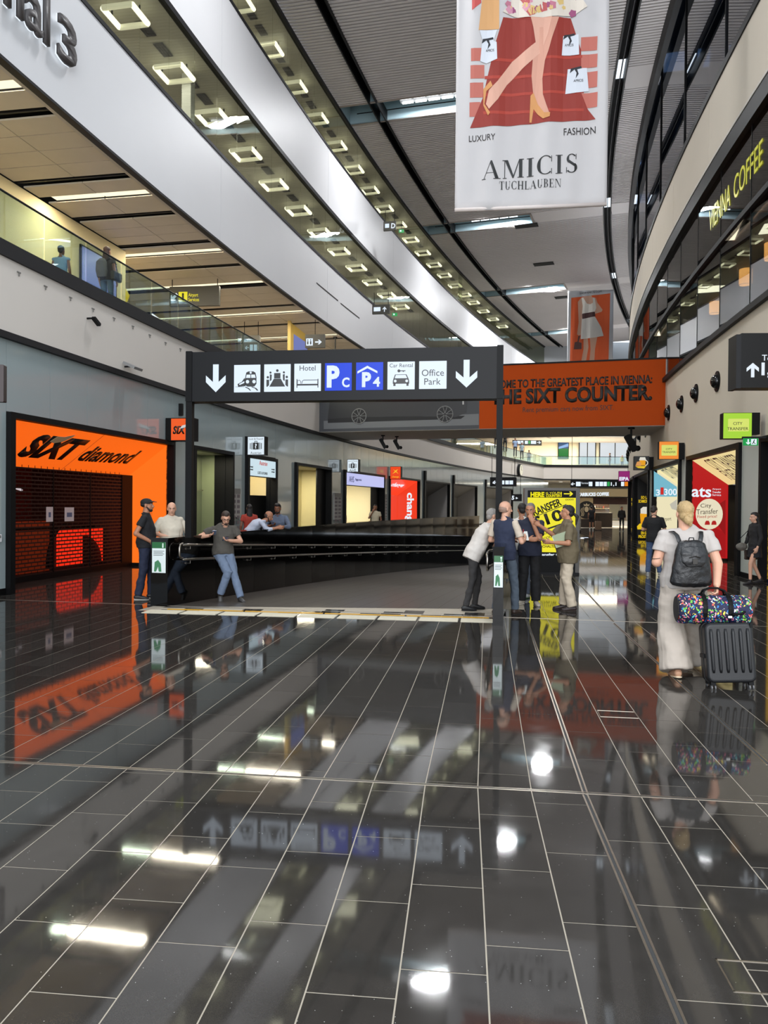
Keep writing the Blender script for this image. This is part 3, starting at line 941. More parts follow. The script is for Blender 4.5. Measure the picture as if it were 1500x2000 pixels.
for px, py in ((1028, 440), (1062, 515), (1101, 580)):
    d = ray(px, py); k = (ZC - EYE) / d.z
    v_ = thing('ceiling_vent', {1028: 'black air vent in the slatted ceiling nearest the large banner', 1062: 'middle black air vent in the slatted hall ceiling', 1101: 'black air vent in the slatted ceiling beside the far orange banner'}[px], 'vent', frameL(d.y * k, 0) , 'hall ceiling vents')
    v_.location = (d.x * k, d.y * k, ZC - .02)
    MB().box((-.35, -.75, -.03), (.35, .75, .0)).build('plate', M_['black'], v_)
    b = MB()
    for q in range(8): b.box((-.33 + q * .085, -.72, -.045), (-.30 + q * .085, .72, -.03))
    b.build('louvre', vent_m, v_)

# ================================================================ east (right) side of the hall
SHOPS_R = [(11.5, 17.75), (19.2, 24.9), (25.9, 32.0), (33.3, 40.4), (41.2, 47.5)]
wall_r = struct('wall_east')
cladr = mat('pale_lower_panel', (196, 202, 196), .3, spec=.6, noise=.03)
wall_panels(wall_r, frameR, 6, 11.5, 3.3, 6.4, M_['cream'], 'plaster_panel', 3.5, .1)
recalc(sweep(frameR, 11.5, 90, 60, 0, .15, 3.32, 6.45).build('plaster', M_['cream'], wall_r))
prev = 6.0
for a, c in SHOPS_R + [(90, 90)]:
    recalc(sweep(frameR, prev, a, 5, .0, .15, .12, 3.32).build('pier_panel', cladr if a < 40 else M_['cream'], wall_r)); prev = c
kb = struct('baseboard_east'); prev = 6.0
for a, c in SHOPS_R + [(90, 90)]:
    recalc(sweep(frameR, prev, a, 5, -.02, .15, 0, .12).build('skirting', M_['black'], kb)); prev = c
tre = struct('trim_east')
recalc(sweep(frameR, 6, 90, 60, -.12, .25, 6.45, 6.60).build('sill_trim', M_['dark'], tre))
recalc(sweep(frameR, 6, 90, 60, -.05, .2, 9.0, 9.14).build('transom', M_['dark'], tre))
recalc(sweep(frameR, 6, 90, 60, -.10, .3, 11.08, 11.58).build('head_trim', M_['black'], tre))
recalc(sweep(frameR, 6, 90, 60, -.12, .1, 11.56, 11.62).build('rim', M_['fascia'], tre))
recalc(sweep(frameR, 6, 90, 60, -.08, .3, 13.65, 13.85).build('window_sill_trim', M_['dark'], tre))
recalc(sweep(frameR, 6, 90, 60, .3, .4, 16.2, 16.6).build('window_transom', M_['black'], tre))
wru = struct('wall_east_upper')
t_ = 7.0
while t_ < 88:
    recalc(sweep(frameR, t_ + .008, t_ + 5.2 - .008, 5, -.04, .1, 11.6, 13.65).build('cream_panel', M_['cream'], wru)); t_ += 5.2
gz = struct('window_2')
smoke = glass('cafe_glazing', (180, 182, 184), .13, gz=.5)
skyg = glass('upper_window_glass', (120, 140, 165), .34)
t_ = 8.5
while t_ < 60:
    M, l = chord(frameR, t_ + 2.6 - .015, t_ + .015)
    MB().box((0, .04, 6.60), (l, .055, 9.0)).build('glass_pane', smoke, gz, M=M)
    MB().box((0, .04, 9.14), (l, .055, 11.08)).build('glass_pane', smoke, gz, M=M)
    MB().box((-.02, .03, 6.6), (.0, .08, 11.08)).build('mullion', M_['black'], gz, M=M)
    t_ += 2.6
gz3 = struct('window_3'); t_ = 11
while t_ < 88:
    M, l = chord(frameR, t_ + 5.2 - .02, t_ + .02)
    MB().box((0, .10, 13.85), (l, .115, ZC)).build('glass_pane', skyg, gz3, M=M)
    MB().box((-.03, .06, 13.85), (.01, .16, ZC)).build('mullion', M_['black'], gz3, M=M)
    t_ += 5.2
# leaning columns behind the upper windows
lc = struct('column_row'); colm = mat('steel_column', (44, 50, 58), .5); t_ = 12
while t_ < 86:
    M = frameR(t_, .9)
    b = MB(); b.M = M; b.prism([(-.3, 13.5), (.3, 13.5), (2.6, 20.4), (2.0, 20.4)], 0, .35, 'y').build('leaning_post', colm, lc); t_ += 5.2
# cafe interior behind the glazing
ci = struct('room_cafe')
recalc(sweep(frameR, 8, 60, 40, .3, 7, 9.15, 9.2).build('cafe_ceiling', mat('cafe_ceiling', (86, 80, 72), .6), ci))
recalc(sweep(frameR, 8, 60, 40, .1, 7, 6.2, 6.4).build('cafe_floor', mat('cafe_floor', (70, 62, 54), .5), ci))
recalc(sweep(frameR, 8, 60, 40, 6.8, 7, 6.4, 9.2).build('cafe_back_wall', mat('cafe_wall', (110, 112, 120), .8), ci))
recalc(sweep(frameR, 8, 34, 20, .25, .42, 8.72, 9.14).build('wood_bulkhead', mat('cafe_wood', (150, 88, 44), .4, noise=.3, nscale=2), ci))
recalc(sweep(frameR, 8, 60, 40, .3, 5, 11.0, 11.1).build('upper_ceiling', mat('dark_soffit', (92, 90, 88), .7), ci))
recalc(sweep(frameR, 8, 60, 40, 4.8, 5, 9.2, 11.0).build('upper_back_wall', mat('dark_back', (60, 62, 66), .8), ci))
area('cafe_lamp', frameR(20, 3, 9.0).translation, 6, 3, 200, (1, .85, .6)); area('cafe_lamp', frameR(32, 3, 9.0).translation, 6, 3, 200, (1, .85, .6))
for px, py in ((1500, 478), (1450, 530), (1391, 590)):
    t0 = tpx_r(px); M = frameR(t0, 1.5)
    Y = M.translation.y * 1.0
    # where the sight line meets the row 1.5 m behind the glass
    lo, hi = 8., 40.
    for _ in range(40):
        m_ = (lo + hi) / 2; p = frameR(m_, 1.5).translation
        if p.x / p.y > (px - 750) / FPX: lo = m_
        else: hi = m_
    M = frameR(lo, 1.5, zof(px, py, frameR(lo, 1.5).translation.y))
    t_ = thing('pendant_lantern', {1500: 'glowing paper lantern cut by the picture edge behind cafe glass', 1450: 'middle glowing orange paper lantern behind cafe glass', 1391: 'smallest glowing orange paper lantern behind cafe glass'}[px], 'lamp', M, 'cafe lanterns')
    r_, h_ = .19, .42
    b = MB(); n = 14; vs = []
    for zz in (-h_, h_):
        for k in range(n): a = 2 * math.pi * k / n; vs.append((r_ * math.cos(a), r_ * math.sin(a), zz))
    b.add(vs, [(k, (k + 1) % n, n + (k + 1) % n, n + k) for k in range(n)]); b.build('paper_shade', lit('lantern_paper', (250, 178, 92), 5), t_, smooth=True)
    MB().cyl((0, 0, h_ - .02), (0, 0, 9.15 - M.translation.z), .006, n=6).build('cable', M_['black'], t_)
    MB().ell((0, 0, -.1), (.04, .04, .07)).build('bulb', lit('lantern_bulb', (255, 235, 190), 2), t_)
    MB().tube([(r_ * math.cos(a * math.pi / 8), r_ * math.sin(a * math.pi / 8), -h_) for a in range(16)], .008, 5, True).build('hoop', M_['black'], t_)

# ================================================================ signs, shop fronts
def tp(s, PM, parent, L_, R_, top, bot, m, y=-.012, name='lettering', **k):
    """lettering on plane M between picture points L_ and R_ (its left and right ends at mid height)"""
    a = onplane(PM, *L_); c = onplane(PM, *R_); t_ = onplane(PM, *top); b_ = onplane(PM, *bot)
    w_ = math.hypot(c[0] - a[0], c[1] - a[1]); h_ = math.hypot(t_[0] - b_[0], t_[1] - b_[1])
    ang = math.degrees(math.atan2(c[1] - a[1], c[0] - a[0]))
    return text(s, parent, (a[0] + c[0]) / 2, (a[1] + c[1]) / 2, w=w_, h=h_, y=y, m=m, name=name, ang=ang, **k)


def plane(Y, X=0, rot=0.):
    return Matrix.Translation((X, Y, 0)) @ Matrix.Rotation(R(rot), 4, 'Z')


def across(fr, t, off=0.):
    """upright plane across the wall at t, facing the camera side; x runs to the east"""
    n = V((1, -dXL(t), 0)).normalized() if fr is frameL else V((1, -dXR(t), 0)).normalized()
    o = fr(t, off).translation
    return Matrix(((n.x, -n.y, 0, o.x), (n.y, n.x, 0, o.y), (0, 0, 1, 0), (0, 0, 0, 1)))


def rect(M, x0, y0, x1, y1):
    """picture rectangle -> local x0,x1,z0,z1"""
    a = onplane(M, x0, (y0 + y1) / 2); c = onplane(M, x1, (y0 + y1) / 2); t_ = onplane(M, (x0 + x1) / 2, y0); b_ = onplane(M, (x0 + x1) / 2, y1)
    return a[0], c[0], b_[1], t_[1]


INK = mat('black_lettering', (18, 17, 16), .4); WHT = lit('white_lettering_lit', (232, 242, 252), 1.0); WHP = mat('white_lettering', (235, 235, 232), .5)
YEL = lit('yellow_lit', (238, 226, 20), 1.0); GRNL = lit('green_lit', (40, 160, 80), 1.0)


def boxsign(name, label, M, px, face, depth=.25, body=None, cat='sign', group=None, rim=.02):
    x0, x1, z0, z1 = rect(M, *px)
    t_ = thing(name, label, cat, M, group)
    b = MB(); b.rbox((x0, 0, z0), (x1, depth, z1), .01, 2)
    b.build('housing', body or M_['black'], t_)
    if face: plate('face', x0 + rim, x1 - rim, z0 + rim, z1 - rim, face, t_, 0, .006)
    return t_, (x0, x1, z0, z1)


def alcove(M, L, label, soff, far, near, zt=3.25, zb=2.44, dep=1.2, rear=None, jw=.0, cat='shop front', name='shop_front', farx=None, fw=.14, headw=.11):
    t_ = thing(name, label, cat, M)
    f = M_['black']
    b = MB(); b.rbox((0, -.1, 0), (fw, .12, zt + headw), .01, 2); b.build('post', f, t_)
    b = MB(); b.rbox((L - .09, -.1, 0), (L, .12, zt + headw), .01, 2); b.build('post', f, t_)
    MB().box((fw, -.1, zt), (L - .09, .12, zt + headw)).build('head', f, t_)
    MB().add([(fw, .1, zt), (L - .09, .1, zt), (L - .09, dep, zb), (fw, dep, zb), (fw, .1, zt + .05), (L - .09, .1, zt + .05), (L - .09, dep, zb + .05), (fw, dep, zb + .05)],
             [(0, 3, 2, 1), (4, 5, 6, 7), (0, 1, 5, 4), (1, 2, 6, 5), (2, 3, 7, 6), (3, 0, 4, 7)]).build('soffit', soff, t_)
    for nm, x, mt, d in (('side_panel', fw, near, .0), ('side_panel', L - .09, far, -.0)):
        xa, xb = (x - .02, x) if nm and x < L / 2 else (x, x + .02)
        MB().prism([(.1, .08), (dep, .08), (dep, zb), (.1, zt)], xa, xb, 'x').build(nm, mt, t_)
    MB().box((fw, .1, 0), (fw + .02, dep, .08)).build('plinth', f, t_); MB().box((L - .11, .1, 0), (L - .09, dep, .08)).build('plinth', f, t_)
    if rear: MB().box((fw, dep, 0), (L - .09, dep + .05, zb)).build('rear_wall', rear, t_)
    return t_


def soffit_frame(M, zt=3.25, zb=2.44, dep=1.2):
    z = V((0, -(dep - .1), zt - zb)).normalized(); x = V((1, 0, 0)); y = z.cross(x); o = V((0, .1, zt))
    return M @ Matrix(((x.x, y.x, z.x, o.x), (x.y, y.y, z.y, o.y), (x.z, y.z, z.z, o.z), (0, 0, 0, 1)))


def sub(parent, M):   # local matrix of world frame M under parent
    return parent.matrix_world.inverted() @ M


def side_frame(M, x, fr='L'):
    """plane of a side panel; for the west shops the far panel (facing the camera)"""
    return M @ Matrix.Translation((x, 0, 0)) @ (Matrix.Rotation(R(-90), 4, 'Z') if fr == 'L' else Matrix.Rotation(R(90), 4, 'Z'))


GREYP = mat('grey_alcove_lining', (120, 118, 114), .55); GL = mat('light_grey_lining', (158, 154, 150), .6)
# ---- rental shop with the lit orange surround
M, L = chord(frameL, *SHOPS_L[0])
s1 = alcove(M, L, 'closed car rental shop with glowing orange surround and dark roller grille', M_['orange'], lit('orange_side_lit', (255, 116, 30), 1.0), M_['orange'])
Ms = soffit_frame(M)
s1.matrix_world = M
k = dict(m=INK)
o = tp('SIXT', Ms, s1, (53, 869), (153, 879), (113, 851), (82, 892), y=-.008, bold=.055, shear=-.02, depth=.006, m=INK, M=sub(s1, Ms))
o = tp('diamond', Ms, s1, (163, 885), (262, 893), (225, 873), (199, 900), y=-.006, bold=.03, shear=.0, depth=.005, m=INK, M=sub(s1, Ms))
sw = poly('swoosh', Ms, [(97, 861), (112, 851), (125, 852), (146, 848), (140, 853), (122, 861), (104, 864)], mat('swoosh_cream', (215, 210, 170), .4), s1, -.018, .006); sw.matrix_local = sub(s1, Ms)
MB().box((0, -.006, -1.4), (.006, -.002, 0)).build('panel_joint', M_['joint'], s1, M=sub(s1, Ms @ Matrix.Translation((L * .52, 0, 0))))
# grille of the shutter: staggered links
gm = mat('shutter_steel', (44, 26, 24), .45, metal=.4)
b = MB(); zz = .12; row = 0; dep = 1.12
while zz < 2.42:
    b.box((.14, dep, zz), (L - .62, dep + .012, zz + .030))
    x = .14 + (.11 if row % 2 else 0)
    while x < L - .64:
        b.box((x, dep + .002, zz + .03), (x + .012, dep + .010, zz + .085)); x += .22
    zz += .085; row += 1
b.build('shutter_grille', gm, s1, kind='stuff')
for x in (1.7, 3.1, 4.6, L - .62):
    if x < L: MB().box((x, dep - .01, .1), (x + .035, dep + .02, 2.42)).build('shutter_guide', M_['black'], s1)
MB().box((.14, dep - .03, 0), (L - .6, dep + .04, .12)).build('shutter_foot', M_['black'], s1)
MB().box((L - .62, dep - .02, 0), (L - .09, dep + .04, 2.44)).build('jamb', M_['black'], s1)
# behind the grille: dark room, glowing red counter with a dark arch cut out and a ring
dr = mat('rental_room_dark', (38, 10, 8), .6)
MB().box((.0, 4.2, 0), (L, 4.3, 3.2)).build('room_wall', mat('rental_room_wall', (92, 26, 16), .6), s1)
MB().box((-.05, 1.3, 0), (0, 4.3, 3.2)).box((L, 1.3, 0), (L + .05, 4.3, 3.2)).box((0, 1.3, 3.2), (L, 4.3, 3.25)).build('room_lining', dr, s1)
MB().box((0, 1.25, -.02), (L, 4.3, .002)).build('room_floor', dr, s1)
Mc = M @ Matrix.Translation((0, 1.9, 0))
rx0, rz0 = onplane(Mc, 112, 1113); rx1, rz1 = onplane(Mc, 201, 1030)
redl = lit('red_counter_light', (242, 44, 22), 1.0)
cx = rx0 + (rx1 - rx0) * .55; n = 20; arcp = [(cx + (rx1 - cx) * math.cos(math.pi * i / n), .1 + (rz1 - .28) * math.sin(math.pi * i / n)) for i in range(n + 1)]
b = MB()
P = [(rx1, .1), (rx1, rz1), (rx0, rz1), (rx0, .1)] + []
b.prism([(rx0, .1), (cx - (rx1 - cx) * .05, .1), (cx - (rx1 - cx) * .05, .1 + (rz1 - .28)), (rx0, rz1 - .25)], 1.9, 1.93, 'y')
for i in range(n // 2 + 1):
    x_a, z_a = arcp[i]; x_b, z_b = arcp[i + 1] if i < n // 2 + 1 else arcp[i]
    if x_b < x_a: b.prism([(x_b, z_b), (x_a, z_a), (x_a, rz1), (x_b, rz1)], 1.9, 1.93, 'y')
b.prism([(rx0, rz1 - .25), (arcp[n // 2 + 1][0], rz1 - .25), (arcp[n // 2 + 1][0], rz1), (rx0, rz1)], 1.9, 1.93, 'y')
b.build('glowing_counter', redl, s1)
MB().tube([(rx0 + .32 + (.75) * math.cos(math.pi * i / 12) * -1, 1.88, .1 + 1.05 * math.sin(math.pi * i / 12)) for i in range(8)], .045, 8).build('counter_ring', M_['black'], s1, smooth=True)
MB().box((rx0 - .1, 1.95, .0), (rx1 + .1, 2.5, rz1 - .02)).build('counter_body', dr, s1)
MB().box((rx0 - 1.6, 1.9, rz1 + .02), (rx1 - .4, 2.3, rz1 + .10)).build('counter_top', M_['black'], s1)
MB().box((.3, 1.95, .05), (rx0 - .25, 2.0, 1.25)).build('side_counter', mat('rust_counter', (120, 44, 18), .5, emit=.12, ecol=(190, 60, 20)), s1)
b = MB()
for i in range(10): b.box((rx0 - .9 + .0 * i, 2.6 + .0 * i, 1.4), (rx0 - .5, 2.65, 1.75))
MB().rbox((rx0 - 1.1, 2.6, 1.38), (rx0 - .6, 2.64, 1.72), .02).build('monitor', M_['black'], s1)
for (px0, py0, px1, py1) in ((90, 990, 103, 1019), (126, 991, 144, 1018)):
    Mg = M @ Matrix.Translation((0, dep - .005, 0)); a = rect(Mg, px0, py0, px1, py1)
    MB().box((a[0], dep - .012, a[2]), (a[1], dep - .006, a[3])).build('paper_note', mat('paper_note', (206, 196, 196), .7), s1)
    MB().box((a[0] + .08, dep - .014, a[2] + .1), (a[1] - .08, dep - .0125, a[3] - .12)).build('note_print', mat('note_print', (90, 100, 130), .7), s1)
# lit arcs of lamps in the room
for cxp, w_, zc in ((.9, 1.5, 1.95), (3.6, 2.6, 2.0)):
    MB().tube([(cxp + w_ * (i / 14 - .5), 3.2, zc + .16 * math.sin(math.pi * i / 14)) for i in range(15)], .028, 6).build('arc_lamp', lit('arc_lamp_light', (222, 210, 214), .8), s1, smooth=True)
area('rental_lamp', (M @ V((L * .5, 2.6, 3.0))), 2, 1, 45, (1, .25, .12))
# small price list on the glowing side
Mf = side_frame(M, L - .09)
b = MB(); zz = 0
for i in range(12):
    if i not in (2, 6): b.box((-.70, -.004, 1.75 - i * .035), (-.52 + (.06 if i == 0 else 0), -.001, 1.762 - i * .035))
b.build('price_list', mat('price_list_ink', (150, 60, 20), .6, emit=.5, ecol=(190, 74, 18)), s1, M=sub(s1, Mf))
# small access keypad on the pier
kp = thing('keypad', 'small pale keypad box beside the rental shop frame', 'keypad', frameL(13.85, -.02, 1.05))
MB().rbox((-.06, -.04, -.07), (.06, .02, .07), .015).build('body', M_['white'], kp); MB().rbox((-.03, -.05, .0), (.03, -.04, .05), .008).build('display', GREYP, kp)
t_, q = boxsign('box_sign', 'orange illuminated rental box sign projecting from the grey glass wall', across(frameL, 20.3), (333, 816, 378, 861), lit('orange_sign', (244, 92, 26), .95), .3)
MS = t_.matrix_world
o = tp('SIXT', MS, t_, (338, 840), (372, 840), (355, 832), (355, 848), INK, bold=.04, shear=.2, y=-.014)
o = poly('swoosh', MS, [(351, 838), (357, 831), (366, 829), (372, 825), (372, 830), (366, 834)], WHP, t_, -.02, .006)
MB().box((q[0] - .14, .0, q[2]), (q[0], .32, q[3])).build('side_housing', M_['black'], t_)
wl_ = thing('wall_lamp', 'narrow black wall light above the orange box sign', 'lamp', frameL(20.4, 0)); a = onplane(frameL(20.4), 350, 812)
MB().rbox((a[0] - .05, -.10, a[1] - .0), (a[0] + .05, 0, a[1] + .33), .01).build('body', M_['black'], wl_)

# ---- second opening: pale green door glass, deep black reveal
pg = mat('green_tinted_pane', (118, 126, 96), .25, spec=.6)
def open_front(i, label, rear, kd=.3, dep=1.0, disp=None, lamp=8):
    M, L = chord(frameL, *SHOPS_L[i])
    t_ = thing('shop_front', label, 'shop front', M)
    f = M_['black']; zt = 3.35 - .11
    MB().rbox((0, -.12, 0), (.16, .15, 3.35), .01, 2).build('post', f, t_); MB().rbox((L - .1, -.12, 0), (L, .15, 3.35), .01, 2).build('post', f, t_)
    MB().box((.16, -.12, zt), (L - .1, .15, 3.35)).build('head', f, t_)
    MB().box((L - .12, .15, 0), (L - .1, kd, zt)).build('reveal', f, t_); MB().box((L - .12, kd, 0), (L - .1, dep, zt)).build('side_lining', rear, t_)
    MB().box((.1, .15, 0), (.12, dep + .3, zt)).build('reveal', f, t_)
    MB().box((.1, .15, zt), (L - .1, dep + .3, zt + .02)).build('reveal_top', GL, t_)
    MB().box((.12, dep, 0), (L - .12, dep + .04, zt)).build('rear_wall', rear, t_)
    MB().box((.12, .15, -.004), (L - .12, dep, .003)).build('threshold', GREYP, t_)
    if lamp: area('shop_lamp', M @ V((L * .55, dep * .65, zt - .05)), 1.6, .4, lamp * 9, (1, .92, .7))
    return t_, M, L


t2, M2, L2 = open_front(1, 'black framed doorway with pale green glass beside the rental shop', pg, kd=.52, dep=.95, lamp=9)
MB().box((.2, .86, .0), (.24, .9, 3.2)).box((1.3, .86, 0), (1.33, .9, 3.2)).box((.2, .86, 2.1), (L2 - .2, .9, 2.13)).build('glazing_bar', mat('bronze_bar', (96, 98, 72), .4), t2)
t3, M3, L3 = open_front(2, 'black framed lost property counter with a lit airline display', M_['beige'], dep=1.1)
Md = M3 @ Matrix.Translation((0, -.02, 0)); a = rect(Md, 485, 893, 536, 932)
MB().box((.16, -.06, a[2]), (L3 - .1, .12, a[3] + .05)).build('display_case', M_['black'], t3)
plate('display', .18, L3 - .12, a[2] + .02, a[3], lit('pale_blue_display', (200, 222, 232), 1.0), t3, -.065, .006)
text('Austrian', t3, L3 * .52, (a[2] + a[3]) / 2 + .14, w=.75, y=-.075, m=lit('red_print', (205, 70, 60), .8), shear=.1)
text('LOST & FOUND', t3, L3 * .5, a[2] + .14, w=.9, y=-.075, m=INK)
for x_ in (.35, L3 - .4):
    for z_ in (.0, .09): text('terminal', t3, x_, (a[2] + a[3]) / 2 - .03 - z_, w=.3, y=-.075, m=INK)
b = MB(); b.box((.9, .3, 0), (L3 - .12, .34, 2.0)).build('sliding_leaf', M_['black'], t3)
t4, M4, L4 = open_front(3, 'wide black framed doorway with cream curtain wall behind', mat('cream_fluted', (212, 200, 150), .6, noise=.05), dep=1.3, lamp=16)
b = MB()
for i in range(18): b.box((.2 + i * .16, 1.27, .35), (.215 + i * .16, 1.3, 3.2))
b.build('flute', mat('flute_shade', (188, 172, 126), .6), t4); MB().box((.12, 1.2, 0), (L4 - .12, 1.28, .45)).build('low_shelf', GREYP, t4)
MB().box((L4 - 1.3, .15, 0), (L4 - .12, .2, 3.24)).build('dark_leaf', M_['black'], t4)
t5, M5, L5 = open_front(4, 'black framed luggage counter under a lavender display strip', mat('cream_wall', (214, 204, 172), .7), dep=3.0, lamp=40)
Md = M5 @ Matrix.Translation((0, -.03, 0)); a = rect(Md, 679, 927, 748, 951)
MB().box((.16, -.07, a[2]), (L5 - .1, .12, a[3])).build('display_case', M_['black'], t5)
plate('display', .2, L5 - .14, a[2] + .03, a[3] - .02, lit('lavender_display', (184, 188, 236), 1.0), t5, -.075, .006)
text('AHS', t5, 1.0, (a[2] + a[3]) / 2, w=.75, y=-.085, m=mat('navy_ink', (50, 50, 110), .5, emit=.2)); text('Baggage service', t5, 2.1, (a[2] + a[3]) / 2, w=1.0, y=-.085, m=mat('navy_ink', (50, 50, 110), .5))
MB().rbox((.3, .8, 0), (2.9, 1.5, 1.12), .02).build('desk', mat('light_oak', (170, 138, 100), .5, noise=.1), t5)
MB().box((.8, 2.94, 1.3), (1.6, 2.99, 2.3)).build('wall_notice', GL, t5); MB().box((L5 - 1.6, .2, 0), (L5 - .12, .26, 3.24)).build('dark_leaf', M_['black'], t5)
# ---- red exchange booth
redm = lit('red_lit_panel', (240, 62, 34), 1.0)
M6, L6 = chord(frameL, *SHOPS_L[5])
t6 = alcove(M6, L6, 'glowing red money exchange booth with vertical white lettering', redm, redm, redm, rear=None, dep=1.5, zb=2.3)
MB().box((.14, 1.5, 0), (L6 - 2.1, 1.56, 2.3)).build('rear_wall', GL, t6); MB().box((L6 - 2.6, 1.4, 0), (L6 - 2.45, 1.5, 2.3)).build('jamb', M_['dark'], t6)
Mf = side_frame(M6, L6 - .09)
MB().box((-2.3, .0, .08), (-1.4, .02, 2.3)).build('red_wing', redm, t6, M=sub(t6, Mf))
text('change', t6, 0, 0, w=2.3, h=.62, y=-.012, m=WHT, bold=.03, ang=-90, M=sub(t6, Mf @ Matrix.Translation((-.62, 0, 1.35))))
text('change', t6, 0, 0, w=2.6, h=.5, y=-.012, m=WHT, bold=.02, M=sub(t6, soffit_frame(M6, dep=1.5, zb=2.3) @ Matrix.Translation((L6 * .55, 0, -.6))))
# ---- grey alcoves further along
for i, lab in ((6, 'grey lined alcove with a white cabinet beyond the exchange booth'), (7, 'grey lined alcove with landscape posters below a dark shelf'), (8, 'far grey doorway with a green advertising panel')):
    M, L = chord(frameL, *SHOPS_L[i]); t_ = alcove(M, L, lab, GREYP, GL, GREYP, rear=GREYP, dep=1.6, zb=2.35, cat='alcove', name='alcove', fw=.3)
    if i == 6: MB().box((.4, 1.3, 0), (2.6, 1.55, 2.15)).build('cabinet', M_['white'], t_)
    if i == 7:
        for x, c_ in ((.6, (150, 140, 120)), (2.6, (110, 140, 190))):
            MB().box((x, 1.5, .6), (x + 1.9, 1.55, 1.9)).build('poster', mat('poster_%d' % c_[0], c_, .5), t_)
            MB().prism([(x, 1.9), (x + 1.9, 1.9), (x + 1.9, 1.4), (x + 1.2, 1.75), (x + .6, 1.6)], 1.49, 1.5, 'y').build('poster_header', mat('poster_green', (44, 110, 70), .5), t_)
        MB().box((.4, 1.2, 2.0), (3.2, 1.5, 2.35)).build('shelf', M_['black'], t_)
    if i == 8: MB().box((1.2, 1.5, .8), (4, 1.55, 2.2)).build('advert', mat('advert_green', (20, 92, 50), .4, emit=.2), t_)
    b = MB(); b.box((.0, -.14, 3.36), (.3, .1, 4.0)); b.build('upright', M_['black'], t_)
# ---- box signs along the west wall
def suitcase_face(t_, q, word):
    x0, x1, z0, z1 = q; w_ = x1 - x0; h_ = z1 - z0; cx = (x0 + x1) / 2
    text('Lost & Found', t_, cx, z1 - h_ * .14, w=w_ * .78, y=-.01, m=INK, depth=.002)
    text(word, t_, cx, z0 + h_ * .12, w=w_ * .62, y=-.01, m=INK, depth=.002)
    b = MB(); b.box((cx - w_ * .17, -.012, z0 + h_ * .3), (cx + w_ * .17, -.008, z0 + h_ * .66))
    for s_ in (-1, 1): b.box((cx + s_ * w_ * .21, -.012, z0 + h_ * .3), (cx + s_ * w_ * .25, -.008, z0 + h_ * .66)); b.box((cx + s_ * w_ * .30, -.012, z0 + h_ * .32), (cx + s_ * w_ * .34, -.008, z0 + h_ * .64))
    b.box((cx - w_ * .08, -.012, z0 + h_ * .72), (cx + w_ * .08, -.008, z0 + h_ * .75)).box((cx - w_ * .08, -.012, z0 + h_ * .66), (cx - w_ * .05, -.008, z0 + h_ * .75)).box((cx + w_ * .05, -.012, z0 + h_ * .66), (cx + w_ * .08, -.008, z0 + h_ * .75))
    b.build('suitcase_pictogram', INK, t_)
    text('?', t_, cx, z0 + h_ * .48, h=h_ * .26, y=-.016, m=WHT, depth=.002, bold=.03)


wf = lit('white_sign_face', (222, 236, 246), 1.0)
t_, q = boxsign('box_sign', 'white lost property box sign with suitcase symbol above the airline display', across(frameL, 25.7, -.02), (483, 852, 517, 889), wf, .3); suitcase_face(t_, q, 'Austrian')
MB().box((q[0] - .17, -.02, q[2] - .02), (q[0], .3, q[3])).build('side_housing', M_['black'], t_)
t_, q = boxsign('box_sign', 'smaller white lost property box sign above the lavender display', across(frameL, 36.6, -.02), (678, 897, 700, 922), wf, .3); suitcase_face(t_, q, 'AHS')
t_, q = boxsign('box_sign', 'small red exchange box sign with yellow emblem', across(frameL, 44.2, -.02), (762, 911, 783, 936), lit('red_sign', (236, 70, 24), 1.0), .3)
b = MB(); cx = (q[0] + q[1]) / 2; cz = (q[2] + q[3]) / 2 + .06
b.prism([(cx - .18, cz - .12), (cx - .02, cz - .04), (cx + .16, cz + .14), (cx + .04, cz + .10)], -.016, -.008, 'y').prism([(cx - .14, cz + .14), (cx + .0, cz + .0), (cx + .18, cz - .12), (cx + .05, cz + .03)], -.016, -.008, 'y')
b.build('emblem', lit('sign_yellow', (250, 190, 40), 1.0), t_); text('change', t_, cx, q[2] + .13, w=.4, y=-.012, m=lit('sign_yellow', (250, 190, 40), 1.0))
# information boards between the fronts
for t0, pxs, lab in ((25.05, (452, 954, 468, 1010), 'grey information board on the wall between two doorways'), (35.6, (652, 963, 666, 1015), 'tall notice board on the glass wall beside the luggage counter'), (43.7, (749, 965, 755, 1012), 'narrow notice board on the wall before the exchange booth')):
    Mi = frameL(t0, -.02); x0, x1, z0, z1 = rect(Mi, *pxs)
    t_ = thing('notice_board', lab, 'notice board', Mi)
    MB().rbox((x0, -.03, z0), (x1, .02, z1), .01).build('board', GL, t_); MB().box((x0, -.035, z1 - .18), (x1, -.03, z1)).build('header', GREYP, t_)
    b = MB()
    for r_ in range(7):
        for c_ in range(2): b.box((x0 + .05 + c_ * (x1 - x0) * .5, -.036, z1 - .3 - r_ * .17), (x0 + (x1 - x0) * (.4 + .5 * c_), -.03, z1 - .2 - r_ * .17))
    b.build('notes', mat('notes_ink', (110, 100, 104), .7), t_, kind='stuff')
lx = lit('arrow_dim', (190, 205, 205), .7)

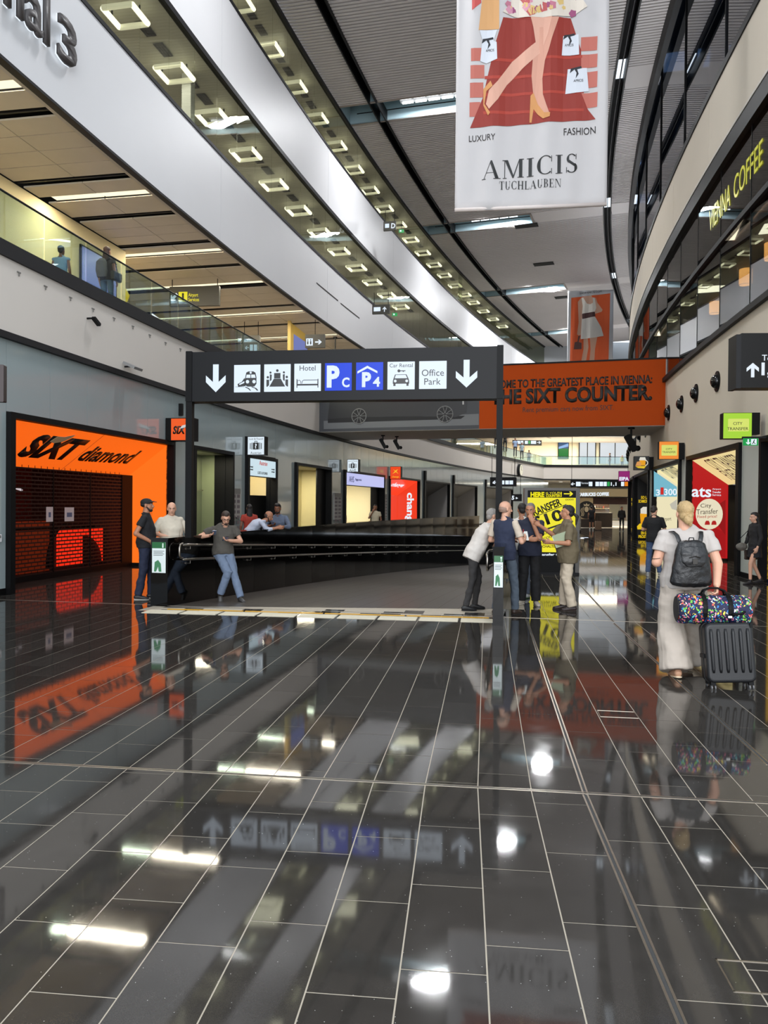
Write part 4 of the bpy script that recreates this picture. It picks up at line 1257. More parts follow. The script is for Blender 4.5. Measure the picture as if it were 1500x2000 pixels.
# ---- white letters on the lower band: "...nal 3"
Mb = chord(frameL, 10.0, 16.5)[0]
t_ = thing('wall_lettering', 'large dark raised letters and numeral on the white lower parapet band', 'lettering', Mb)
a3 = onplane(Mb, 108, 80); c3 = onplane(Mb, 150, 100)
dk = mat('letter_dark', (66, 62, 62), .5)
x3a = onplane(Mb, 112, 60)[0]; x3b = onplane(Mb, 150, 95)[0]
zt_ = onplane(Mb, 117, 34)[1]; zb_ = onplane(Mb, 140, 129)[1]
hh = abs(zt_ - zb_); zc_ = (zt_ + zb_) / 2
halo = lit('halo_light', (236, 246, 255), 1.1)
zc_ = 11.05; hh = .92
for s_, xa, xb in (('3', onplane(Mb, 115, 80)[0], onplane(Mb, 150, 80)[0]),):
    text(s_, t_, (xa + xb) / 2 - .24, zc_, w=xb - xa, h=hh, y=-.10, m=dk, depth=.06, bold=.025)
    text(s_, t_, (xa + xb) / 2 - .24, zc_, w=xb - xa, h=hh, y=-.07, m=halo, depth=.01, bold=.015, name='halo')
xr = onplane(Mb, 98, 60)[0]
text('Terminal', t_, xr - 2.49, zc_ + .03, w=4.5, h=1.0, y=-.10, m=dk, depth=.06, bold=.02)
text('Terminal', t_, xr - 2.49, zc_ + .03, w=4.5, h=1.0, y=-.07, m=halo, depth=.01, bold=.01, name='halo')
for px0, py0, px1, py1 in ((618, 552, 660, 590), (665, 593, 702, 623)):
    Mg = frameL(tpx_l((px0 + px1) / 2), -.004); a = onplane(Mg, px0, py0); c = onplane(Mg, px1, py1); zz = (a[1] + c[1]) / 2
    MB().box((a[0], -.01, zz), (c[0], 0, zz + .05)).build('access_slot', M_['joint'], tb_, M=sub(tb_, Mg))

# ---- gate sign over the ramp
gl = aty(363, 735, 12.95); gr = aty(983, 730, 12.22)
s = (V((gr.x, gr.y, 0)) - V((gl.x, gl.y, 0))).normalized()
MG = Matrix(((s.x, -s.y, 0, gl.x), (s.y, s.x, 0, gl.y), (0, 0, 1, 0), (0, 0, 0, 1)))
LG = (V((gr.x, gr.y, 0)) - V((gl.x, gl.y, 0))).length
gs = thing('gantry_sign', 'wide black gantry sign with white and blue pictograms over the ramp mouth', 'sign', MG)
zb_, zt_ = 3.42, 4.25
MB().rbox((.0, 0, zb_), (LG, .28, zt_), .015, 2).build('housing', mat('sign_black', (15, 15, 17), .45, spec=.2), gs)
MB().rbox((.0, -.015, zb_), (.11, .30, zt_ + .015), .01, 2).build('end_cap', M_['black'], gs); MB().rbox((LG - .1, -.015, zb_), (LG, .30, zt_ + .015), .01, 2).build('end_cap', M_['black'], gs)
MB().rbox((.0, 0, PT), (.11, .11, zb_), .005, 2).build('post', M_['black'], gs); MB().rbox((LG - .1, 0, PT), (LG, .11, zb_), .005, 2).build('post', M_['black'], gs)
blue = lit('parking_blue', (10, 66, 226), 1.0); icw = lit('pictogram_white', (226, 240, 255), 1.05)


def gp_(pts, m, name, y=-.012, d=.004): return poly(name, MG, pts, m, gs, y, d)


def arrow(M, par, px, top, bot, w_, m):
    x, zt2 = onplane(M, px, top); _, zb2 = onplane(M, px, bot); h = zt2 - zb2
    a = w_
    P = [(x - a * .14, zt2), (x + a * .14, zt2), (x + a * .14, zb2 + h * .36), (x + a * .5, zb2 + h * .60), (x + a * .5, zb2 + h * .36), (x, zb2), (x - a * .5, zb2 + h * .36), (x - a * .5, zb2 + h * .60), (x - a * .14, zb2 + h * .36)]
    return MB().prism(P, -.014, -.004, 'y').build('arrow', m, par)


arrow(MG, gs, 422, 712, 766, .34, icw); arrow(MG, gs, 911.5, 703, 757, .34, icw)
icons = []
for px in (483, 542, 601, 661, 722, 783.5, 845.5):
    yc = 739.5 - (px - 483) * .0195; x0, z0 = onplane(MG, px - 25.5 - (px - 483) * .0035, yc); x1, z1 = onplane(MG, px + 25.5 + (px - 483) * .0035, yc)
    hw = (x1 - x0) / 2; cx = (x0 + x1) / 2; cz = (z0 + z1) / 2; icons.append((cx, cz, hw))
    blue_ = px in (661, 722)
    MB().rbox((cx - hw, -.01, cz - hw * 1.01), (cx + hw, -.002, cz + hw * 1.01), .004, 2).build('pictogram_tile', blue if blue_ else icw, gs)


def loc(i, pts): cx, cz, h = icons[i]; return [(cx + (u - .5) * 2 * h, cz + (.5 - v) * 2 * h) for u, v in pts]
def ip(i, polys, m, name, y=-.014):
    b = MB()
    for p in polys: b.prism(loc(i, p), y, y + .004, 'y')
    return b.build(name, m, gs)
def disc(u, v, r, n=14): return [(u + r * math.cos(2 * math.pi * k / n), v + r * math.sin(2 * math.pi * k / n)) for k in range(n)]


# train
ip(0, [[(.44, .42), (.47, .28), (.55, .24), (.74, .24), (.82, .29), (.86, .46), (.86, .70), (.78, .80), (.52, .80), (.42, .74), (.41, .58)],
       [(.14, .70), (.30, .62), (.40, .48), (.44, .56), (.44, .78), (.16, .80)]], INK, 'train_pictogram')
ip(0, [[(.49, .36), (.63, .36), (.63, .48), (.46, .48)], [(.66, .36), (.80, .36), (.83, .48), (.66, .48)], disc(.52, .62, .065), disc(.77, .62, .065), disc(.64, .29, .04), [(.2, .70), (.36, .62), (.40, .60), (.40, .66), (.22, .74)]], icw, 'train_windows', -.018)
ip(0, [[(.45, .80), (.58, .86), (.66, .95), (.62, .95), (.54, .88), (.42, .82)], [(.70, .80), (.86, .86), (.94, .95), (.88, .95), (.80, .87), (.66, .82)], [(.05, .80), (.4, .80), (.4, .81), (.05, .81)]], INK, 'track_pictogram')
# meeting room
ip(1, [[(.37, .53), (.63, .53), (.80, .82), (.20, .82)], [(.38, .32), (.62, .32), (.62, .52), (.38, .52)], disc(.5, .23, .05), disc(.24, .30, .04), disc(.75, .30, .04), disc(.14, .47, .045), disc(.86, .47, .045),
       [(.22, .36), (.29, .38), (.28, .58), (.22, .62)], [(.78, .36), (.71, .38), (.72, .58), (.78, .62)], [(.09, .56), (.19, .56), (.19, .76), (.13, .82), (.09, .82)], [(.91, .56), (.81, .56), (.81, .76), (.87, .82), (.91, .82)]], INK, 'meeting_pictogram')
# hotel
cx, cz, h = icons[2]
text('Hotel', gs, cx, cz + h * .68, w=h * 1.2, y=-.010, m=INK, depth=.003)
ip(2, [[(.09, .56), (.12, .56), (.12, .88), (.09, .88)], [(.88, .56), (.91, .56), (.91, .88), (.88, .88)], [(.09, .74), (.9, .74), (.9, .80), (.09, .80)]], INK, 'bed_pictogram')
b = MB()
for p in ([(.12, .73), (.12, .62), (.20, .60), (.25, .65), (.25, .73)], [(.29, .73), (.31, .63), (.36, .60), (.88, .60), (.88, .73)]):
    q = [(x, -.013, z) for x, z in loc(2, p)]; b.tube(q, .005, 5)
b.build('bedding_outline', INK, gs)
cx, cz, h = icons[3]
text('P', gs, cx - h * .38, cz + h * .02, w=h * .95, h=h * 1.62, y=-.010, m=icw, bold=.05, depth=.004); text('C', gs, cx + h * .56, cz - h * .42, w=h * .56, h=h * .72, y=-.010, m=icw, bold=.03, depth=.004)
cx, cz, h = icons[4]
text('P', gs, cx - h * .22, cz - h * .25, w=h * .68, h=h * 1.1, y=-.010, m=icw, bold=.05, depth=.004); text('4', gs, cx + h * .52, cz - h * .42, w=h * .52, h=h * .72, y=-.010, m=icw, bold=.03, depth=.004)
ip(4, [[(.05, .32), (.42, .12), (.79, .32), (.79, .40), (.42, .21), (.05, .40)]], icw, 'roof_pictogram')
cx, cz, h = icons[5]
text('Car Rental', gs, cx, cz + h * .74, w=h * 1.7, y=-.010, m=INK, depth=.003)
ip(5, [disc(.42, .33, .055), [(.46, .315), (.66, .315), (.66, .345), (.46, .345)], [(.56, .34), (.60, .34), (.60, .37), (.56, .37)], [(.28, .46), (.70, .46), (.78, .62), (.80, .70), (.80, .80), (.20, .80), (.20, .70), (.22, .62)], [(.22, .78), (.30, .78), (.30, .88), (.22, .88)], [(.70, .78), (.78, .78), (.78, .88), (.70, .88)]], INK, 'car_pictogram')
ip(5, [[(.31, .48), (.67, .48), (.73, .60), (.27, .60)], disc(.29, .70, .05), disc(.71, .70, .05)], icw, 'car_windscreen', -.018)
cx, cz, h = icons[6]
text('Office', gs, cx, cz + h * .16, w=h * 1.62, y=-.010, m=INK, depth=.003); text('Park', gs, cx - h * .02, cz - h * .48, w=h * 1.2, y=-.010, m=INK, depth=.003)

# ---- bridge across the hall with its rental banner
pa = V((XL(33.1), 33.1, 0)); pb = V((XR(29.2), 29.2, 0)); s = (pb - pa).normalized(); LB = (pb - pa).length
MBR = Matrix(((s.x, -s.y, 0, pa.x), (s.y, s.x, 0, pa.y), (0, 0, 1, 0), (0, 0, 0, 1)))
br = struct('beam_bridge', MBR)
MB().box((-.1, .06, 4.80), (LB + .1, .26, 7.34)).build('front_parapet', M_['fascia'], br)
MB().box((-.6, .26, 4.80), (LB + .6, 4.0, 6.3)).build('deck', M_['fascia'], br)
MB().box((-.6, 4.0, 4.80), (LB + .6, 4.2, 7.34)).build('rear_parapet', M_['fascia'], br)
MB().box((-.1, .0, 7.34), (LB + .1, .3, 7.40)).build('coping', M_['black'], br)
bn = thing('bridge_banner', 'wide rental banner on the bridge, dark car half and burnt orange half', 'banner', MBR)
xo = onplane(MBR, 936, 800)[0]
MB().box((0, .02, 4.82), (xo, .06, 7.34)).build('dark_half', mat('banner_charcoal', (62, 64, 68), .6, noise=.05), bn)
MB().box((xo, .02, 4.82), (LB, .06, 7.34)).build('orange_half', mat('banner_orange', (176, 68, 12), .75, spec=.15, noise=.03), bn)
poly('floor_print', MBR, [(632, 838), (935, 830), (935, 808), (632, 822)], mat('banner_floor_grey', (108, 110, 112), .6), bn, .019, .002)
poly('car_shadow', MBR, [(640, 826), (900, 818), (908, 812), (640, 816)], mat('banner_shadow', (30, 30, 32), .7), bn, .016, .002)
poly('car_body', MBR, [(640, 818), (688, 815), (880, 812), (888, 815), (911, 806), (913, 784), (905, 778), (860, 760), (800, 745), (700, 748), (645, 770)], mat('banner_car', (38, 38, 41), .5), bn, .013, .002)
poly('tail_light', MBR, [(903, 783), (906, 783), (906, 790), (903, 790)], mat('banner_light', (180, 180, 180), .5), bn, .010, .001)
whm = mat('banner_wheel_grey', (120, 120, 120), .5)
for px, py, r_ in ((701, 813, 14), (869, 809, 15.5)):
    x, z = onplane(MBR, px, py); x2 = onplane(MBR, px + r_, py)[0]; r = x2 - x
    b = MB(); b.tube([(x + r * math.cos(a * math.pi / 10), .008, z + r * math.sin(a * math.pi / 10)) for a in range(20)], .02, 5, True)
    for k_ in range(10):
        a = k_ // 2 * 2 * math.pi / 5 + (.28 if k_ % 2 else -.28) + 1.57
        a0 = k_ // 2 * 2 * math.pi / 5 + 1.57
        b.tube([(x + r * .12 * math.cos(a0), .008, z + r * .12 * math.sin(a0)), (x + r * .97 * math.cos(a), .008, z + r * .97 * math.sin(a))], .014, 4)
    MB().prism([(x + r * .99 * math.cos(a * math.pi / 12), z + r * .99 * math.sin(a * math.pi / 12)) for a in range(24)], .012, .010, 'y').build('tyre_print', mat('banner_tyre', (26, 26, 28), .6), bn)
    b.build('wheel_print', whm, bn)
bk = mat('banner_black_ink', (34, 28, 26), .6)
tp('WELCOME TO THE GREATEST PLACE IN VIENNA:', MBR, bn, (936, 752), (1274, 740), (1200, 734), (1200, 751), bk, y=.018, bold=.03)
tp('THE SIXT COUNTER.', MBR, bn, (958, 776), (1274, 766), (1150, 753), (1150, 784), bk, y=.018, bold=.045)
tp('Rent premium cars now from SIXT.', MBR, bn, (1021, 802), (1199, 797), (1110, 793), (1110, 806), bk, y=.018)


def cctv(M, label, s_=1., drop=.18, ang=20):
    t_ = thing('security_camera', label, 'camera', M)
    MB().cyl((0, 0, 0), (0, 0, -.03 * s_), .06 * s_).build('mount', M_['black'], t_)
    MB().cyl((0, 0, -.03 * s_), (0, 0, -drop), .018 * s_).build('stem', M_['black'], t_)
    b = MB(); b.M = Matrix.Translation((0, 0, -drop - .05 * s_)) @ Matrix.Rotation(R(ang), 4, 'Y'); b.rbox((-.16 * s_, -.05 * s_, -.05 * s_), (.16 * s_, .05 * s_, .05 * s_), .02 * s_); b.build('body', M_['black'], t_)
    MB().ell((.12 * s_, 0, -drop - .14 * s_), (.05 * s_, .05 * s_, .05 * s_)).build('lens', M_['granite'], t_, smooth=True)


for px, py, lab in ((748, 850, 'black camera pod hanging under the bridge toward its west end'), (775, 852, 'second black camera pod beneath the dark half of the bridge banner'), (1233, 835, 'black camera cluster under the east end of the bridge')):
    d = ray(px, py); k = (4.8 - EYE) / d.z; cctv(Matrix.Translation((d.x * k, d.y * k, 4.8)), lab, 1.5 if px < 1000 else 2.2, .3 if px < 1000 else .5, 60)
M = frameL(tpx_l(173), -.06); x, z = onplane(M, 170, 622)
t_ = thing('security_camera', 'small black bracket camera on the cream gallery fascia', 'camera', M)
MB().cyl((x, .05, z), (x, -.12, z), .02).cyl((x, 0, z), (x, .05, z), .05).build('arm', M_['black'], t_); b = MB(); b.M = Matrix.Translation((x + .05, -.14, z)) @ Matrix.Rotation(R(25), 4, 'Y'); b.rbox((-.04, -.04, -.035), (.22, .04, .035), .015); b.build('body', M_['black'], t_)
M = frameL(tpx_l(245), -.12); x, z = onplane(M, 248, 716)
t_ = thing('wall_lamp', 'grey square floodlight on the trim above the rental shop', 'lamp', M)
b = MB(); b.M = Matrix.Translation((x, -.15, z)) @ Matrix.Rotation(R(25), 4, 'X'); b.rbox((-.2, -.16, -.03), (.2, .16, .03), .01, axis='z'); b.build('head', mat('flood_grey', (150, 150, 150), .4, metal=.5), t_); MB().cyl((x, .1, z), (x, -.12, z), .02).build('arm', M_['dark'], t_)
hk = mat('hook_grey', (110, 108, 104), .5)
for px, py in ((36, 533), (88, 560), (137, 582), (181, 604), (222, 622), (259, 638), (292, 655), (323, 670), (352, 682)):
    M = frameL(tpx_l(px), -.06); x, z = onplane(M, px, py)
    t_ = thing('wall_hook', 'tiny grey fixing hook in the row on the cream fascia', 'hook', M, 'fixing hooks on the gallery fascia')
    MB().box((x - .05, -.02, z), (x + .05, 0, z + .02)).box((x - .01, -.02, z - .06), (x + .01, 0, z)).build('hook', hk, t_)

# ---- hanging fabric banners
def banner(t_Y, xl, xr, ztop, zbot, label, n=24, amp=.03, seed=1):
    sl_ = -.13; ang = math.atan(sl_)
    cxm = (xl + xr) / 2
    M = Matrix.Translation((cxm, t_Y, 0)) @ Matrix.Rotation(ang, 4, 'Z'); hw = (xr - xl) / 2 / math.cos(ang)
    t_ = thing('fabric_banner', label, 'banner', M)
    return t_, M, hw


def ripple(u, z, k=1.):
    return (.035 * math.sin(u * 4.1 + z * .25) + .02 * math.sin(u * 9.3 - z * .6 + 1.3)) * k


def cloth_poly(parent, M, pts, m, name, lift, zref=(9, 20), k=1.):
    """print on the cloth: polygon in local (x,z) subdivided and laid on the rippled surface"""
    bm = bmesh.new(); vs = [bm.verts.new((x, 0, z)) for x, z in pts]; bm.faces.new(vs)
    xs = [p[0] for p in pts]; 
    x = math.floor(min(xs) / .16) * .16
    while x < max(xs):
        bmesh.ops.bisect_plane(bm, geom=bm.verts[:] + bm.edges[:] + bm.faces[:], plane_co=(x, 0, 0), plane_no=(1, 0, 0)); x += .16
    zs = [p[1] for p in pts]; z = math.floor(min(zs))
    while z < max(zs):
        bmesh.ops.bisect_plane(bm, geom=bm.verts[:] + bm.edges[:] + bm.faces[:], plane_co=(0, 0, z), plane_no=(0, 0, 1)); z += 1.
    for v in bm.verts: v.co.y = ripple(v.co.x, v.co.z, k) - lift
    bmesh.ops.recalc_face_normals(bm, faces=bm.faces)
    me = bpy.data.meshes.new(name); bm.to_mesh(me); bm.free(); me.materials.append(m)
    o = bpy.data.objects.new(name, me); C.objects.link(o); o.parent = parent; return o


def cloth_text(o, lift, k=1.):
    for v in o.data.vertices: v.co.y = ripple(v.co.x, v.co.z, k) - lift
    return o


def cloth_sheet(parent, hw, z0, z1, m, k=1.):
    bm = bmesh.new(); nx, nz = 44, 40
    g = [[bm.verts.new((-hw + 2 * hw * i / nx, ripple(-hw + 2 * hw * i / nx, z0 + (z1 - z0) * j / nz, k), z0 + (z1 - z0) * j / nz)) for i in range(nx + 1)] for j in range(nz + 1)]
    for j in range(nz):
        for i in range(nx): bm.faces.new((g[j][i], g[j][i + 1], g[j + 1][i + 1], g[j + 1][i]))
    r = bmesh.ops.extrude_face_region(bm, geom=bm.faces[:]); bmesh.ops.translate(bm, verts=[e for e in r['geom'] if isinstance(e, bmesh.types.BMVert)], vec=(0, .012, 0))
    bmesh.ops.recalc_face_normals(bm, faces=bm.faces)
    me = bpy.data.meshes.new('cloth'); bm.to_mesh(me); bm.free(); me.materials.append(m); me.polygons.foreach_set('use_smooth', [True] * len(me.polygons))
    o = bpy.data.objects.new('cloth', me); C.objects.link(o); o.parent = parent; return o


clothw = mat('white_banner_cloth', (204, 200, 200), .7, noise=.02)
zbt = zof(1035, 408, 19.6)
b1, M1, hw1 = banner(19.6, aty(888, 410, 19.85).x, aty(1185, 402, 19.35).x, 19.8, zbt, 'huge white fabric banner with a red staircase fashion picture and serif lettering')
cloth_sheet(b1, hw1, zbt, 19.6, clothw)
MB().cyl((-hw1, 0, zbt + .04), (hw1, 0, zbt + .04), .05, n=10).build('bottom_bar', mat('bar_white', (222, 210, 205), .5), b1, smooth=True)
MB().cyl((-hw1, 0, 19.62), (hw1, 0, 19.62), .05, n=10).build('top_bar', M_['dark'], b1)
for s_ in (-1, 1): MB().cyl((s_ * hw1 * .9, 0, 19.6), (s_ * hw1 * .9, 0, 20.3), .01, n=6).build('hanging_wire', M_['dark'], b1)
def bp(pts, col, name, lift): return cloth_poly(b1, M1, [onplane(M1, *p) for p in pts], mat('print_%d_%d_%d' % col, col, .6), name, lift)
pinkr = (196, 110, 96)
for y0, y1, xa, xb in ((96, 121, 920, 945), (129, 155, 919, 946), (163, 192, 918, 944), (201, 229, 917, 938)):
    bp([(xa, y0), (xb, y0 - 1), (xb, y1 - 1), (xa, y1)], pinkr, 'stair_print', .010)
for y0, y1 in ((73, 100), (107, 133), (141, 172), (182, 211)): bp([(1135, y0), (1167, y0 - 2), (1166, y1 - 2), (1134, y1)], pinkr, 'stair_print', .010)
bp([(983, 34), (1115, 34), (1135, 98), (1135, 180), (1148, 212), (1163, 233), (918, 251), (943, 192), (952, 152), (968, 84)], (150, 48, 36), 'red_carpet_print', .014)
for y in (116, 150, 184, 219): bp([(950 - (y - 116) * .1, y), (1137 + (y - 116) * .05, y - 8), (1137 + (y - 116) * .05, y - 3), (950 - (y - 116) * .1, y + 6)], (178, 62, 46), 'step_edge_print', .017)
bp([(922, 22), (940, 8), (940, 0), (922, -2)], (196, 80, 76), 'print_detail', .012)
skin = (218, 160, 138)
bp([(943, -10), (975, -10), (975, 58), (935, 61)], (222, 168, 112), 'print_coat', .016)
bp([(1036, 34), (1062, 36), (1092, 34), (1078, 75), (1071, 100), (1064, 120), (1059, 155), (1060, 186), (1066, 205), (1072, 222), (1062, 228), (1048, 212), (1042, 190), (1038, 150), (1041, 110), (1048, 80)], skin, 'print_leg', .022)
bp([(1038, 34), (1078, 34), (1070, 68), (1056, 104), (1020, 135), (990, 166), (972, 196), (955, 215), (949, 205), (955, 178), (972, 160), (1000, 120), (1046, 84)], (226, 172, 150), 'print_leg', .026)
shoe = (214, 150, 90)
bp([(1036, 188), (1042, 182), (1050, 205), (1062, 222), (1074, 222), (1073, 230), (1060, 234), (1050, 225), (1042, 214), (1038, 240), (1034, 240)], shoe, 'print_shoe', .032)
bp([(944, 176), (958, 160), (962, 170), (950, 180), (946, 205), (957, 222), (953, 228), (944, 208)], shoe, 'print_shoe', .032)
bp([(982, 24), (998, 4), (1000, -10), (1132, -10), (1147, 14), (1120, 30), (1060, 36), (1010, 34)], (226, 214, 200), 'print_skirt', .030)
fl = random.Random(3)
for k_ in range(26):
    fx, fy = fl.uniform(990, 1140), fl.uniform(-6, 26); r_ = fl.uniform(3, 8); c_ = fl.choice([(196, 120, 140), (160, 80, 120), (214, 150, 170), (190, 90, 90), (222, 190, 120)])
    bp([(fx + r_ * math.cos(a) * (1 + .3 * (q % 2)), fy + r_ * math.sin(a) * (1 + .3 * (q % 2))) for q, a in enumerate([i * math.pi / 5 for i in range(10)])], c_, 'print_flower', .034)
for P, bow in (([(937, 62), (971, 60), (964, 82), (970, 84), (971, 117), (950, 126), (938, 122), (942, 80)], (953, 80)), ([(1100, 71), (1130, 67), (1131, 107), (1097, 109)], (1112, 70)), ([(1109, 135), (1146, 133), (1150, 178), (1104, 184)], (1125, 135))):
    bp(P, (222, 226, 234), 'print_bag', .030)
    x, y = bow
    bp([(x - 10, y - 1), (x, y - 3), (x + 10, y - 5), (x + 11, y - 1), (x + 2, y + 1), (x + 5, y + 10), (x - 1, y + 19), (x + 1, y + 8), (x - 3, y + 1), (x - 12, y + 8)], (40, 40, 46), 'print_bow', .036)
for x0, x1, y in ((949, 965, 101), (1103, 1120, 88), (1120, 1139, 158)):
    o = tp('AMICIS', M1, b1, (x0, y + .5), (x1, y - .5), ((x0 + x1) / 2, y - 2.5), ((x0 + x1) / 2, y + 2.5), INK); cloth_text(o, .042)
gt = mat('banner_grey_ink', (70, 66, 66), .6)
o = tp('LUXURY', M1, b1, (916, 272), (967, 269), (941, 265), (941, 277), gt); cloth_text(o, .02)
o = tp('FASHION', M1, b1, (1101, 258), (1163, 254), (1132, 249), (1132, 263), gt); cloth_text(o, .02)


def ring_(cx, cz, rx, rz, thick, thin, a0, a1, n=24):
    o_, i_ = [], []
    for k in range(n + 1):
        a = R(a0 + (a1 - a0) * k / n); t_ = thin + (thick - thin) * abs(math.cos(a)) ** 1.5
        o_.append((cx + rx * math.cos(a), cz + rz * math.sin(a))); i_.append((cx + (rx - t_) * math.cos(a), cz + (rz - min(t_, thin * 1.2)) * math.sin(a)))
    return [[o_[k], o_[k + 1], i_[k + 1], i_[k]] for k in range(n)]


def serif_word(word, parent, x0, x1, zc, h, m, lift, tilt=0.):
    """high-contrast serif capitals drawn stroke by stroke"""
    T, t = .17, .035
    def glyph(c):
        s = lambda x: [(x - .10, 0), (x + .10, 0), (x + .10, .03), (x - .10, .03)]; S = lambda x: [(x - .10, .97), (x + .10, .97), (x + .10, 1), (x - .10, 1)]
        bar = lambda x, w_: [(x - w_ / 2, 0), (x + w_ / 2, 0), (x + w_ / 2, 1), (x - w_ / 2, 1)]
        st = lambda x: [bar(x, T), [(x - .17, 0), (x + .17, 0), (x + .17, .03), (x - .17, .03)], [(x - .17, .97), (x + .17, .97), (x + .17, 1), (x - .17, 1)]]
        if c == 'I': return .40, st(.20)
        if c == 'A': return .92, [[(.06, 0), (.09, 0), (.46, 1), (.43, 1)], [(.43, 1), (.50, 1), (.86, 0), (.68, 0), (.41, .86)], [(.20, .33), (.72, .33), (.71, .36), (.21, .36)], s(.08), [(.58, 0), (.95, 0), (.95, .03), (.58, .03)]]
        if c == 'M': return 1.15, [bar(.14, t), s(.14), [(.02, .97), (.28, .97), (.28, 1), (.02, 1)], [(.14, 1), (.30, 1), (.62, .05), (.54, 0)], [(.54, 0), (.60, 0), (.92, 1), (.88, 1)], bar(.96, T), [(.80, 0), (1.12, 0), (1.12, .03), (.80, .03)], [(.88, .97), (1.12, .97), (1.12, 1), (.88, 1)]]
        if c == 'C': return .86, ring_(.47, .5, .43, .51, T, t, 48, 312) + [[(.76, .66), (.79, .66), (.79, .98), (.76, .98)], [(.76, .02), (.79, .02), (.79, .30), (.76, .30)]]
        if c == 'S': return .66, ring_(.33, .745, .25, .265, .12, t, 35, 230, 14) + ring_(.33, .275, .29, .285, .14, t, -145, 50, 14) + [[(.13, .60), (.20, .70), (.60, .40), (.53, .30)], [(.54, .72), (.57, .72), (.57, .99), (.54, .99)], [(.06, .01), (.09, .01), (.09, .3), (.06, .3)]]
        if c == 'T': return .78, st(.39) + [[(.02, .97), (.76, .97), (.76, 1), (.02, 1)], [(.02, .72), (.05, .72), (.05, 1), (.02, 1)], [(.73, .72), (.76, .72), (.76, 1), (.73, 1)]]
        if c == 'U': return .85, [[(.12, .3), (.27, .3), (.27, 1), (.12, 1)], [(.68, .3), (.71, .3), (.71, 1), (.68, 1)], S(.2), S(.7)] + ring_(.415, .32, .295, .33, .15, t, 180, 360, 12)
        if c == 'H': return .98, st(.2) + st(.77) + [[(.2, .48), (.77, .48), (.77, .52), (.2, .52)]]
        if c == 'L': return .76, st(.2) + [[(.2, 0), (.72, 0), (.72, .03), (.2, .03)], [(.69, 0), (.72, 0), (.72, .28), (.69, .28)]]
        if c == 'B': return .76, st(.2) + ring_(.36, .75, .28, .25, T, t, -90, 90, 10) + ring_(.38, .26, .32, .26, T, t, -90, 90, 10) + [[(.2, .97), (.38, .97), (.38, 1), (.2, 1)], [(.2, .49), (.38, .49), (.38, .52), (.2, .52)], [(.2, 0), (.38, 0), (.38, .03), (.2, .03)]]
        if c == 'E': return .76, st(.2) + [[(.2, .97), (.68, .97), (.68, 1), (.2, 1)], [(.2, 0), (.72, 0), (.72, .03), (.2, .03)], [(.2, .49), (.5, .49), (.5, .52), (.2, .52)], [(.66, .74), (.69, .74), (.69, 1), (.66, 1)], [(.69, 0), (.72, 0), (.72, .28), (.69, .28)], [(.49, .38), (.52, .38), (.52, .64), (.49, .64)]]
        if c == 'N': return .98, [bar(.14, t), [(.02, .97), (.25, .97), (.25, 1), (.02, 1)], s(.14), [(.14, 1), (.30, 1), (.86, 0), (.80, 0)], bar(.84, t), S(.84)]
        return .4, []
    gs_ = [glyph(c) for c in word]; tot = sum(g[0] for g in gs_) + .1 * (len(word) - 1); k = (x1 - x0) / tot; x = x0
    b = MB()
    for g in gs_:
        for P in g[1]:
            q = [(x + u * k, zc + (v - .5) * h + tilt * (x + u * k - (x0 + x1) / 2)) for u, v in P]
            b.add([(a, ripple(a, z) - lift, z) for a, z in q] + [(a, ripple(a, z) - lift + .006, z) for a, z in q],
                  [tuple(range(len(q))), tuple(range(2 * len(q) - 1, len(q) - 1, -1))] + [(i, i + len(q), (i + 1) % len(q) + len(q), (i + 1) % len(q)) for i in range(len(q))])
        x += (g[0] + .1) * k
    return b.build('lettering', m, parent)


def two(M, a, c): p, q = onplane(M, *a), onplane(M, *c); return p, q
p, q = two(M1, (942, 335), (1129, 318)); h_ = onplane(M1, 1035, 308)[1] - onplane(M1, 1035, 344)[1]
serif_word('AMICIS', b1, p[0], q[0], (p[1] + q[1]) / 2, h_, INK, .02, (q[1] - p[1]) / (q[0] - p[0]))
p, q = two(M1, (975, 363), (1096, 358)); h_ = onplane(M1, 1035, 352)[1] - onplane(M1, 1035, 368)[1]
serif_word('TUCHLAUBEN', b1, p[0], q[0], (p[1] + q[1]) / 2, h_, INK, .02, (q[1] - p[1]) / (q[0] - p[0]))
# far banner
YB = 64.0
b2, Mb2, hw2 = banner(YB, aty(1108, 640, YB + .3).x, aty(1198, 640, YB - .3).x, 19.6, 9.3, 'distant white bordered orange fashion banner above the bridge')
cloth_sheet(b2, hw2, 9.3, zof(1150, 567, YB), mat('banner_cloth_grey', (205, 208, 212), .7), .5)
def bq(pts, col, name, lift): return cloth_poly(b2, Mb2, [onplane(Mb2, 1090 + x / 12.5, 550 + y / 12.5) for x, y in pts], mat('print_%d_%d_%d' % col, col, .6), name, lift, k=.5)
bq([(320, 400), (1270, 290), (1220, 2300), (280, 2300)], (232, 100, 48), 'orange_print', .03)
bq([(640, 370), (810, 345), (830, 390), (920, 400), (960, 520), (1085, 690), (1060, 740), (900, 790), (880, 740), (980, 690), (900, 600), (880, 900), (600, 900), (570, 1300), (500, 1320), (460, 1290), (500, 1000), (480, 500), (560, 400)], (222, 176, 150), 'print_figure', .05)
bq([(620, 1330), (720, 1330), (740, 1600), (620, 2300), (500, 2300), (620, 1650)], (222, 176, 150), 'print_leg', .045)
bq([(770, 1330), (960, 1330), (900, 1650), (860, 2300), (730, 2300), (790, 1650)], (222, 176, 150), 'print_leg', .045)
bq([(570, 400), (610, 395), (700, 540), (780, 560), (850, 520), (840, 395), (890, 400), (930, 640), (890, 760), (580, 810), (600, 600)], (236, 230, 218), 'print_top', .07)
bq([(580, 900), (900, 860), (1050, 1120), (1110, 1330), (880, 1370), (550, 1410), (560, 1200)], (236, 232, 224), 'print_skirt', .07)
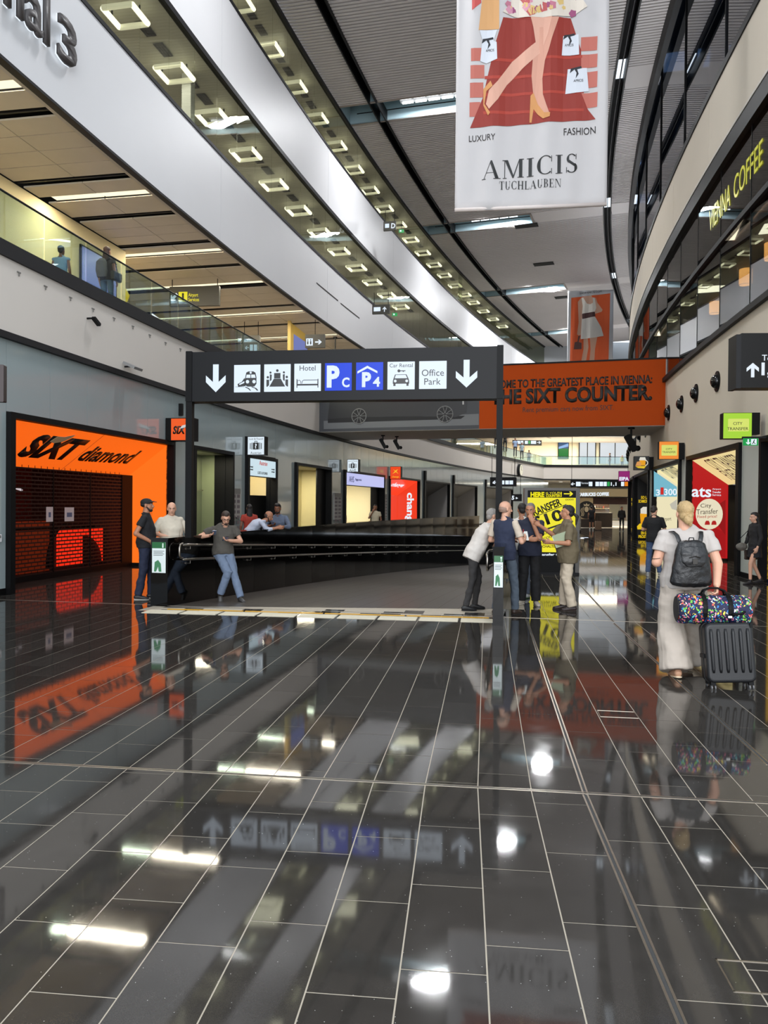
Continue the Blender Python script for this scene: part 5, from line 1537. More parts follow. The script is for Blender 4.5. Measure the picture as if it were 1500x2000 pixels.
bq([(585, 790), (890, 740), (910, 850), (590, 920)], (74, 44, 44), 'print_belt', .09)
bq([(400, 1490), (470, 1470), (490, 1330), (540, 1330), (500, 1480), (570, 1500), (570, 1650), (380, 1660)], (96, 64, 60), 'print_handbag', .08)
o = tp('SHOPAMICIS.COM', Mb2, b2, (1132, 573.5), (1175, 569), (1153, 569.5), (1153, 573.5), gt); cloth_text(o, .03, .5)

# ================================================================ gallery fittings
def hang(M, x0, x1, z1, parent, zc, n=2):
    for x in ((x0 + .08, x1 - .08) if n == 2 else ((x0 + x1) / 2,)): MB().cyl((x, .06, z1), (x, .06, zc), .015, n=6).build('rod', M_['black'], parent)


sdark = mat('sign_dark_olive', (52, 50, 42), .5)
M = plane(27.0, 0, -6)
t_, q = boxsign('hanging_sign', 'black hanging sign with yellow information symbol and white arrow above the gallery', M, (331, 559, 428, 597), None, .15, sdark)
hang(M, q[0], q[1], q[3], t_, 9.8)
yy = lit('info_yellow', (226, 216, 30), 1.0)
a = rect(M, 349, 570, 366, 589); plate('symbol_tile', a[0], a[1], a[2], a[3], yy, t_, 0, .006); text('i', t_, (a[0] + a[1]) / 2, (a[2] + a[3]) / 2, h=(a[3] - a[2]) * .75, y=-.01, m=INK, bold=.06, depth=.003)
tp('Airport', M, t_, (368, 577), (387, 577), (377, 573), (377, 582), yy, y=-.004); tp('Services', M, t_, (368, 585), (389, 585), (377, 581.5), (377, 588.5), yy, y=-.004)
x, z = onplane(M, 340, 580); MB().prism([(x - .12, z - .14), (x + .06, z - .14), (x + .06, z - .09), (x - .0, z - .09), (x + .14, z + .08), (x + .08, z + .14), (x - .07, z - .02), (x - .07, z + .06), (x - .12, z + .06)], -.012, -.002, 'y').build('arrow', WHT, t_)
M = plane(33.5, 0, -6)
t_, q = boxsign('hanging_sign', 'small black hanging sign with a pointing arrow low over the gallery glass', M, (473, 655, 507, 690), None, .15, sdark); hang(M, q[0], q[1], q[3], t_, 9.8)
tp('←', M, t_, (479, 679), (486, 679), (482, 675.5), (482, 683), WHT, y=-.004, bold=.03)
for px in (488, 496): a = rect(M, px, 673, px + 6, 685); plate('pictogram', a[0], a[1], a[2], a[3], icw, t_, 0, .005)
M = plane(33.2, 0, -8)
t_, q = boxsign('hanging_sign', 'black restroom direction sign with two pictograms and arrow', M, (596, 653, 634, 679), None, .15, sdark); hang(M, q[0], q[1], q[3], t_, 9.8, 1)
a = rect(M, 598, 661, 611, 675); plate('pictogram', a[0], a[1], a[2], a[3], icw, t_, 0, .005)
for u in (.25, .68): 
    xx = a[0] + (a[1] - a[0]) * u; MB().box((xx - .03, -.01, a[2] + .05), (xx + .03, -.005, a[3] - .12)).ell((xx, -.008, a[3] - .07), (.03, .004, .03), 8, 6).build('figure', INK, t_)
x, z = onplane(M, 622, 668); MB().prism([(x - .15, z - .03), (x + .04, z - .03), (x - .03, z - .1), (x + .04, z - .1), (x + .15, z), (x + .04, z + .1), (x - .03, z + .1), (x + .04, z + .03), (x - .15, z + .03)], -.012, -.002, 'y').build('arrow', WHT, t_)
M = plane(34.0, 0, 0)
a = rect(M, 562, 628, 568, 690)
t_ = thing('display_column', 'ochre column with a slanted flight screen on the gallery', 'column', Matrix.Translation(((a[0] + a[1]) / 2, 34, 6.3)))
MB().box((-.07, -.06, 0), (.07, .3, 3.48)).build('post', mat('ochre_panel', (196, 164, 84), .5), t_)
MB().add([(.07, -.05, 0), (.85, .7, 0), (.85, .75, 0), (.07, .0, 0), (.07, -.05, 3.4), (.85, .7, 2.9), (.85, .75, 2.9), (.07, .0, 3.4)], [(3, 2, 1, 0), (4, 5, 6, 7), (0, 1, 5, 4), (1, 2, 6, 5), (2, 3, 7, 6), (3, 0, 4, 7)]).build('wing', mat('ochre_panel', (196, 164, 84), .5), t_)
MB().add([(.2, .03, 1.5), (.75, .55, 1.5), (.75, .6, 1.5), (.2, .08, 1.5), (.2, .03, 2.9), (.75, .55, 2.6), (.75, .6, 2.6), (.2, .08, 2.9)], [(3, 2, 1, 0), (4, 5, 6, 7), (0, 1, 5, 4), (1, 2, 6, 5), (2, 3, 7, 6), (3, 0, 4, 7)]).build('screen', lit('blue_screen', (120, 130, 190), .9), t_, M=Matrix.Translation((0, -.08, 0)))
m_ = aty(790 / 1. - 120, 665, 33); 
# yellow loop light and poster on the gallery
M = plane(25.6)
P = [onplane(M, *p) for p in ((205, 540), (224, 549), (244, 568), (249, 578), (246, 586), (230, 593), (214, 590))]
t_ = thing('neon_loop', 'glowing yellow looped light in the gallery behind the glass', 'light', M)
MB().tube([(x, 0, z) for x, z in P], .07, 8).build('tube', lit('neon_yellow', (246, 206, 20), 1.0), t_, smooth=True)
MB().box((P[0][0] - .3, .05, 6.3), (P[0][0] - .2, .15, P[0][1] + .05)).box((P[0][0] - .3, 0, P[0][1] - .06), (P[0][0], .1, P[0][1] + .04)).build('stand', M_['dark'], t_)
M, l = chord(frameL, 21.0, 23.8); M = M @ Matrix.Translation((0, 3.36, 0))
pa_ = onplane(M, 155, 520)[0]
t_ = thing('light_poster', 'violet blue poster on the cream gallery wall behind the backpacker', 'poster', M)
MB().box((pa_, -.05, 6.45), (pa_ + 1.9, 0, 9.15)).build('frame', M_['dark'], t_); MB().box((pa_ + .05, -.06, 6.5), (pa_ + 1.85, -.05, 9.1)).build('print', mat('poster_violet', (110, 120, 190), .4, emit=.35, ecol=(120, 130, 200)), t_)
M = plane(50); 
for px, py, w_, lab, Y in ((762, 441, 13, 'small black sign with a white letter behind the topmost gallery glass', 40), (745, 604, 18, 'small black pictogram sign behind the lower gallery glass', 37)):
    M = plane(Y, 0, -12); t_, q = boxsign('hanging_sign', lab, M, (px - w_, py - 9, px + w_ - 2, py + 9), None, .1, sdark)
    hang(M, q[0], q[1], q[3], t_, q[3] + .6)
    tp('D' if py < 500 else '↑', M, t_, (px + 2, py), (px + 10, py), (px, py - 5), (px, py + 5), WHT, y=-.004, bold=.03)
    a = rect(M, px - w_ + 3, py - 4, px - 2, py + 4); plate('pictogram', a[0], a[1], a[2], a[3], icw, t_, 0, .005)
for px, py, Y, lab in ((784, 451, 42, 'tiny green exit sign behind the topmost gallery glass'), (771, 614, 39, 'tiny green exit sign behind the lower gallery glass')):
    M = plane(Y); a = rect(M, px - 5, py - 3, px + 5, py + 3); t_ = thing('exit_sign', lab, 'exit sign', M); MB().box((a[0], 0, a[2]), (a[1], .05, a[3])).build('panel', GRNL, t_); MB().box((a[0] + .05, -.01, a[2] + .04), ((a[0] + a[1]) / 2, 0, a[3] - .04)).build('pictogram', WHT, t_)
    MB().cyl(((a[0] + a[1]) / 2, .02, a[3]), ((a[0] + a[1]) / 2, .02, a[3] + .5), .01, n=6).build('rod', M_['black'], t_)
M = frameL(37.0, .6, 9.78); cctv(M, 'black camera hanging from the gallery ceiling near the restroom sign', 1.6, .7, 20)

# ================================================================ east shop fronts
def efront(i, label, soff, far, near=GREYP, dep=1.2, name='shop_front', cat='shop front', **k):
    a, c = SHOPS_R[i]; M, L = chord(frameR, c, a)
    # x runs toward the camera; the far panel is at x = 0
    t_ = thing(name, label, cat, M); f = M_['black']; zt = 3.22; zb = 2.44
    MB().rbox((0, -.08, 0), (.12, .12, 3.35), .01, 2).build('post', f, t_); MB().rbox((L - .26, -.08, 0), (L, .12, 3.35), .01, 2).build('post', f, t_)
    MB().box((.12, -.08, zt), (L - .26, .12, 3.35)).build('head', f, t_)
    MB().add([(.1, .1, zt), (L - .2, .1, zt), (L - .2, dep, zb), (.1, dep, zb), (.1, .1, zt + .05), (L - .2, .1, zt + .05), (L - .2, dep, zb + .05), (.1, dep, zb + .05)],
             [(0, 3, 2, 1), (4, 5, 6, 7), (0, 1, 5, 4), (1, 2, 6, 5), (2, 3, 7, 6), (3, 0, 4, 7)]).build('soffit', soff, t_)
    MB().prism([(.1, .08), (dep, .08), (dep, zb), (.1, zt)], .08, .12, 'x').build('side_panel', far, t_)
    MB().prism([(.1, .0), (dep, .0), (dep, zb), (.1, zt)], L - .26, L - .22, 'x').build('side_panel', near, t_)
    MB().box((.08, .1, 0), (.13, dep, .08)).build('plinth', f, t_)
    MB().box((.12, dep, 0), (.2, dep + .35, zb)).box((.12, dep, zb), (L - .2, dep + .1, zb + .2)).build('rear_frame', f, t_)
    return t_, M, L, side_frame(M, .12, 'R'), soffit_frame(M, zt, zb, dep)


creamlit = lit('cream_lit_soffit', (232, 214, 150), .95)
t_, M, L, Mf, Ms = efront(1, 'red transfer service shop front with white round motif and cream soffit', creamlit, lit('red_side_lit', (186, 26, 30), .95))
sm = sub(t_, Mf)
def sidepoly(pts, m, name, y=-.006): o = poly(name, Mf, pts, m, t_, y, .003); o.matrix_local = sub(t_, Mf); return o
def sidetext(s_, L_, R_, T_, B_, m, **k): return tp(s_, Mf, t_, L_, R_, T_, B_, m, M=sub(t_, Mf), **k)
sidepoly([(1417, 976), (1417, 1046), (1398, 1020), (1395, 990)], lit('dark_red_facet', (150, 20, 26), .9), 'facet')
sidepoly([(1346, 1010), (1417, 1040), (1417, 1090), (1346, 1060)], lit('deep_red_facet', (168, 22, 28), .9), 'facet', -.004)
sidetext('ats', (1351, 961), (1389, 962), (1370, 951), (1370, 970), WHT, bold=.02)
for k_, s_ in enumerate(('Airport', 'Transfer', 'Service')): sidetext(s_, (1391, 955.5 + k_ * 5.5), (1408, 955.8 + k_ * 5.5), (1400, 953.5 + k_ * 5.5), (1400, 957.5 + k_ * 5.5), WHT)
cpt = [(1385 + 26.5 * math.cos(a * math.pi / 14), 1004 + 30 * math.sin(a * math.pi / 14)) for a in range(28)]
sidepoly(cpt, lit('cream_disc', (236, 226, 196), .95), 'round_motif', -.010)
sidetext('City', (1368, 989), (1389, 988), (1378, 984), (1378, 994), mat('grey_ink_lit', (70, 64, 60), .6), y=-.016)
sidetext('Transfer', (1360, 1000), (1402, 998), (1385, 994), (1385, 1004), mat('grey_ink_lit', (70, 64, 60), .6), y=-.016)
sidetext('Fixed price!', (1362, 1010), (1400, 1009), (1385, 1006), (1385, 1013), lit('red_ink', (190, 40, 40), .8), y=-.016)
for px in (1381, 1394): sidepoly([(px - 5, 1025), (px - 4, 1020), (px - 2, 1017), (px + 3, 1017), (px + 5, 1021), (px + 5, 1025)], lit('red_ink', (190, 40, 40), .8), 'car_motif', -.014)
tp('CITY TRANSFER', Ms, t_, (1387, 908), (1447, 897), (1409, 895), (1421, 910), INK, depth=.002, M=sub(t_, Ms)); tp('FIXED RATE', Ms, t_, (1417, 928), (1466, 919), (1434, 915), (1446, 929), INK, depth=.002, M=sub(t_, Ms))
# its interior: counter, wood wall, lit screen
MB().box((.2, 1.3, -.005), (L - .1, 4.6, .002)).build('room_floor', M_['floor'], t_)
MB().box((.1, 4.6, 0), (L, 4.7, 2.9)).build('room_wall', mat('oak_panel', (176, 128, 66), .5, noise=.15, nscale=3), t_); MB().box((.06, 1.5, 0), (.1, 4.7, 2.9)).box((L - .2, 1.3, 0), (L - .16, 4.7, 2.9)).box((.1, 1.3, 2.9), (L, 4.7, 2.95)).build('room_lining', mat('oak_panel', (176, 128, 66), .5), t_)
MB().rbox((1.2, 2.6, .08), (3.4, 3.3, 1.08), .02).build('counter', mat('oak_counter', (190, 150, 90), .5, noise=.12, nscale=4), t_); MB().rbox((1.1, 2.5, 1.08), (3.5, 3.4, 1.13), .01).build('counter_top', GL, t_)
Mi = M @ Matrix.Translation((0, 1.6, 0)); a = rect(Mi, 1430, 943, 1450, 965)
MB().box((a[0] - .1, 1.6, a[2]), (a[1] + .8, 1.68, a[3])).build('screen_case', M_['black'], t_); plate('screen', a[0] - .06, a[1] + .76, a[2] + .03, a[3] - .03, lit('lilac_screen', (214, 214, 240), 1.0), t_, 1.6, .01)
text('TRANSFER', t_, (a[0] + a[1]) / 2 + .3, (a[2] + a[3]) / 2, w=.7, y=1.585, m=mat('navy_ink', (50, 50, 110), .5))
area('shop_lamp', M @ V((L * .5, 3.0, 2.85)), 1.6, 1, 160, (1, .82, .55)); 
# 31300 front
t_, M, L, Mf, Ms = efront(2, 'pale transfer shop front with a light blue header panel and large phone number', creamlit, lit('pale_cream_panel', (240, 230, 190), .95))
sidepoly([(1277, 920), (1322, 951), (1322, 970), (1277, 970)], lit('sky_blue_panel', (120, 186, 206), .95), 'blue_header')
tp('3', Mf, t_, (1281, 962), (1289, 962), (1285, 955), (1285, 967), WHT, bold=.02, M=sub(t_, Mf)); tp('1', Mf, t_, (1290, 959), (1296, 959), (1293, 952), (1293, 966), lit('red_ink2', (206, 40, 36), 1.), bold=.0, M=sub(t_, Mf)); tp('300', Mf, t_, (1297, 961), (1322, 961), (1310, 954), (1310, 967), WHT, bold=.02, M=sub(t_, Mf))
sidepoly([(1308, 985), (1322, 975), (1322, 997), (1312, 994)], lit('grey_print', (200, 196, 180), .9), 'car_print'); tp('Airport', Mf, t_, (1292, 1015), (1311, 1014), (1300, 1010), (1300, 1019), mat('grey_ink_lit', (70, 64, 60), .6), M=sub(t_, Mf))
tp('CITY TRANSFER', Ms, t_, (1302, 926), (1328, 919), (1308, 917), (1318, 928), INK, depth=.002, M=sub(t_, Ms))
MB().box((.1, 2.2, 0), (L, 2.3, 2.5)).build('room_wall', mat('cream_room', (220, 206, 160), .6), t_); area('shop_lamp', M @ V((L * .5, 1.7, 2.3)), 1.6, .6, 20, (1, .9, .7))
# beer front
t_, M, L, Mf, Ms = efront(3, 'dark tavern front with yellow lettering and a tall beer glass picture', mat('dark_soffit2', (60, 58, 56), .6), mat('charcoal_panel', (34, 33, 32), .5))
yt = lit('tavern_yellow', (226, 190, 30), 1.0)
for s_, x0, x1, y, h in (('SO LÄ', 1252, 1267, 971, 3.5), ('SCHMECKT', 1247, 1267, 979, 3), ('EIN G', 1252, 1262, 1041, 3), ('PROST', 1247, 1263, 1048, 3)): tp(s_, Mf, t_, (x0, y), (x1, y), (x0, y - h), (x0, y + h), yt, bold=.03, M=sub(t_, Mf))
sidepoly([(1250, 1003), (1266, 1004), (1264, 1030), (1252, 1030)], lit('beer_gold', (232, 160, 20), .95), 'beer_print'); sidepoly([(1251, 1003), (1251, 994), (1256, 990), (1264, 990), (1267, 996), (1266, 1004)], lit('beer_foam', (222, 218, 205), .95), 'foam_print', -.009)
sidepoly([(1244, 1028), (1250, 1022), (1262, 1030), (1256, 1034), (1245, 1034)], yt, 'pretzel_print', -.010)
MB().box((.1, 2.2, 0), (L, 2.3, 2.5)).build('room_wall', M_['dark'], t_)
# EIPA front
t_, M, L, Mf, Ms = efront(4, 'farthest dark east shop front with small yellow lettering', mat('dark_soffit2', (60, 58, 56), .6), mat('aubergine_panel', (52, 36, 36), .5))
for y in (976, 985, 1035): tp('TAVERN', Mf, t_, (1233, y), (1239, y), (1236, y - 3), (1236, y + 3), yt, bold=.03, M=sub(t_, Mf))
MB().box((.1, 2.2, 0), (L, 2.3, 2.5)).build('room_wall', M_['dark'], t_)
# near yellow front
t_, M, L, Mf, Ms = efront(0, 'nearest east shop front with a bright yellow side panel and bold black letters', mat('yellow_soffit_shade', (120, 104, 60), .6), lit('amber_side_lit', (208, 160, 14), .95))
for s_, y, h in (('T', 949, 13), ('G', 990, 22)): text(s_, t_, 0, 0, w=.42 if s_ == 'T' else .5, h=.30 if s_ == 'T' else .62, y=-.012, m=INK, bold=.03, M=sub(t_, Mf @ Matrix.Translation((.42 if s_ == 'T' else .5, 0, zof(1490, y, 17.75)))))
MB().box((.3, -.015, zof(1494, 902, 17.8)), (.7, -.008, zof(1494, 899, 17.8) + .03)).build('bar_print', INK, t_, M=sub(t_, Mf)); text('AT CAT', t_, 0, 0, w=.7, h=.12, y=-.012, m=INK, bold=.03, M=sub(t_, Mf @ Matrix.Translation((.5, 0, zof(1490, 1010, 17.8)))))
MB().box((.1, 2.2, 0), (L, 2.3, 2.5)).build('room_wall', M_['dark'], t_)
# east box signs
t_, q = boxsign('box_sign', 'lime green illuminated transfer sign high on the east wall', across(frameR, 17.6, -1.25), (1412, 806, 1469, 857), lit('lime_face', (166, 214, 60), 1.0), .25, rim=.01)
x0, x1, z0, z1 = q; MB().rbox((x0 + .11, -.012, z0 + .17), (x1 - .07, -.006, z1 - .14), .02).build('inner_panel', lit('pale_lime', (214, 226, 110), 1.0), t_)
text('CITY', t_, (x0 + x1) / 2, (z0 + z1) / 2 + .05, w=.2, y=-.016, m=INK); text('TRANSFER', t_, (x0 + x1) / 2, (z0 + z1) / 2 - .07, w=.46, y=-.016, m=INK)
MB().box((x1, .0, z0 + .1), (x1 + .17, .3, z1 + .0)).build('wall_bracket', M_['black'], t_)
t_, q = boxsign('box_sign', 'smaller orange transfer sign with pale green centre on the east wall', across(frameR, 25.4, -1.2), (1287, 862, 1326, 897), lit('orange_face', (240, 140, 50), 1.0), .25, rim=.01)
x0, x1, z0, z1 = q; MB().rbox((x0 + .08, -.012, z0 + .12), (x1 - .06, -.006, z1 - .12), .02).build('inner_panel', lit('pale_lime2', (214, 218, 110), 1.0), t_)
text('CITY', t_, (x0 + x1) / 2, (z0 + z1) / 2 + .04, w=.2, y=-.016, m=INK); text('TRANSFER', t_, (x0 + x1) / 2, (z0 + z1) / 2 - .06, w=.42, y=-.016, m=INK)
MB().box((x1, .0, z0 + .0), (x1 + .17, .3, z1 - .05)).build('wall_bracket', M_['black'], t_)
t_, q = boxsign('box_sign', 'black tavern box sign with a picture of beer and bread', across(frameR, 32.1, -.95), (1238, 891, 1268, 918), mat('tavern_black', (20, 18, 16), .4), .25, rim=.01)
MS = t_.matrix_world
poly('mug_print', MS, [(1249, 899), (1261, 899), (1260, 909), (1250, 909)], lit('beer_gold', (232, 160, 20), .95), t_, -.010); poly('foam_print', MS, [(1248, 899), (1250, 893), (1260, 893), (1262, 899)], lit('beer_foam', (222, 218, 205), .95), t_, -.010)
poly('bread_print', MS, [(1241, 910), (1244, 902), (1249, 901), (1252, 904), (1252, 910)], lit('bread_tan', (216, 150, 80), .95), t_, -.016); poly('cloth_print', MS, [(1241, 911), (1262, 910), (1258, 915), (1246, 914)], yt, t_, -.016)
b = MB(); b.tube([(onplane(MS, 1260 + 5 * math.sin(a * math.pi / 6), 904 - 5 * math.cos(a * math.pi / 6))[0], -.012, onplane(MS, 1260, 904 - 5 * math.cos(a * math.pi / 6))[1]) for a in range(7)], .018, 5); b.build('handle_print', lit('beer_foam', (222, 218, 205), .95), t_)
MB().box((q[1], .0, q[2]), (q[1] + .2, .3, q[3] - .03)).build('wall_bracket', M_['black'], t_)
t_, q = boxsign('box_sign', 'magenta shop box sign with white capitals', across(frameR, 42.0, -1.0), (1208, 920, 1230, 940), lit('magenta_face', (140, 26, 106), 1.0), .25, rim=.01)
text('EIPA', t_, (q[0] + q[1]) / 2, q[2] + .14, w=.5, y=-.012, m=WHT, bold=.04)
# hanging exit sign and its arm beside the red shop
M = across(frameR, 17.3, -.75); t_ = thing('exit_sign', 'green emergency exit sign with a down arrow beside the lime sign', 'exit sign', M); a = rect(M, 1452, 856, 1481, 870)
MB().box((a[0], 0, a[2]), (a[1], .04, a[3])).build('panel', lit('exit_green', (30, 156, 76), 1.0), t_); MB().box((a[0] - .02, -.01, a[3]), (a[1] + .25, .06, a[3] + .04)).build('rail', M_['dark'], t_)
x, z = (a[0] * .68 + a[1] * .32), (a[2] + a[3]) / 2
MB().prism([(x - .015, z + .06), (x + .015, z + .06), (x + .015, z - .02), (x + .045, z + .0), (x + .045, z - .025), (x, z - .065), (x - .045, z - .025), (x - .045, z), (x - .015, z - .02)], -.006, -.001, 'y').build('arrow', WHT, t_)
x = a[0] * .3 + a[1] * .7; MB().box((x - .06, -.004, z - .065), (x + .06, -.001, z + .065)).build('door_pictogram', WHT, t_)
MB().ell((x + .01, -.008, z + .04), (.012, .003, .012), 8, 6).cap((x, -.008, z + .02), (x - .01, -.008, z - .015), .012).cap((x - .01, -.008, z - .015), (x - .035, -.008, z - .045), .008).cap((x - .01, -.008, z - .015), (x + .03, -.008, z - .04), .008).build('runner', mat('runner_green', (10, 70, 34), .5), t_)
# large terminal sign at the picture edge
M = plane(11.6, 0, -4)
t_, q = boxsign('hanging_sign', 'large black terminal sign with up arrow cut by the picture edge', M, (1447, 650, 1640, 757), None, .3, mat('sign_black2', (14, 13, 13), .45, spec=.2))
MB().box((q[0] - .07, -.01, q[2] - .01), (q[0], .3, q[3] - .02)).build('end_cap', M_['dark'], t_); MB().box((q[1], .1, q[3] - .25), (q[1] + 1.6, .18, q[3] - .15)).build('wall_arm', M_['black'], t_)
x, zt2 = onplane(M, 1470, 709); _, zb2 = onplane(M, 1470, 737); h = zt2 - zb2; w_ = .17
MB().prism([(x, zt2), (x + w_ * .5, zt2 - h * .35), (x + w_ * .5, zt2 - h * .6), (x + w_ * .13, zt2 - h * .35), (x + w_ * .13, zb2), (x - w_ * .13, zb2), (x - w_ * .13, zt2 - h * .35), (x - w_ * .5, zt2 - h * .6), (x - w_ * .5, zt2 - h * .35)], -.012, -.002, 'y').build('arrow', WHT, t_)
text('Terminal', t_, 0, 0, h=.085, y=-.004, m=WHT, align='L', M=Matrix.Translation((onplane(M, 1488, 699)[0], 0, onplane(M, 1488, 699)[1]))); text('1, 1A', t_, 0, 0, h=.22, y=-.004, m=WHT, bold=.04, align='L', M=Matrix.Translation((onplane(M, 1487, 723)[0], 0, onplane(M, 1487, 723)[1])))
M = plane(9.5, 0, 6); t_, q = boxsign('wall_sign', 'sliver of a dark wall screen at the west picture edge', M, (-70, 711, 7, 784), None, .1, mat('sign_brown', (40, 24, 22), .4))
text('Terminal', t_, (q[0] + q[1]) / 2 - .05, (q[2] + q[3]) / 2, w=.3, y=-.004, m=WHT)
MB().box((q[0] - .6, .1, (q[2] + q[3]) / 2 - .03), (q[0] + .2, .14, (q[2] + q[3]) / 2 + .03)).build('bracket', M_['black'], t_)
# domes on the east wall
for i, (px, py) in enumerate(((1398, 745), (1357, 768), (1329, 789), (1304, 806))):
    tq = tpx_r(px); z = zof(px, py, tq)
    t_ = thing('wall_speaker', ['largest black dome speaker on the cream east wall', 'second largest black dome speaker on the cream east wall', 'third black dome speaker counted from the terminal sign', 'black dome speaker next to the bridge end'][i], 'speaker', frameR(tq, 0, z))
    MB().cyl((0, 0, 0), (0, -.03, 0), .29, n=24).build('rim', M_['black'], t_); MB().ell((0, -.03, 0), (.20, .16, .20), 18, 12).build('dome', mat('dome_black', (16, 16, 17), .15), t_, smooth=True)
for i in range(9):
    tq = 35 + i * 2.6; t_ = thing('wall_speaker', 'small black dome speaker in the row beyond the bridge', 'speaker', frameR(tq, 0, 5.15), 'dome speakers beyond the bridge')
    MB().cyl((0, 0, 0), (0, -.03, 0), .29, n=18).build('rim', M_['black'], t_); MB().ell((0, -.03, 0), (.20, .16, .20), 12, 8).build('dome', mat('dome_black', (16, 16, 17), .15), t_, smooth=True)
# cafe lettering on the glass
Mc_, l = chord(frameR, tpx_r(1378), tpx_r(1500) - .6); Mc_ = Mc_ @ Matrix.Translation((0, .02, 0))
t_ = thing('glass_lettering', 'yellow cafe capitals on the dark east glazing', 'lettering', Mc_)
ym = lit('yellow_vinyl', (206, 206, 60), .75)
xa = onplane(Mc_, 1434, 340)[0]; xb = onplane(Mc_, 1490, 285)[0]
text('COFFEE', t_, (xa + xb) / 2, (9.14 + 11.08) / 2 - .02, w=abs(xb - xa), h=.62, y=-.004, m=ym, bold=-.0)
xa2 = onplane(Mc_, 1386, 408)[0]; xb2 = onplane(Mc_, 1427, 368)[0]
text('VIENNA', t_, (xa2 + xb2) / 2, (9.14 + 11.08) / 2 - .02, w=abs(xb2 - xa2), h=.62, y=-.004, m=ym)
cctv(frameR(33.5, -.4, 8.2), 'black bracket camera above the east end of the bridge', 2., .2, 15)

# ================================================================ kiosk with the yellow poster
kl = ground(1023, 1121); kr = ground(1131, 1122.5)
s = (kr - kl).normalized(); MK = Matrix(((s.x, -s.y, 0, kl.x), (s.y, s.x, 0, kl.y), (0, 0, 1, 0), (0, 0, 0, 1))); WK = (kr - kl).length
kt = zof(1077, 953, kl.y)
ks = thing('advert_kiosk', 'grey advertising kiosk with a glowing yellow transfer poster', 'kiosk', MK)
MB().rbox((0, 0, .05), (WK, .32, kt), .02).build('cabinet', mat('kiosk_grey', (92, 88, 84), .45), ks); MB().box((.0, -.03, 0), (WK, .35, .05)).build('foot', M_['dark'], ks)
def kr_(px0, py0, px1, py1, m, name, y=-.005, d=.006): a = rect(MK, px0, py0, px1, py1); return plate(name, a[0], a[1], a[2], a[3], m, ks, y + .005, d)
kr_(1030, 958, 1124, 1118, M_['black'], 'screen_glass'); kr_(1030, 972, 1124, 1078.5, YEL, 'poster', -.011)
b = YEL
tp('HERE', MK, ks, (1036, 966), (1063, 966), (1050, 961), (1050, 971), b, y=-.014, bold=.05); tp('IS YOUR', MK, ks, (1066, 963.5), (1094, 962.5), (1080, 961.3), (1080, 965.3), b, y=-.014); tp('COUNTER', MK, ks, (1066, 968.5), (1094, 968), (1080, 965.5), (1080, 971), b, y=-.014, bold=.03); tp('!', MK, ks, (1094.5, 965.5), (1097, 965.5), (1096, 960.5), (1096, 970.5), b, y=-.014, bold=.05)
x, z = onplane(MK, 1110, 964.5); u = (onplane(MK, 1119, 964.5)[0] - x)
MB().prism([(x - u, z - u * .12), (x + u * .45, z - u * .12), (x + u * .15, z - u * .5), (x + u * .5, z - u * .5), (x + u, z), (x + u * .5, z + u * .5), (x + u * .15, z + u * .5), (x + u * .45, z + u * .12), (x - u, z + u * .12)], -.02, -.012, 'y').build('arrow', b, ks)
ki = mat('poster_ink', (26, 26, 10), .6)
tp('TRANSFER', MK, ks, (1032, 1005), (1095, 979.5), (1064, 984), (1064, 999), ki, y=-.019, bold=.03)
for yy0, yy1, wd in ((1015, 985, .7), (1046, 1020.5, 1.7)): poly('rule', MK, [(1030, yy0 - wd), (1106, yy1 - wd), (1106, yy1 + wd), (1030, yy0 + wd)], ki, ks, -.020, .003)
tp('€100', MK, ks, (1031, 1026), (1117, 996), (1076, 1000), (1076, 1024), ki, y=-.022, bold=.03)
tp('VON 24H ZUM FIXPREIS', MK, ks, (1040, 1050), (1110, 1028), (1076, 1037), (1076, 1041), ki, y=-.022); tp('TAXI BOOKING', MK, ks, (1045, 1057), (1085, 1045), (1066, 1048), (1066, 1053), ki, y=-.022)
tp('FESTPREIS', MK, ks, (1056, 1061), (1088, 1061), (1070, 1058.5), (1070, 1063.5), ki, y=-.022); tp('SCHALTER', MK, ks, (1056, 1067), (1088, 1067), (1070, 1064.5), (1070, 1069.5), ki, y=-.022, bold=.02)
tp('Transfer to city', MK, ks, (1048, 1083.5), (1112, 1083.5), (1070, 1080.5), (1070, 1086.5), WHT, y=-.014, bold=.03)
tp('0000', MK, ks, (1104, 976), (1120, 975.5), (1110, 974), (1110, 977.5), ki, y=-.022)

# ================================================================ the far end of the hall
YE = 88.0
fe = struct('wall_far'); xl_, xr_ = XL(88) - .2, XR(88) + 1
MB().box((xl_, YE, 4.79), (xr_, YE + .2, 6.14)).build('fascia', M_['fascia'], fe)
MB().box((xl_, YE - .06, 6.14), (xr_, YE + .25, 6.42)).build('dark_fascia', M_['dark'], fe); MB().box((xl_, YE - .05, 4.68), (xr_, YE + .3, 4.80)).build('edge_trim', M_['dark'], fe)
MB().box((xl_ - 6, YE + .2, 9.75), (xr_ + 6, YE + .4, 20.5)).build('upper_wall', mat('far_grey_wall', (178, 182, 186), .7), fe)
MB().box((xl_ - 25, YE + .2, 6.0), (xr_ + 10, YE + 10, 6.3)).build('deck', M_['fascia'], fe); MB().box((xl_ - 25, YE + .2, 9.7), (xr_ + 10, YE + 10, 9.8)).build('soffit', M_['fascia'], fe)
MB().box((xl_ - 25, YE + 9, 6.3), (xr_ + 10, YE + 9.2, 9.7)).build('rear_wall', mat('cream_rear', (212, 204, 180), .8), fe)
MB().box((xl_ - 25, YE + .3, 4.6), (xr_ + 10, YE + 16, 4.68)).build('lower_soffit', M_['fascia'], fe); MB().box((xl_ - 25, YE + 16, 0), (xr_ + 10, YE + 16.2, 4.7)).build('lower_rear_wall', mat('cream_rear', (212, 204, 180), .8), fe)
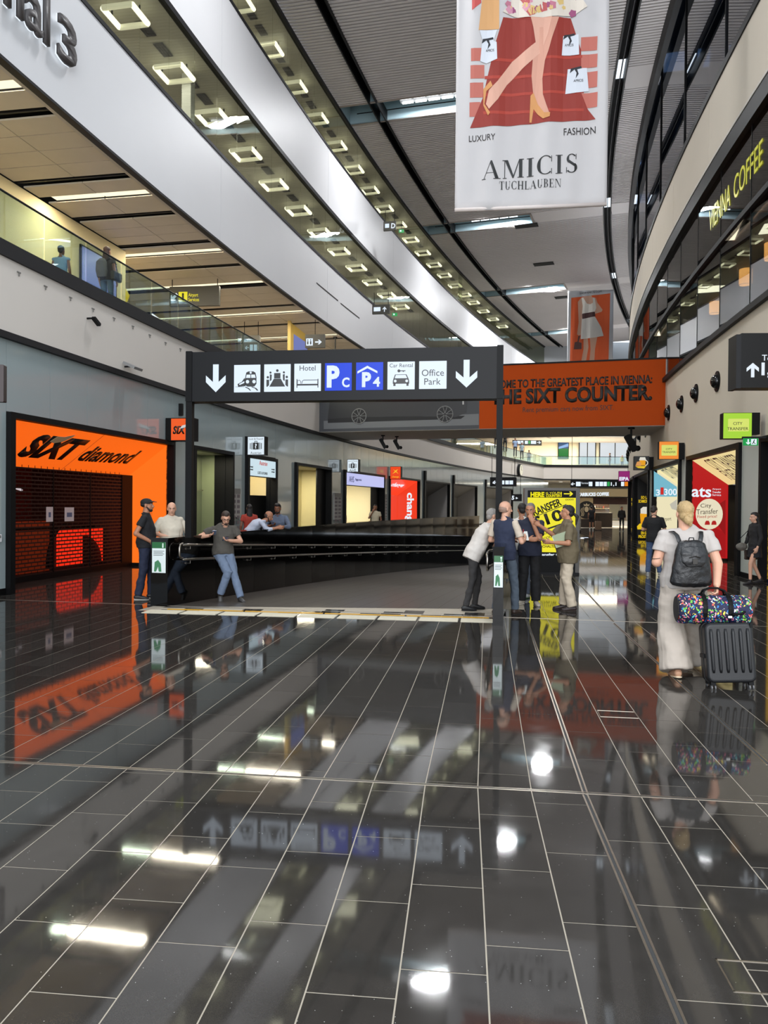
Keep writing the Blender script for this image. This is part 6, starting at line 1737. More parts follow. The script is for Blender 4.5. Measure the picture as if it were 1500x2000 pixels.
MB().box((xl_ - 25, YE, -.01), (xr_ + 10, YE + 16, -.004)).build('far_paving', M_['floor'], fe)
MB().box((xr_ - .5, YE, 0), (xr_, YE + 16, 9.7)).build('return_wall', M_['cream'], fe)
bal2 = thing('balustrade', 'straight glass balustrade across the far gallery', 'balustrade', Matrix.Translation((xl_, YE, 6.42)))
for i in range(9): MB().box((i * 1.5 + .02, .05, -.1), (i * 1.5 + 1.48, .065, .92)).build('glass_pane', M_['rail'], bal2)
MB().cyl((0, .055, .95), (13.5, .055, .95), .03, n=6).build('top_rail', M_['dark'], bal2)
area('far_lamp', (22, YE + 5, 9.6), 14, 4, 1800, (1, .93, .75)); area('far_lamp', (22, YE + 6, 4.5), 14, 6, 1300, (1, .93, .75))
M = plane(94.0)
t_, q = boxsign('hanging_sign', 'black direction sign with white arrows over the far gallery', M, (1001, 857, 1058, 870), None, .15, mat('sign_black', (15, 15, 17), .45, spec=.2)); hang(M, q[0], q[1], q[3], t_, 9.72)
tp('←', M, t_, (1002.5, 863.5), (1009, 863.5), (1005, 861), (1005, 866), WHT, y=-.01, bold=.03); tp('→', M, t_, (1049, 864), (1056, 864), (1050, 861), (1050, 867), WHT, y=-.01, bold=.03)
for x0, x1, mm in ((1010, 1016, icw), (1017, 1022, icw), (1025, 1031, icw), (1032, 1036, GRNL), (1037, 1047, icw)): a = rect(M, x0, 861, x1, 867); plate('pictogram', a[0], a[1], a[2], a[3], mm, t_, -.004, .01)
M = plane(96.8)
t_, q = boxsign('wall_screen', 'tall screen with green lower half on the far gallery wall', M, (1090, 859, 1111, 896), None, .12, M_['black'])
a = rect(M, 1091, 860, 1110, 876); plate('upper_picture', a[0], a[1], a[2], a[3], lit('screen_blue', (60, 90, 130), .9), t_, -.004, .01); a = rect(M, 1091, 876, 1110, 895); plate('lower_picture', a[0], a[1], a[2], a[3], lit('screen_green', (30, 130, 50), .9), t_, -.004, .01)
poly('picture_band', M, [(1091, 873), (1110, 866), (1110, 872), (1091, 877)], lit('screen_light', (150, 190, 240), .9), t_, -.02, .01)
wn = struct('window_4'); wpan = lit('daylit_pane', (222, 228, 232), .95)
for px0, px1, py0, py1 in ((1130, 1164, 859, 907), (1170, 1232, 856, 906)):
    a = rect(M, px0, py0, px1, py1); b = MB(); w_ = .12
    b.box((a[0], -.1, a[2]), (a[0] + w_, 0, a[3])).box((a[1] - w_, -.1, a[2]), (a[1], 0, a[3])).box((a[0], -.1, a[3] - w_), (a[1], 0, a[3])).box(((a[0] + a[1]) / 2 - .05, -.1, a[2]), ((a[0] + a[1]) / 2 + .05, 0, a[3]))
    b.build('frame', M_['dark'], wn, M=M); MB().box((a[0], -.05, a[2]), (a[1], -.03, a[3])).build('pane', wpan, wn, M=M)
# light dots under the far gallery
for i, px in enumerate((1033, 1046, 1085, 1097, 1140, 1168, 1196)):
    d = ray(px, 941 if px > 1060 else 940); k = (4.6 - EYE) / d.z
    if d.y * k < 120:
        pass
    t_ = thing('downlight', 'small round downlight under the far gallery', 'lamp', Matrix.Translation((17.5 + i * 1.7, 91, 4.58)), 'downlights under the far gallery'); MB().cyl((0, 0, 0), (0, 0, -.03), .22, n=16).build('lens', lit('downlight_lens', (255, 250, 235), 2), t_); MB().cyl((0, 0, .01), (0, 0, -.02), .27, n=16).build('bezel', M_['white'], t_)
# hanging direction signs in the hall
M = across(frameL, 49.0); 
t_, q = boxsign('hanging_sign', 'black direction sign with arrow and pictograms crossing the gantry post', plane(40, 0, -18), (957, 932, 1008, 950), None, .2, mat('sign_black', (15, 15, 17), .45, spec=.2)); M = t_.matrix_world
tp('←', M, t_, (962, 942), (971, 942), (966, 938.5), (966, 945.5), WHT, y=-.01, bold=.04)
for x0, x1 in ((979, 985), (987, 994), (995, 1002)): a = rect(M, x0, 938.5, x1, 946); plate('pictogram', a[0], a[1], a[2], a[3], icw, t_, -.004, .01)
hang(M, q[0], q[1], q[3], t_, q[3] + 1.0)
t_, q = boxsign('hanging_sign', 'long black direction sign with pictograms above the coffee bar', plane(52, 0, -14), (1114, 937, 1229, 952), None, .2, mat('sign_black', (15, 15, 17), .45, spec=.2)); M = t_.matrix_world
tp('←', M, t_, (1115, 945), (1123, 945), (1118, 942), (1118, 948), WHT, y=-.01, bold=.04)
for x0, x1, mm in ((1125, 1134, icw), (1150, 1157, icw), (1163, 1170, icw), (1171, 1178, icw), (1179, 1185, icw), (1186, 1191, GRNL), (1213, 1219, icw), (1220, 1229, lit('sign_orange', (230, 130, 30), 1.0))): a = rect(M, x0, 941, x1, 949.5); plate('pictogram', a[0], a[1], a[2], a[3], mm, t_, -.004, .01)
tp('1,1', M, t_, (1193, 946), (1204, 946), (1198, 942), (1198, 950), WHT, y=-.01, bold=.03); tp('Terminal', M, t_, (1135, 943.5), (1149, 943.5), (1142, 942), (1142, 945.5), WHT, y=-.01)
hang(M, q[0], q[1], q[3], t_, q[3] + 3.0)
t_, q = boxsign('hanging_sign', 'small black sign with white marks left of the yellow kiosk', plane(46, 0, -14), (999, 965, 1019, 979), None, .15, mat('sign_black', (15, 15, 17), .45, spec=.2)); M = t_.matrix_world
tp('5 ▸', M, t_, (999.5, 972), (1012, 973), (1005, 968), (1005, 976), WHT, y=-.01, bold=.04); hang(M, q[0], q[1], q[3], t_, q[3] + 1)
ck = frameL(60, 0, 5.5); t_ = thing('wall_clock', 'thin oval looking clock on the far cream fascia', 'clock', ck); x, z = onplane(frameL(tpx_l(1010)), 1010, 918)
t_.matrix_world = frameL(tpx_l(1010), -.1, z); MB().cyl((0, -.02, 0), (0, -.28, 0), .62, n=24).build('case', M_['dark'], t_); MB().cyl((0, -.28, 0), (0, -.3, 0), .56, n=24).build('dial', lit('clock_dial', (236, 230, 205), .9), t_); MB().box((-.02, -.31, 0), (.02, -.3, .4)).box((0, -.31, -.02), (.28, -.3, .02)).build('hands', M_['black'], t_)
# coffee bar block
YS = 62.0
sx0, sx1 = aty(1126, 1000, YS).x, aty(1229, 1000, YS).x
sb = thing('coffee_bar', 'open coffee bar with beige fascia and white lettering at the end of the hall', 'cafe', Matrix.Translation((sx0, YS, 0))); W = sx1 - sx0
zf1, zf0 = zof(1180, 953, YS), zof(1180, 972, YS)
MB().box((0, 0, zf0), (W, .3, zf1)).build('fascia', mat('bar_beige', (196, 178, 140), .6), sb); MB().box((0, .3, zf0), (W, 6, zf0 + .05)).build('soffit', M_['dark'], sb)
MB().box((0, -.02, zf1 - .05), (W, 0, zf1)).box((0, -.02, zf0), (W, 0, zf0 + .08)).build('rail', M_['dark'], sb)
MS = sb.matrix_world
tp('STARBUCKS COFFEE', MS, sb, (1126, 966), (1189, 965), (1150, 962), (1150, 969), WHT, y=-.03, bold=.05)
MB().box((0, 5.5, 0), (W, 5.7, zf0)).build('rear_wall', mat('bar_dark', (70, 52, 44), .6), sb); MB().box((-.1, .3, 0), (0, 5.7, zf0)).build('side_wall', mat('bar_dark', (70, 52, 44), .6), sb)
MB().box((1.3, .5, zof(1190, 985, YS)), (W, .6, zf0)).build('header_board', mat('bar_header', (60, 36, 34), .6), sb)
a = (0.02, 1.15, zof(1150, 1020, YS), zf0)
MB().box((0, .1, zof(1150, 1014, YS)), (1.35, .2, zf0)).build('screen_wall', mat('bar_tan', (196, 172, 130), .6), sb)
MB().box((0, .02, 0), (1.4, .3, zof(1150, 1014, YS))).build('front_counter', mat('bar_counter', (44, 34, 30), .5), sb)
cx, cz = onplane(MS, 1146, 996); r_ = .72
MB().prism([(cx + r_ * math.cos(i * math.pi / 14), cz + r_ * math.sin(i * math.pi / 14)) for i in range(28)], .1, .08, 'y').build('round_emblem', mat('emblem_black', (28, 26, 26), .6), sb)
em = mat('emblem_cream', (214, 196, 160), .6)
b = MB(); b.prism([(cx + .17 * math.cos(i * math.pi / 8) * 1., cz + .05 + .22 * math.sin(i * math.pi / 8)) for i in range(16)], .08, .07, 'y')
for s_ in (-1, 1):
    for k in range(3):
        b.tube([(cx + s_ * (.22 + .09 * k), .075, cz + .25 - .06 * k), (cx + s_ * (.27 + .1 * k), .075, cz - .05), (cx + s_ * (.2 + .09 * k), .075, cz - .3), (cx + s_ * (.26 + .08 * k), .075, cz - .5)], .025, 5)
b.prism([(cx - .2, cz + .32), (cx - .24, cz + .5), (cx - .1, cz + .42), (cx, cz + .56), (cx + .1, cz + .42), (cx + .24, cz + .5), (cx + .2, cz + .32)], .08, .07, 'y')
b.build('emblem_figure', em, sb)
MB().box((1.5, 1.2, 0), (W - 1.0, 1.9, 1.15)).build('counter', mat('bar_counter', (44, 34, 30), .5), sb); MB().box((1.45, 1.1, 1.15), (W - .95, 2.0, 1.2)).build('counter_top', GL, sb)
MB().box((1.6, 1.15, 1.2), (W - 1.3, 1.7, 1.62)).build('pastry_case', glass('case_glass', (220, 225, 225), .1), sb)
rr = random.Random(5)
for r0 in range(3):
    MB().box((1.4, 5.1, 1.5 + r0 * .5), (W - .1, 5.45, 1.53 + r0 * .5)).build('shelf', mat('bar_tan', (196, 172, 130), .6), sb)
area('bar_lamp', (sx0 + W / 2, YS + 3, zf0 - .1), W * .8, 2, 900, (1, .85, .62))
for r0 in range(3):
    for i in range(9):
        c_ = rr.choice([(220, 210, 190), (60, 50, 44), (196, 150, 90), (235, 235, 230), (150, 60, 40)])
        x = sx0 + 1.6 + i * .26 + rr.uniform(-.03, .03)
        b = MB(); h_ = rr.uniform(.18, .3); b.tube([(0, 0, 0), (0, 0, h_ * .7), (0, 0, h_)], [.06, .055, .03], 8)
        ptag(b, 'jar', mat('jar_%d' % c_[0], c_, .5), 'small jar or packet on the shelves behind the coffee bar', 'jar', 'jars behind the coffee bar', M=Matrix.Translation((x, YS + 5.28, 1.53 + r0 * .5)))
for i in range(5):
    t_ = thing('menu_panel', 'glowing menu panel above the coffee bar counter', 'menu', Matrix.Translation((sx0 + 1.7 + i * .52, YS + 2.2, 2.1)), 'menu panels of the coffee bar'); MB().box((0, 0, 0), (.46, .04, .5)).build('frame', M_['dark'], t_); MB().box((.03, -.01, .03), (.43, 0, .47)).build('print', lit('menu_warm', (214, 186, 140), .8), t_)
    b = MB()
    for k in range(4): b.box((.07, -.015, .1 + k * .09), (.35, -.01, .13 + k * .09))
    b.build('menu_lines', INK, t_)

# ================================================================ people
def organic(mb, name, m, parent, vox, it=3, disp=0., dscale=.1, M=None):
    o = mb.build(name, m, parent, smooth=True, M=M)
    r = o.modifiers.new('union', 'REMESH'); r.mode = 'VOXEL'; r.voxel_size = vox; r.use_smooth_shade = True
    if disp:
        key = 'fold_%.3f' % dscale
        tx = bpy.data.textures.get(key) or bpy.data.textures.new(key, 'CLOUDS'); tx.noise_scale = dscale; tx.noise_depth = 1
        d = o.modifiers.new('folds', 'DISPLACE'); d.texture = tx; d.strength = disp; d.mid_level = .5; d.texture_coords = 'LOCAL'
    s = o.modifiers.new('soften', 'SMOOTH'); s.factor = .5; s.iterations = it
    return o


def hand(b, w, d, n, side, curl=.5, s=1.):
    """palm, four unequal bent fingers and a thumb leaving the side of the palm; d: direction, n: palm normal"""
    d = V(d).normalized(); n = V(n); n = (n - d * n.dot(d)).normalized(); a = d.cross(n) * side   # a: towards the thumb
    w = V(w)
    b.stack([(w - d * .01, .026 * s, .02 * s), (w + d * .03 * s, .036 * s, .017 * s), (w + d * .065 * s, .041 * s, .015 * s), (w + d * .09 * s, .038 * s, .012 * s)], 12, tuple(a))
    for k, (o_, L_) in enumerate(((.031, .068), (.0105, .078), (-.0105, .072), (-.031, .056))):
        p0 = w + d * (.085 - .004 * abs(k - 1)) * s + a * o_ * s
        c1 = curl * .9; d1 = (d * math.cos(c1) + n * math.sin(c1) + a * o_ * .6 * (1 - curl)).normalized(); p1 = p0 + d1 * L_ * .5 * s
        c2 = curl * 2.1; d2 = (d * math.cos(c2) + n * math.sin(c2)).normalized(); p2 = p1 + d2 * L_ * .5 * s
        b.cap(p0, p1, .0092 * s, .0085 * s, 8).cap(p1, p2, .0085 * s, .007 * s, 8)
    p0 = w + d * .022 * s + a * .030 * s; p1 = p0 + (d * .75 + a * .65 + n * .25).normalized() * .036 * s; p2 = p1 + (d * .85 + a * (.35 - .5 * curl) + n * .5).normalized() * .03 * s
    b.cap(p0, p1, .012 * s, .0105 * s, 8).cap(p1, p2, .0105 * s, .0085 * s, 8)


SKIN = {'fair': (206, 156, 130), 'tan': (176, 122, 92), 'olive': (164, 112, 84), 'brown': (120, 78, 56)}
DEF = dict(pel=(0, 0, .95), wst=(0, .0, 1.12), chs=(0, 0, 1.30), nck=(0, -.01, 1.46), hed=(0, .02, 1.62),
           shR=(.18, 0, 1.42), elR=(.235, -.03, 1.13), wrR=(.235, .06, .89), shL=(-.18, 0, 1.42), elL=(-.235, -.03, 1.13), wrL=(-.235, .06, .89),
           hpR=(.09, 0, .93), knR=(.105, .03, .51), anR=(.11, -.02, .09), hpL=(-.09, 0, .93), knL=(-.105, .03, .51), anL=(-.11, -.02, .09))


def cloth_m(name, col, rough=.85): return mat('cloth_' + name, col, rough, noise=.10, nscale=9, bump=.35, bscale=26)


def person(label, pos, yaw, h=1.75, skin='tan', top=('tee', (200, 200, 200)), bottom=('jeans', (50, 60, 90)), shoes=(30, 30, 32), sole=(200, 200, 195), hair=('short', (40, 30, 26)), beard=None, glasses=False,
           vox=.010, bulk=1., belly=0., pose=None, face=(0, 0), hand_R=None, hand_L=None, sleeve=.55, tail=0., toeR=None, toeL=None, group=None, detail=True, hem=.90, socks=None):
    J = {k: V(v) for k, v in DEF.items()}
    for k, v in (pose or {}).items(): J[k] = V(v)
    t_ = thing('person', label, 'person', Matrix.Translation(pos) @ Matrix.Rotation(R(yaw), 4, 'Z') @ Matrix.Scale(h / 1.75, 4), group)
    sk = mat('skin_' + skin, SKIN[skin], .55, noise=.06, nscale=12)
    B = bulk
    sx = (J['shR'] - J['shL']).normalized(); hx = (J['hpR'] - J['hpL']).normalized()
    def torso(b, e, z0=0., top_=True, front=0.):
        pel, wst, chs, nck = J['pel'], J['wst'], J['chs'], J['nck']
        up = (nck - chs).normalized(); fw = sx.cross(up) * -1
        f0 = hx.cross((wst - pel).normalized()) * -1
        sh = (J['shR'] + J['shL']) / 2
        sl = [(pel - (wst - pel).normalized() * (.06 + z0), (.165 + e) * B, (.122 + e) * B, tuple(hx)),
              (pel + (wst - pel) * .15 - f0 * -.0, (.168 + e) * B, (.125 + e) * B + belly * .25, tuple(hx)),
              (wst + f0 * -belly * -.35, (.142 + e) * B, (.100 + e) * B + belly * .6, tuple(hx)),
              (wst + (chs - wst) * .5 + f0 * belly * .25, (.150 + e) * B, (.108 + e) * B + belly * .35, tuple(sx)),
              (chs, (.165 + e) * B, (.112 + e) * B, tuple(sx)),
              (sh - up * .02, (.165 + e) * B, (.085 + e), tuple(sx)), (sh + up * .015, (.140 + e) * min(B, 1.1), (.068 + e), tuple(sx)), (sh + up * .045, (.095 + e), (.060 + e), tuple(sx)),
              (nck, .062 + e, .058 + e, tuple(sx))]
        b.stack(sl, 24)
    # ---- body
    b = MB(); torso(b, -.012)
    for s_ in 'RL':
        sg = 1 if s_ == 'R' else -1
        sh, el, wr = J['sh' + s_], J['el' + s_], J['wr' + s_]
        b.cap(sh - V((0, 0, .025)), el, .038 * B, .038 * B, 12).cap(el, wr, .038 * B, .026 * B, 12)
        hd = (hand_R if s_ == 'R' else hand_L) or {}
        d = V(hd.get('d', (wr - el).normalized())); n = V(hd.get('n', (-sg, 0, 0)))
        hand(b, wr, d, n, hd.get('side', sg), hd.get('curl', .45), 1.05)
        hp, kn, an = J['hp' + s_], J['kn' + s_], J['an' + s_]
        b.cap(hp, kn, .078 * B, .050 * B, 12).cap(kn, an, .050 * B, .034, 12)
    b.cap(J['nck'] - V((0, 0, .03)), J['hed'] - V((0, 0, .05)), .056 * min(B, 1.15), .052 * min(B, 1.15), 14)
    Hm = Matrix.Translation(J['hed']) @ Matrix.Rotation(R(face[0]), 4, 'Z') @ Matrix.Rotation(R(face[1]), 4, 'X')
    b.M = Hm
    b.ell((0, -.012, .032), (.077, .096, .084), 18, 14).ell((0, .020, -.03), (.064, .070, .084), 16, 12).ell((0, .058, -.092), (.030, .028, .024), 12, 8)
    b.cap((0, .092, .012), (0, .112, -.028), .009, .014, 8).ell((0, .104, -.034), (.018, .012, .010), 8, 6).ell((0, .080, .030), (.048, .014, .010), 12, 6).ell((0, .088, -.062), (.022, .010, .012), 10, 6)
    for s_ in (-1, 1): b.ell((s_ * .076, -.006, -.008), (.010, .021, .033), 8, 8)
    b.M = Matrix()
    organic(b, 'body', sk, t_, vox * .8 if detail else vox, 2)
    if detail:
        e_ = MB(); e_.M = Hm
        for s_ in (-1, 1): e_.ell((s_ * .030, .080, .008), (.012, .009, .007), 10, 6)
        e_.build('eyes', mat('eye_white', (190, 184, 176), .3), t_, smooth=True)
        e_ = MB(); e_.M = Hm
        for s_ in (-1, 1): e_.ell((s_ * .030, .088, .008), (.006, .003, .006), 8, 6); e_.tube([(s_ * .014, .090, .026), (s_ * .030, .090, .031), (s_ * .046, .078, .026)], .004, 5)
        e_.build('brows', mat('brow_dark', (40, 28, 22), .8), t_)
        e_ = MB(); e_.M = Hm; e_.ell((0, .094, -.060), (.022, .006, .006), 10, 6); e_.build('lips', mat('lip_' + skin, tuple(int(c * .78) for c in SKIN[skin]), .5), t_, smooth=True)
    # ---- hair
    hk, hc = hair; hm = mat('hair_plain', (40, 30, 26), .6) if not hc else mat('hair_%d_%d_%d' % hc, hc, .6, noise=.25, nscale=60, bump=.5, bscale=120)
    if hk != 'bald':
        b = MB(); b.M = Hm
        if hk == 'cap':
            b.ell((0, -.012, .050), (.084, .104, .072), 18, 12).stack([((0, .07, .055), .070, .012), ((0, .12, .058), .062, .007), ((0, .165, .050), .035, .005)], 14)
            organic(b, 'cap', mat('cap_black', (16, 16, 17), .8), t_, .007, 2)
            b = MB(); b.M = Hm; b.ell((0, -.03, .012), (.079, .086, .05), 16, 10)
            organic(b, 'hair', hm, t_, .008, 1)
        else:
            b.ell((0, -.026, .042), (.081, .100, .086), 18, 12)
            if hk != 'grey_short': b.ell((0, -.005, .085), (.062, .085, .045), 14, 8)
            if hk in ('short', 'thick', 'grey_short'): b.ell((0, -.060, -.01), (.066, .055, .065), 14, 10)
            if hk == 'thick': b.ell((0, .02, .10), (.070, .075, .045), 14, 8)
            if hk == 'bun':
                b.ell((0, -.05, -.02), (.070, .062, .070), 14, 10).ell((0, -.110, -.065), (.050, .040, .048), 12, 10).cap((.01, -.13, -.03), (.02, -.11, -.12), .026, .016)
            if hk == 'ponytail':
                b.ell((0, -.05, -.01), (.070, .062, .066), 14, 10).cap((0, -.115, -.02), (0, -.165, -.06), .022, .030).cap((0, -.165, -.06), (0, -.15, -.20), .030, .012)
            if hk == 'long':
                b.ell((0, -.05, -.03), (.080, .065, .09), 14, 10).stack([((0, -.05, -.02), .082, .06), ((0, -.075, -.15), .085, .05), ((0, -.08, -.28), .08, .04), ((0, -.07, -.36), .05, .02)], 16)
            organic(b, 'hair', hm, t_, .008, 1, .010, .02)
    elif hk == 'bald' and hc:
        b = MB(); b.M = Hm; b.stack([((0, -.028, -.055), .064, .064), ((0, -.030, -.02), .0775, .083), ((0, -.024, .012), .0765, .087)], 20); organic(b, 'cropped_hair', hm, t_, .007, 1)
    if beard:
        b = MB(); b.M = Hm; b.ell((0, .060, -.088), (.036, .034, .032), 12, 8)
        for s_ in (-1, 1): b.cap((s_ * .062, .01, -.03), (s_ * .045, .05, -.085), .012, .018)
        b.cap((-.022, .098, -.052), (.022, .098, -.052), .006)
        organic(b, 'beard', mat('beard_%d' % beard[0], beard, .8, bump=.5, bscale=150), t_, .007, 1)
    if glasses:
        b = MB(); b.M = Hm
        for s_ in (-1, 1):
            b.tube([(s_ * .031 + .024 * math.cos(a * math.pi / 6), .101, .008 + .017 * math.sin(a * math.pi / 6)) for a in range(12)], .0025, 5, True); b.tube([(s_ * .055, .099, .010), (s_ * .076, .06, .012), (s_ * .080, -.01, .008)], .0025, 5)
        b.tube([(-.008, .103, .012), (.008, .103, .012)], .0025, 5); b.build('spectacles', M_['black'], t_)
    # ---- top
    kind, col = top[0], top[1]; cm = cloth_m('%d_%d_%d' % col, col)
    b = MB(); torso(b, .012 if kind != 'shirt' else .018, tail)
    J0 = {'sh': None}
    slm = top[2] if len(top) > 2 else None; b2_ = MB() if slm else b
    for s_ in 'RL':
        sh, el, wr = J['sh' + s_], J['el' + s_], J['wr' + s_]
        if sleeve <= 1: end = sh + (el - sh) * sleeve; b.cap(J['nck'] - V((0, 0, .045)) + (sh - J['nck']) * .25, sh - V((0, 0, .020)), .058, .050, 12); b2_.ell(sh - V((0, 0, .020)), (.053 * min(B, 1.12),) * 3, 14, 10).stack([(sh - V((0, 0, .035)), .053 * min(B, 1.12), .053 * min(B, 1.12)), (sh + (end - sh) * .5, .056 * B, .056 * B), (end, .060 * B, .060 * B), (end + (el - sh) * .01, .05 * B, .05 * B)], 16)
        else:
            end = el + (wr - el) * (sleeve - 1); b2_.cap(sh - V((0, 0, .01)), el, .057 * B, .050 * B, 14).cap(el, end, .050 * B, .040 * B, 14)
    if kind in ('polo', 'shirt'):
        n_ = J['nck'] + (J['hed'] - J['nck']).normalized() * .015; b.tube([n_ + sx * .066 * math.cos(a * math.pi / 7) + V((0, .062 * math.sin(a * math.pi / 7) + .005, -.010 - .012 * math.sin(a * math.pi / 7))) for a in range(14)], .014, 6, True)
    organic(b, 'shirt', cm, t_, vox, 6, .030 if kind == 'shirt' else .022, .11)
    if slm: organic(b2_, 'sleeves', cloth_m('%d_%d_%d' % slm, slm), t_, vox, 2, .012, .1)
    # ---- bottoms
    kind, col = bottom; cm = cloth_m('%d_%d_%d' % col, col)
    b = MB(); pel, wst = J['pel'], J['wst']
    b.stack([(pel - (wst - pel).normalized() * .09, .150 * B, .110 * B), (pel, (.158) * B, .112 * B + belly * .1), (pel + (wst - pel) * .45, .154 * B, .112 * B + belly * .3)], 20, tuple(hx))
    for s_ in 'RL':
        hp, kn, an = J['hp' + s_], J['kn' + s_], J['an' + s_]
        sh_ = (an - kn).normalized()
        if kind == 'skirt': continue
        if kind == 'shorts': b.cap(hp, hp + (kn - hp) * .75, .092 * B, .080 * B, 14); continue
        rk, ra = {'jeans': (.066, .058), 'slim': (.058, .045), 'wide': (.100, .125), 'loose': (.074, .070)}[kind]
        b.cap(hp, kn, .088 * B, rk * B, 16)
        q = an - sh_ * .0 if kind == 'wide' else an + sh_ * -.01
        b.stack([(kn - sh_ * .05, rk * B * .98, rk * B * .98), (kn + (an - kn) * .5, (rk + ra) / 2 * B, (rk + ra) / 2 * B), (q, ra * B, ra * B), (q + sh_ * .02, ra * .97 * B, ra * .97 * B)], 16)
    if kind == 'skirt': b.stack([(pel + V((0, 0, .02)), .170, .130), (pel - V((0, 0, .12)), .185, .145), (pel - V((0, 0, .30)), .20, .16)], 20)
    organic(b, {'skirt': 'skirt', 'shorts': 'shorts'}.get(kind, 'trousers'), cm, t_, vox, 3, .035 if kind == 'wide' else .024, .13 if kind == 'wide' else .09)
    # ---- shoes
    sm = mat('shoe_%d_%d_%d' % shoes, shoes, .5); so = mat('sole_%d_%d_%d' % sole, sole, .6)
    for s_, tv in (('R', toeR), ('L', toeL)):
        an = J['an' + s_]; d = V(tv or (.03 if s_ == 'R' else -.03, 1, 0)).normalized()
        sd = d.cross(V((0, 0, 1))); sd = sd.normalized() if sd.length > .2 else V((1, 0, 0)); up = sd.cross(d)
        base = an - up * .052
        b = MB(); b.stack([(base - d * .075 + up * .0, .026, .020), (base - d * .05 + up * .008, .038, .042), (base + up * .012, .040, .050), (base + d * .08 - up * .004, .047, .034), (base + d * .14 - up * .012, .045, .025), (base + d * .175 - up * .016, .028, .016)], 16, tuple(sd))
        b.cap(an, an + up * .03, .040, .040, 12); organic(b, 'shoe', sm, t_, .008, 2)
        b = MB(); b.stack([(base - d * .075 - up * .028, .030, .010), (base - d * .04 - up * .030, .040, .012), (base + d * .08 - up * .032, .049, .010), (base + d * .15 - up * .032, .044, .009), (base + d * .185 - up * .028, .022, .007)], 16, tuple(sd)); organic(b, 'sole', so, t_, .008, 1)
    return t_, J


def held(parent_t, p, rx, ry, rz, name, label, size=(.038, .004, .076), col=(16, 16, 18), screen=None):
    """a phone or similar held in a hand; p is in the person's own frame"""
    W = parent_t.matrix_world @ V(p)
    Mx = Matrix.Translation(W) @ Matrix.Rotation(parent_t.matrix_world.to_euler().z, 4, 'Z') @ Matrix.Rotation(R(rz), 4, 'Z') @ Matrix.Rotation(R(rx), 4, 'X') @ Matrix.Rotation(R(ry), 4, 'Y')
    t_ = thing(name, label, 'phone', Mx); a, b_, c = size
    MB().rbox((-a, -b_, -c), (a, b_, c), .008).build('case', mat('phone_%d' % col[0], col, .3), t_)
    MB().box((-a + .004, b_, -c + .006), (a - .004, b_ + .001, c - .006)).build('screen', screen or mat('phone_screen', (30, 34, 44), .1, emit=.15, ecol=(120, 140, 180)), t_)
    return t_


def at(px, py, z=0.): g = ground(px, py, z); return V((g.x, g.y, z))


# 1 man in a black cap, facing the ramp, thumb in his pocket
person('bearded man in black cap, black polo and dark jeans standing at the west parapet', at(284, 1170), -82, 1.80, 'olive', ('polo', (20, 20, 24)), ('jeans', (30, 36, 58)), (26, 26, 30), (190, 188, 182), ('cap', (24, 20, 18)), (28, 20, 18),
       bulk=1.12, belly=.05, vox=.009, face=(-6, 2),
       pose=dict(elR=(.27, -.12, 1.14), wrR=(.20, .12, 1.0), elL=(-.27, -.10, 1.14), wrL=(-.19, .13, 1.0), anR=(.10, -.10, .09), knR=(.11, -.02, .50), anL=(-.10, .08, .09), knL=(-.10, .08, .51)), hand_R=dict(d=(-.35, .55, -.75), n=(-1, 0, 0), curl=.7), hand_L=dict(d=(.35, .55, -.75), n=(1, 0, 0), curl=.7))
# 2 heavy bald man behind the parapet
person('bald man in a cream utility shirt leaning behind the west parapet', V((aty(334, 1000, 14.2).x, 14.2, 0)), -150, 1.745, 'fair', ('shirt', (200, 190, 172)), ('loose', (90, 86, 80)), hair=('bald', None), bulk=1.25, belly=.10, vox=.010, face=(-12, -10), sleeve=.95,
       pose=dict(elR=(.33, .06, 1.16), wrR=(.16, .24, 1.11), elL=(-.33, .02, 1.16), wrL=(-.20, .24, 1.08), hed=(0, .05, 1.61)), hand_R=dict(d=(-.7, .6, -.1), n=(0, 0, -1)), hand_L=dict(d=(.6, .7, -.1), n=(0, 0, -1)))
# 3 man leaning on the inside of the parapet with two phones
yl_ = 14.15; base3 = ramp_pt(yl_, .42); zr = rampz(14.2)
p3, J3 = person('man in charcoal polo leaning on the ramp wall, holding two phones, legs crossed', V((base3.x, base3.y, zr)), -163, 1.76, 'fair', ('polo', (74, 70, 64)), ('jeans', (104, 118, 140)), (60, 58, 56), (70, 66, 62), ('short', (48, 34, 26)), (44, 30, 24), True,
       bulk=1.14, belly=.06, vox=.009, face=(0, -28), sleeve=.6,
       pose=dict(pel=(.02, -.16, .88), wst=(.02, -.20, 1.04), chs=(.0, -.20, 1.22), nck=(-.01, -.17, 1.38), hed=(-.02, -.10, 1.51), shR=(.19, -.20, 1.33), shL=(-.19, -.18, 1.34),
                 elR=(.46, -.16, 1.16), wrR=(.28, -.02, 1.19), elL=(-.30, -.14, 1.08), wrL=(-.07, .06, 1.10), hpR=(.10, -.16, .87), hpL=(-.08, -.15, .87), knR=(-.04, .12, .52), anR=(.08, .06, .14), knL=(-.16, .04, .49), anL=(-.26, .22, .09)),
       hand_R=dict(d=(-.6, .45, .35), n=(0, .3, 1), curl=.5), hand_L=dict(d=(.75, .35, .15), n=(0, .2, 1), curl=.5), toeR=(.0, .45, -.8), toeL=(-.25, 1, 0))
held(p3, (.20, .05, 1.25), -60, 0, 0, 'phone', 'silver edged phone in the raised hand of the leaning man', col=(150, 160, 175)); held(p3, (.00, .10, 1.14), -60, 0, 20, 'phone', 'dark phone in the lower hand of the leaning man')
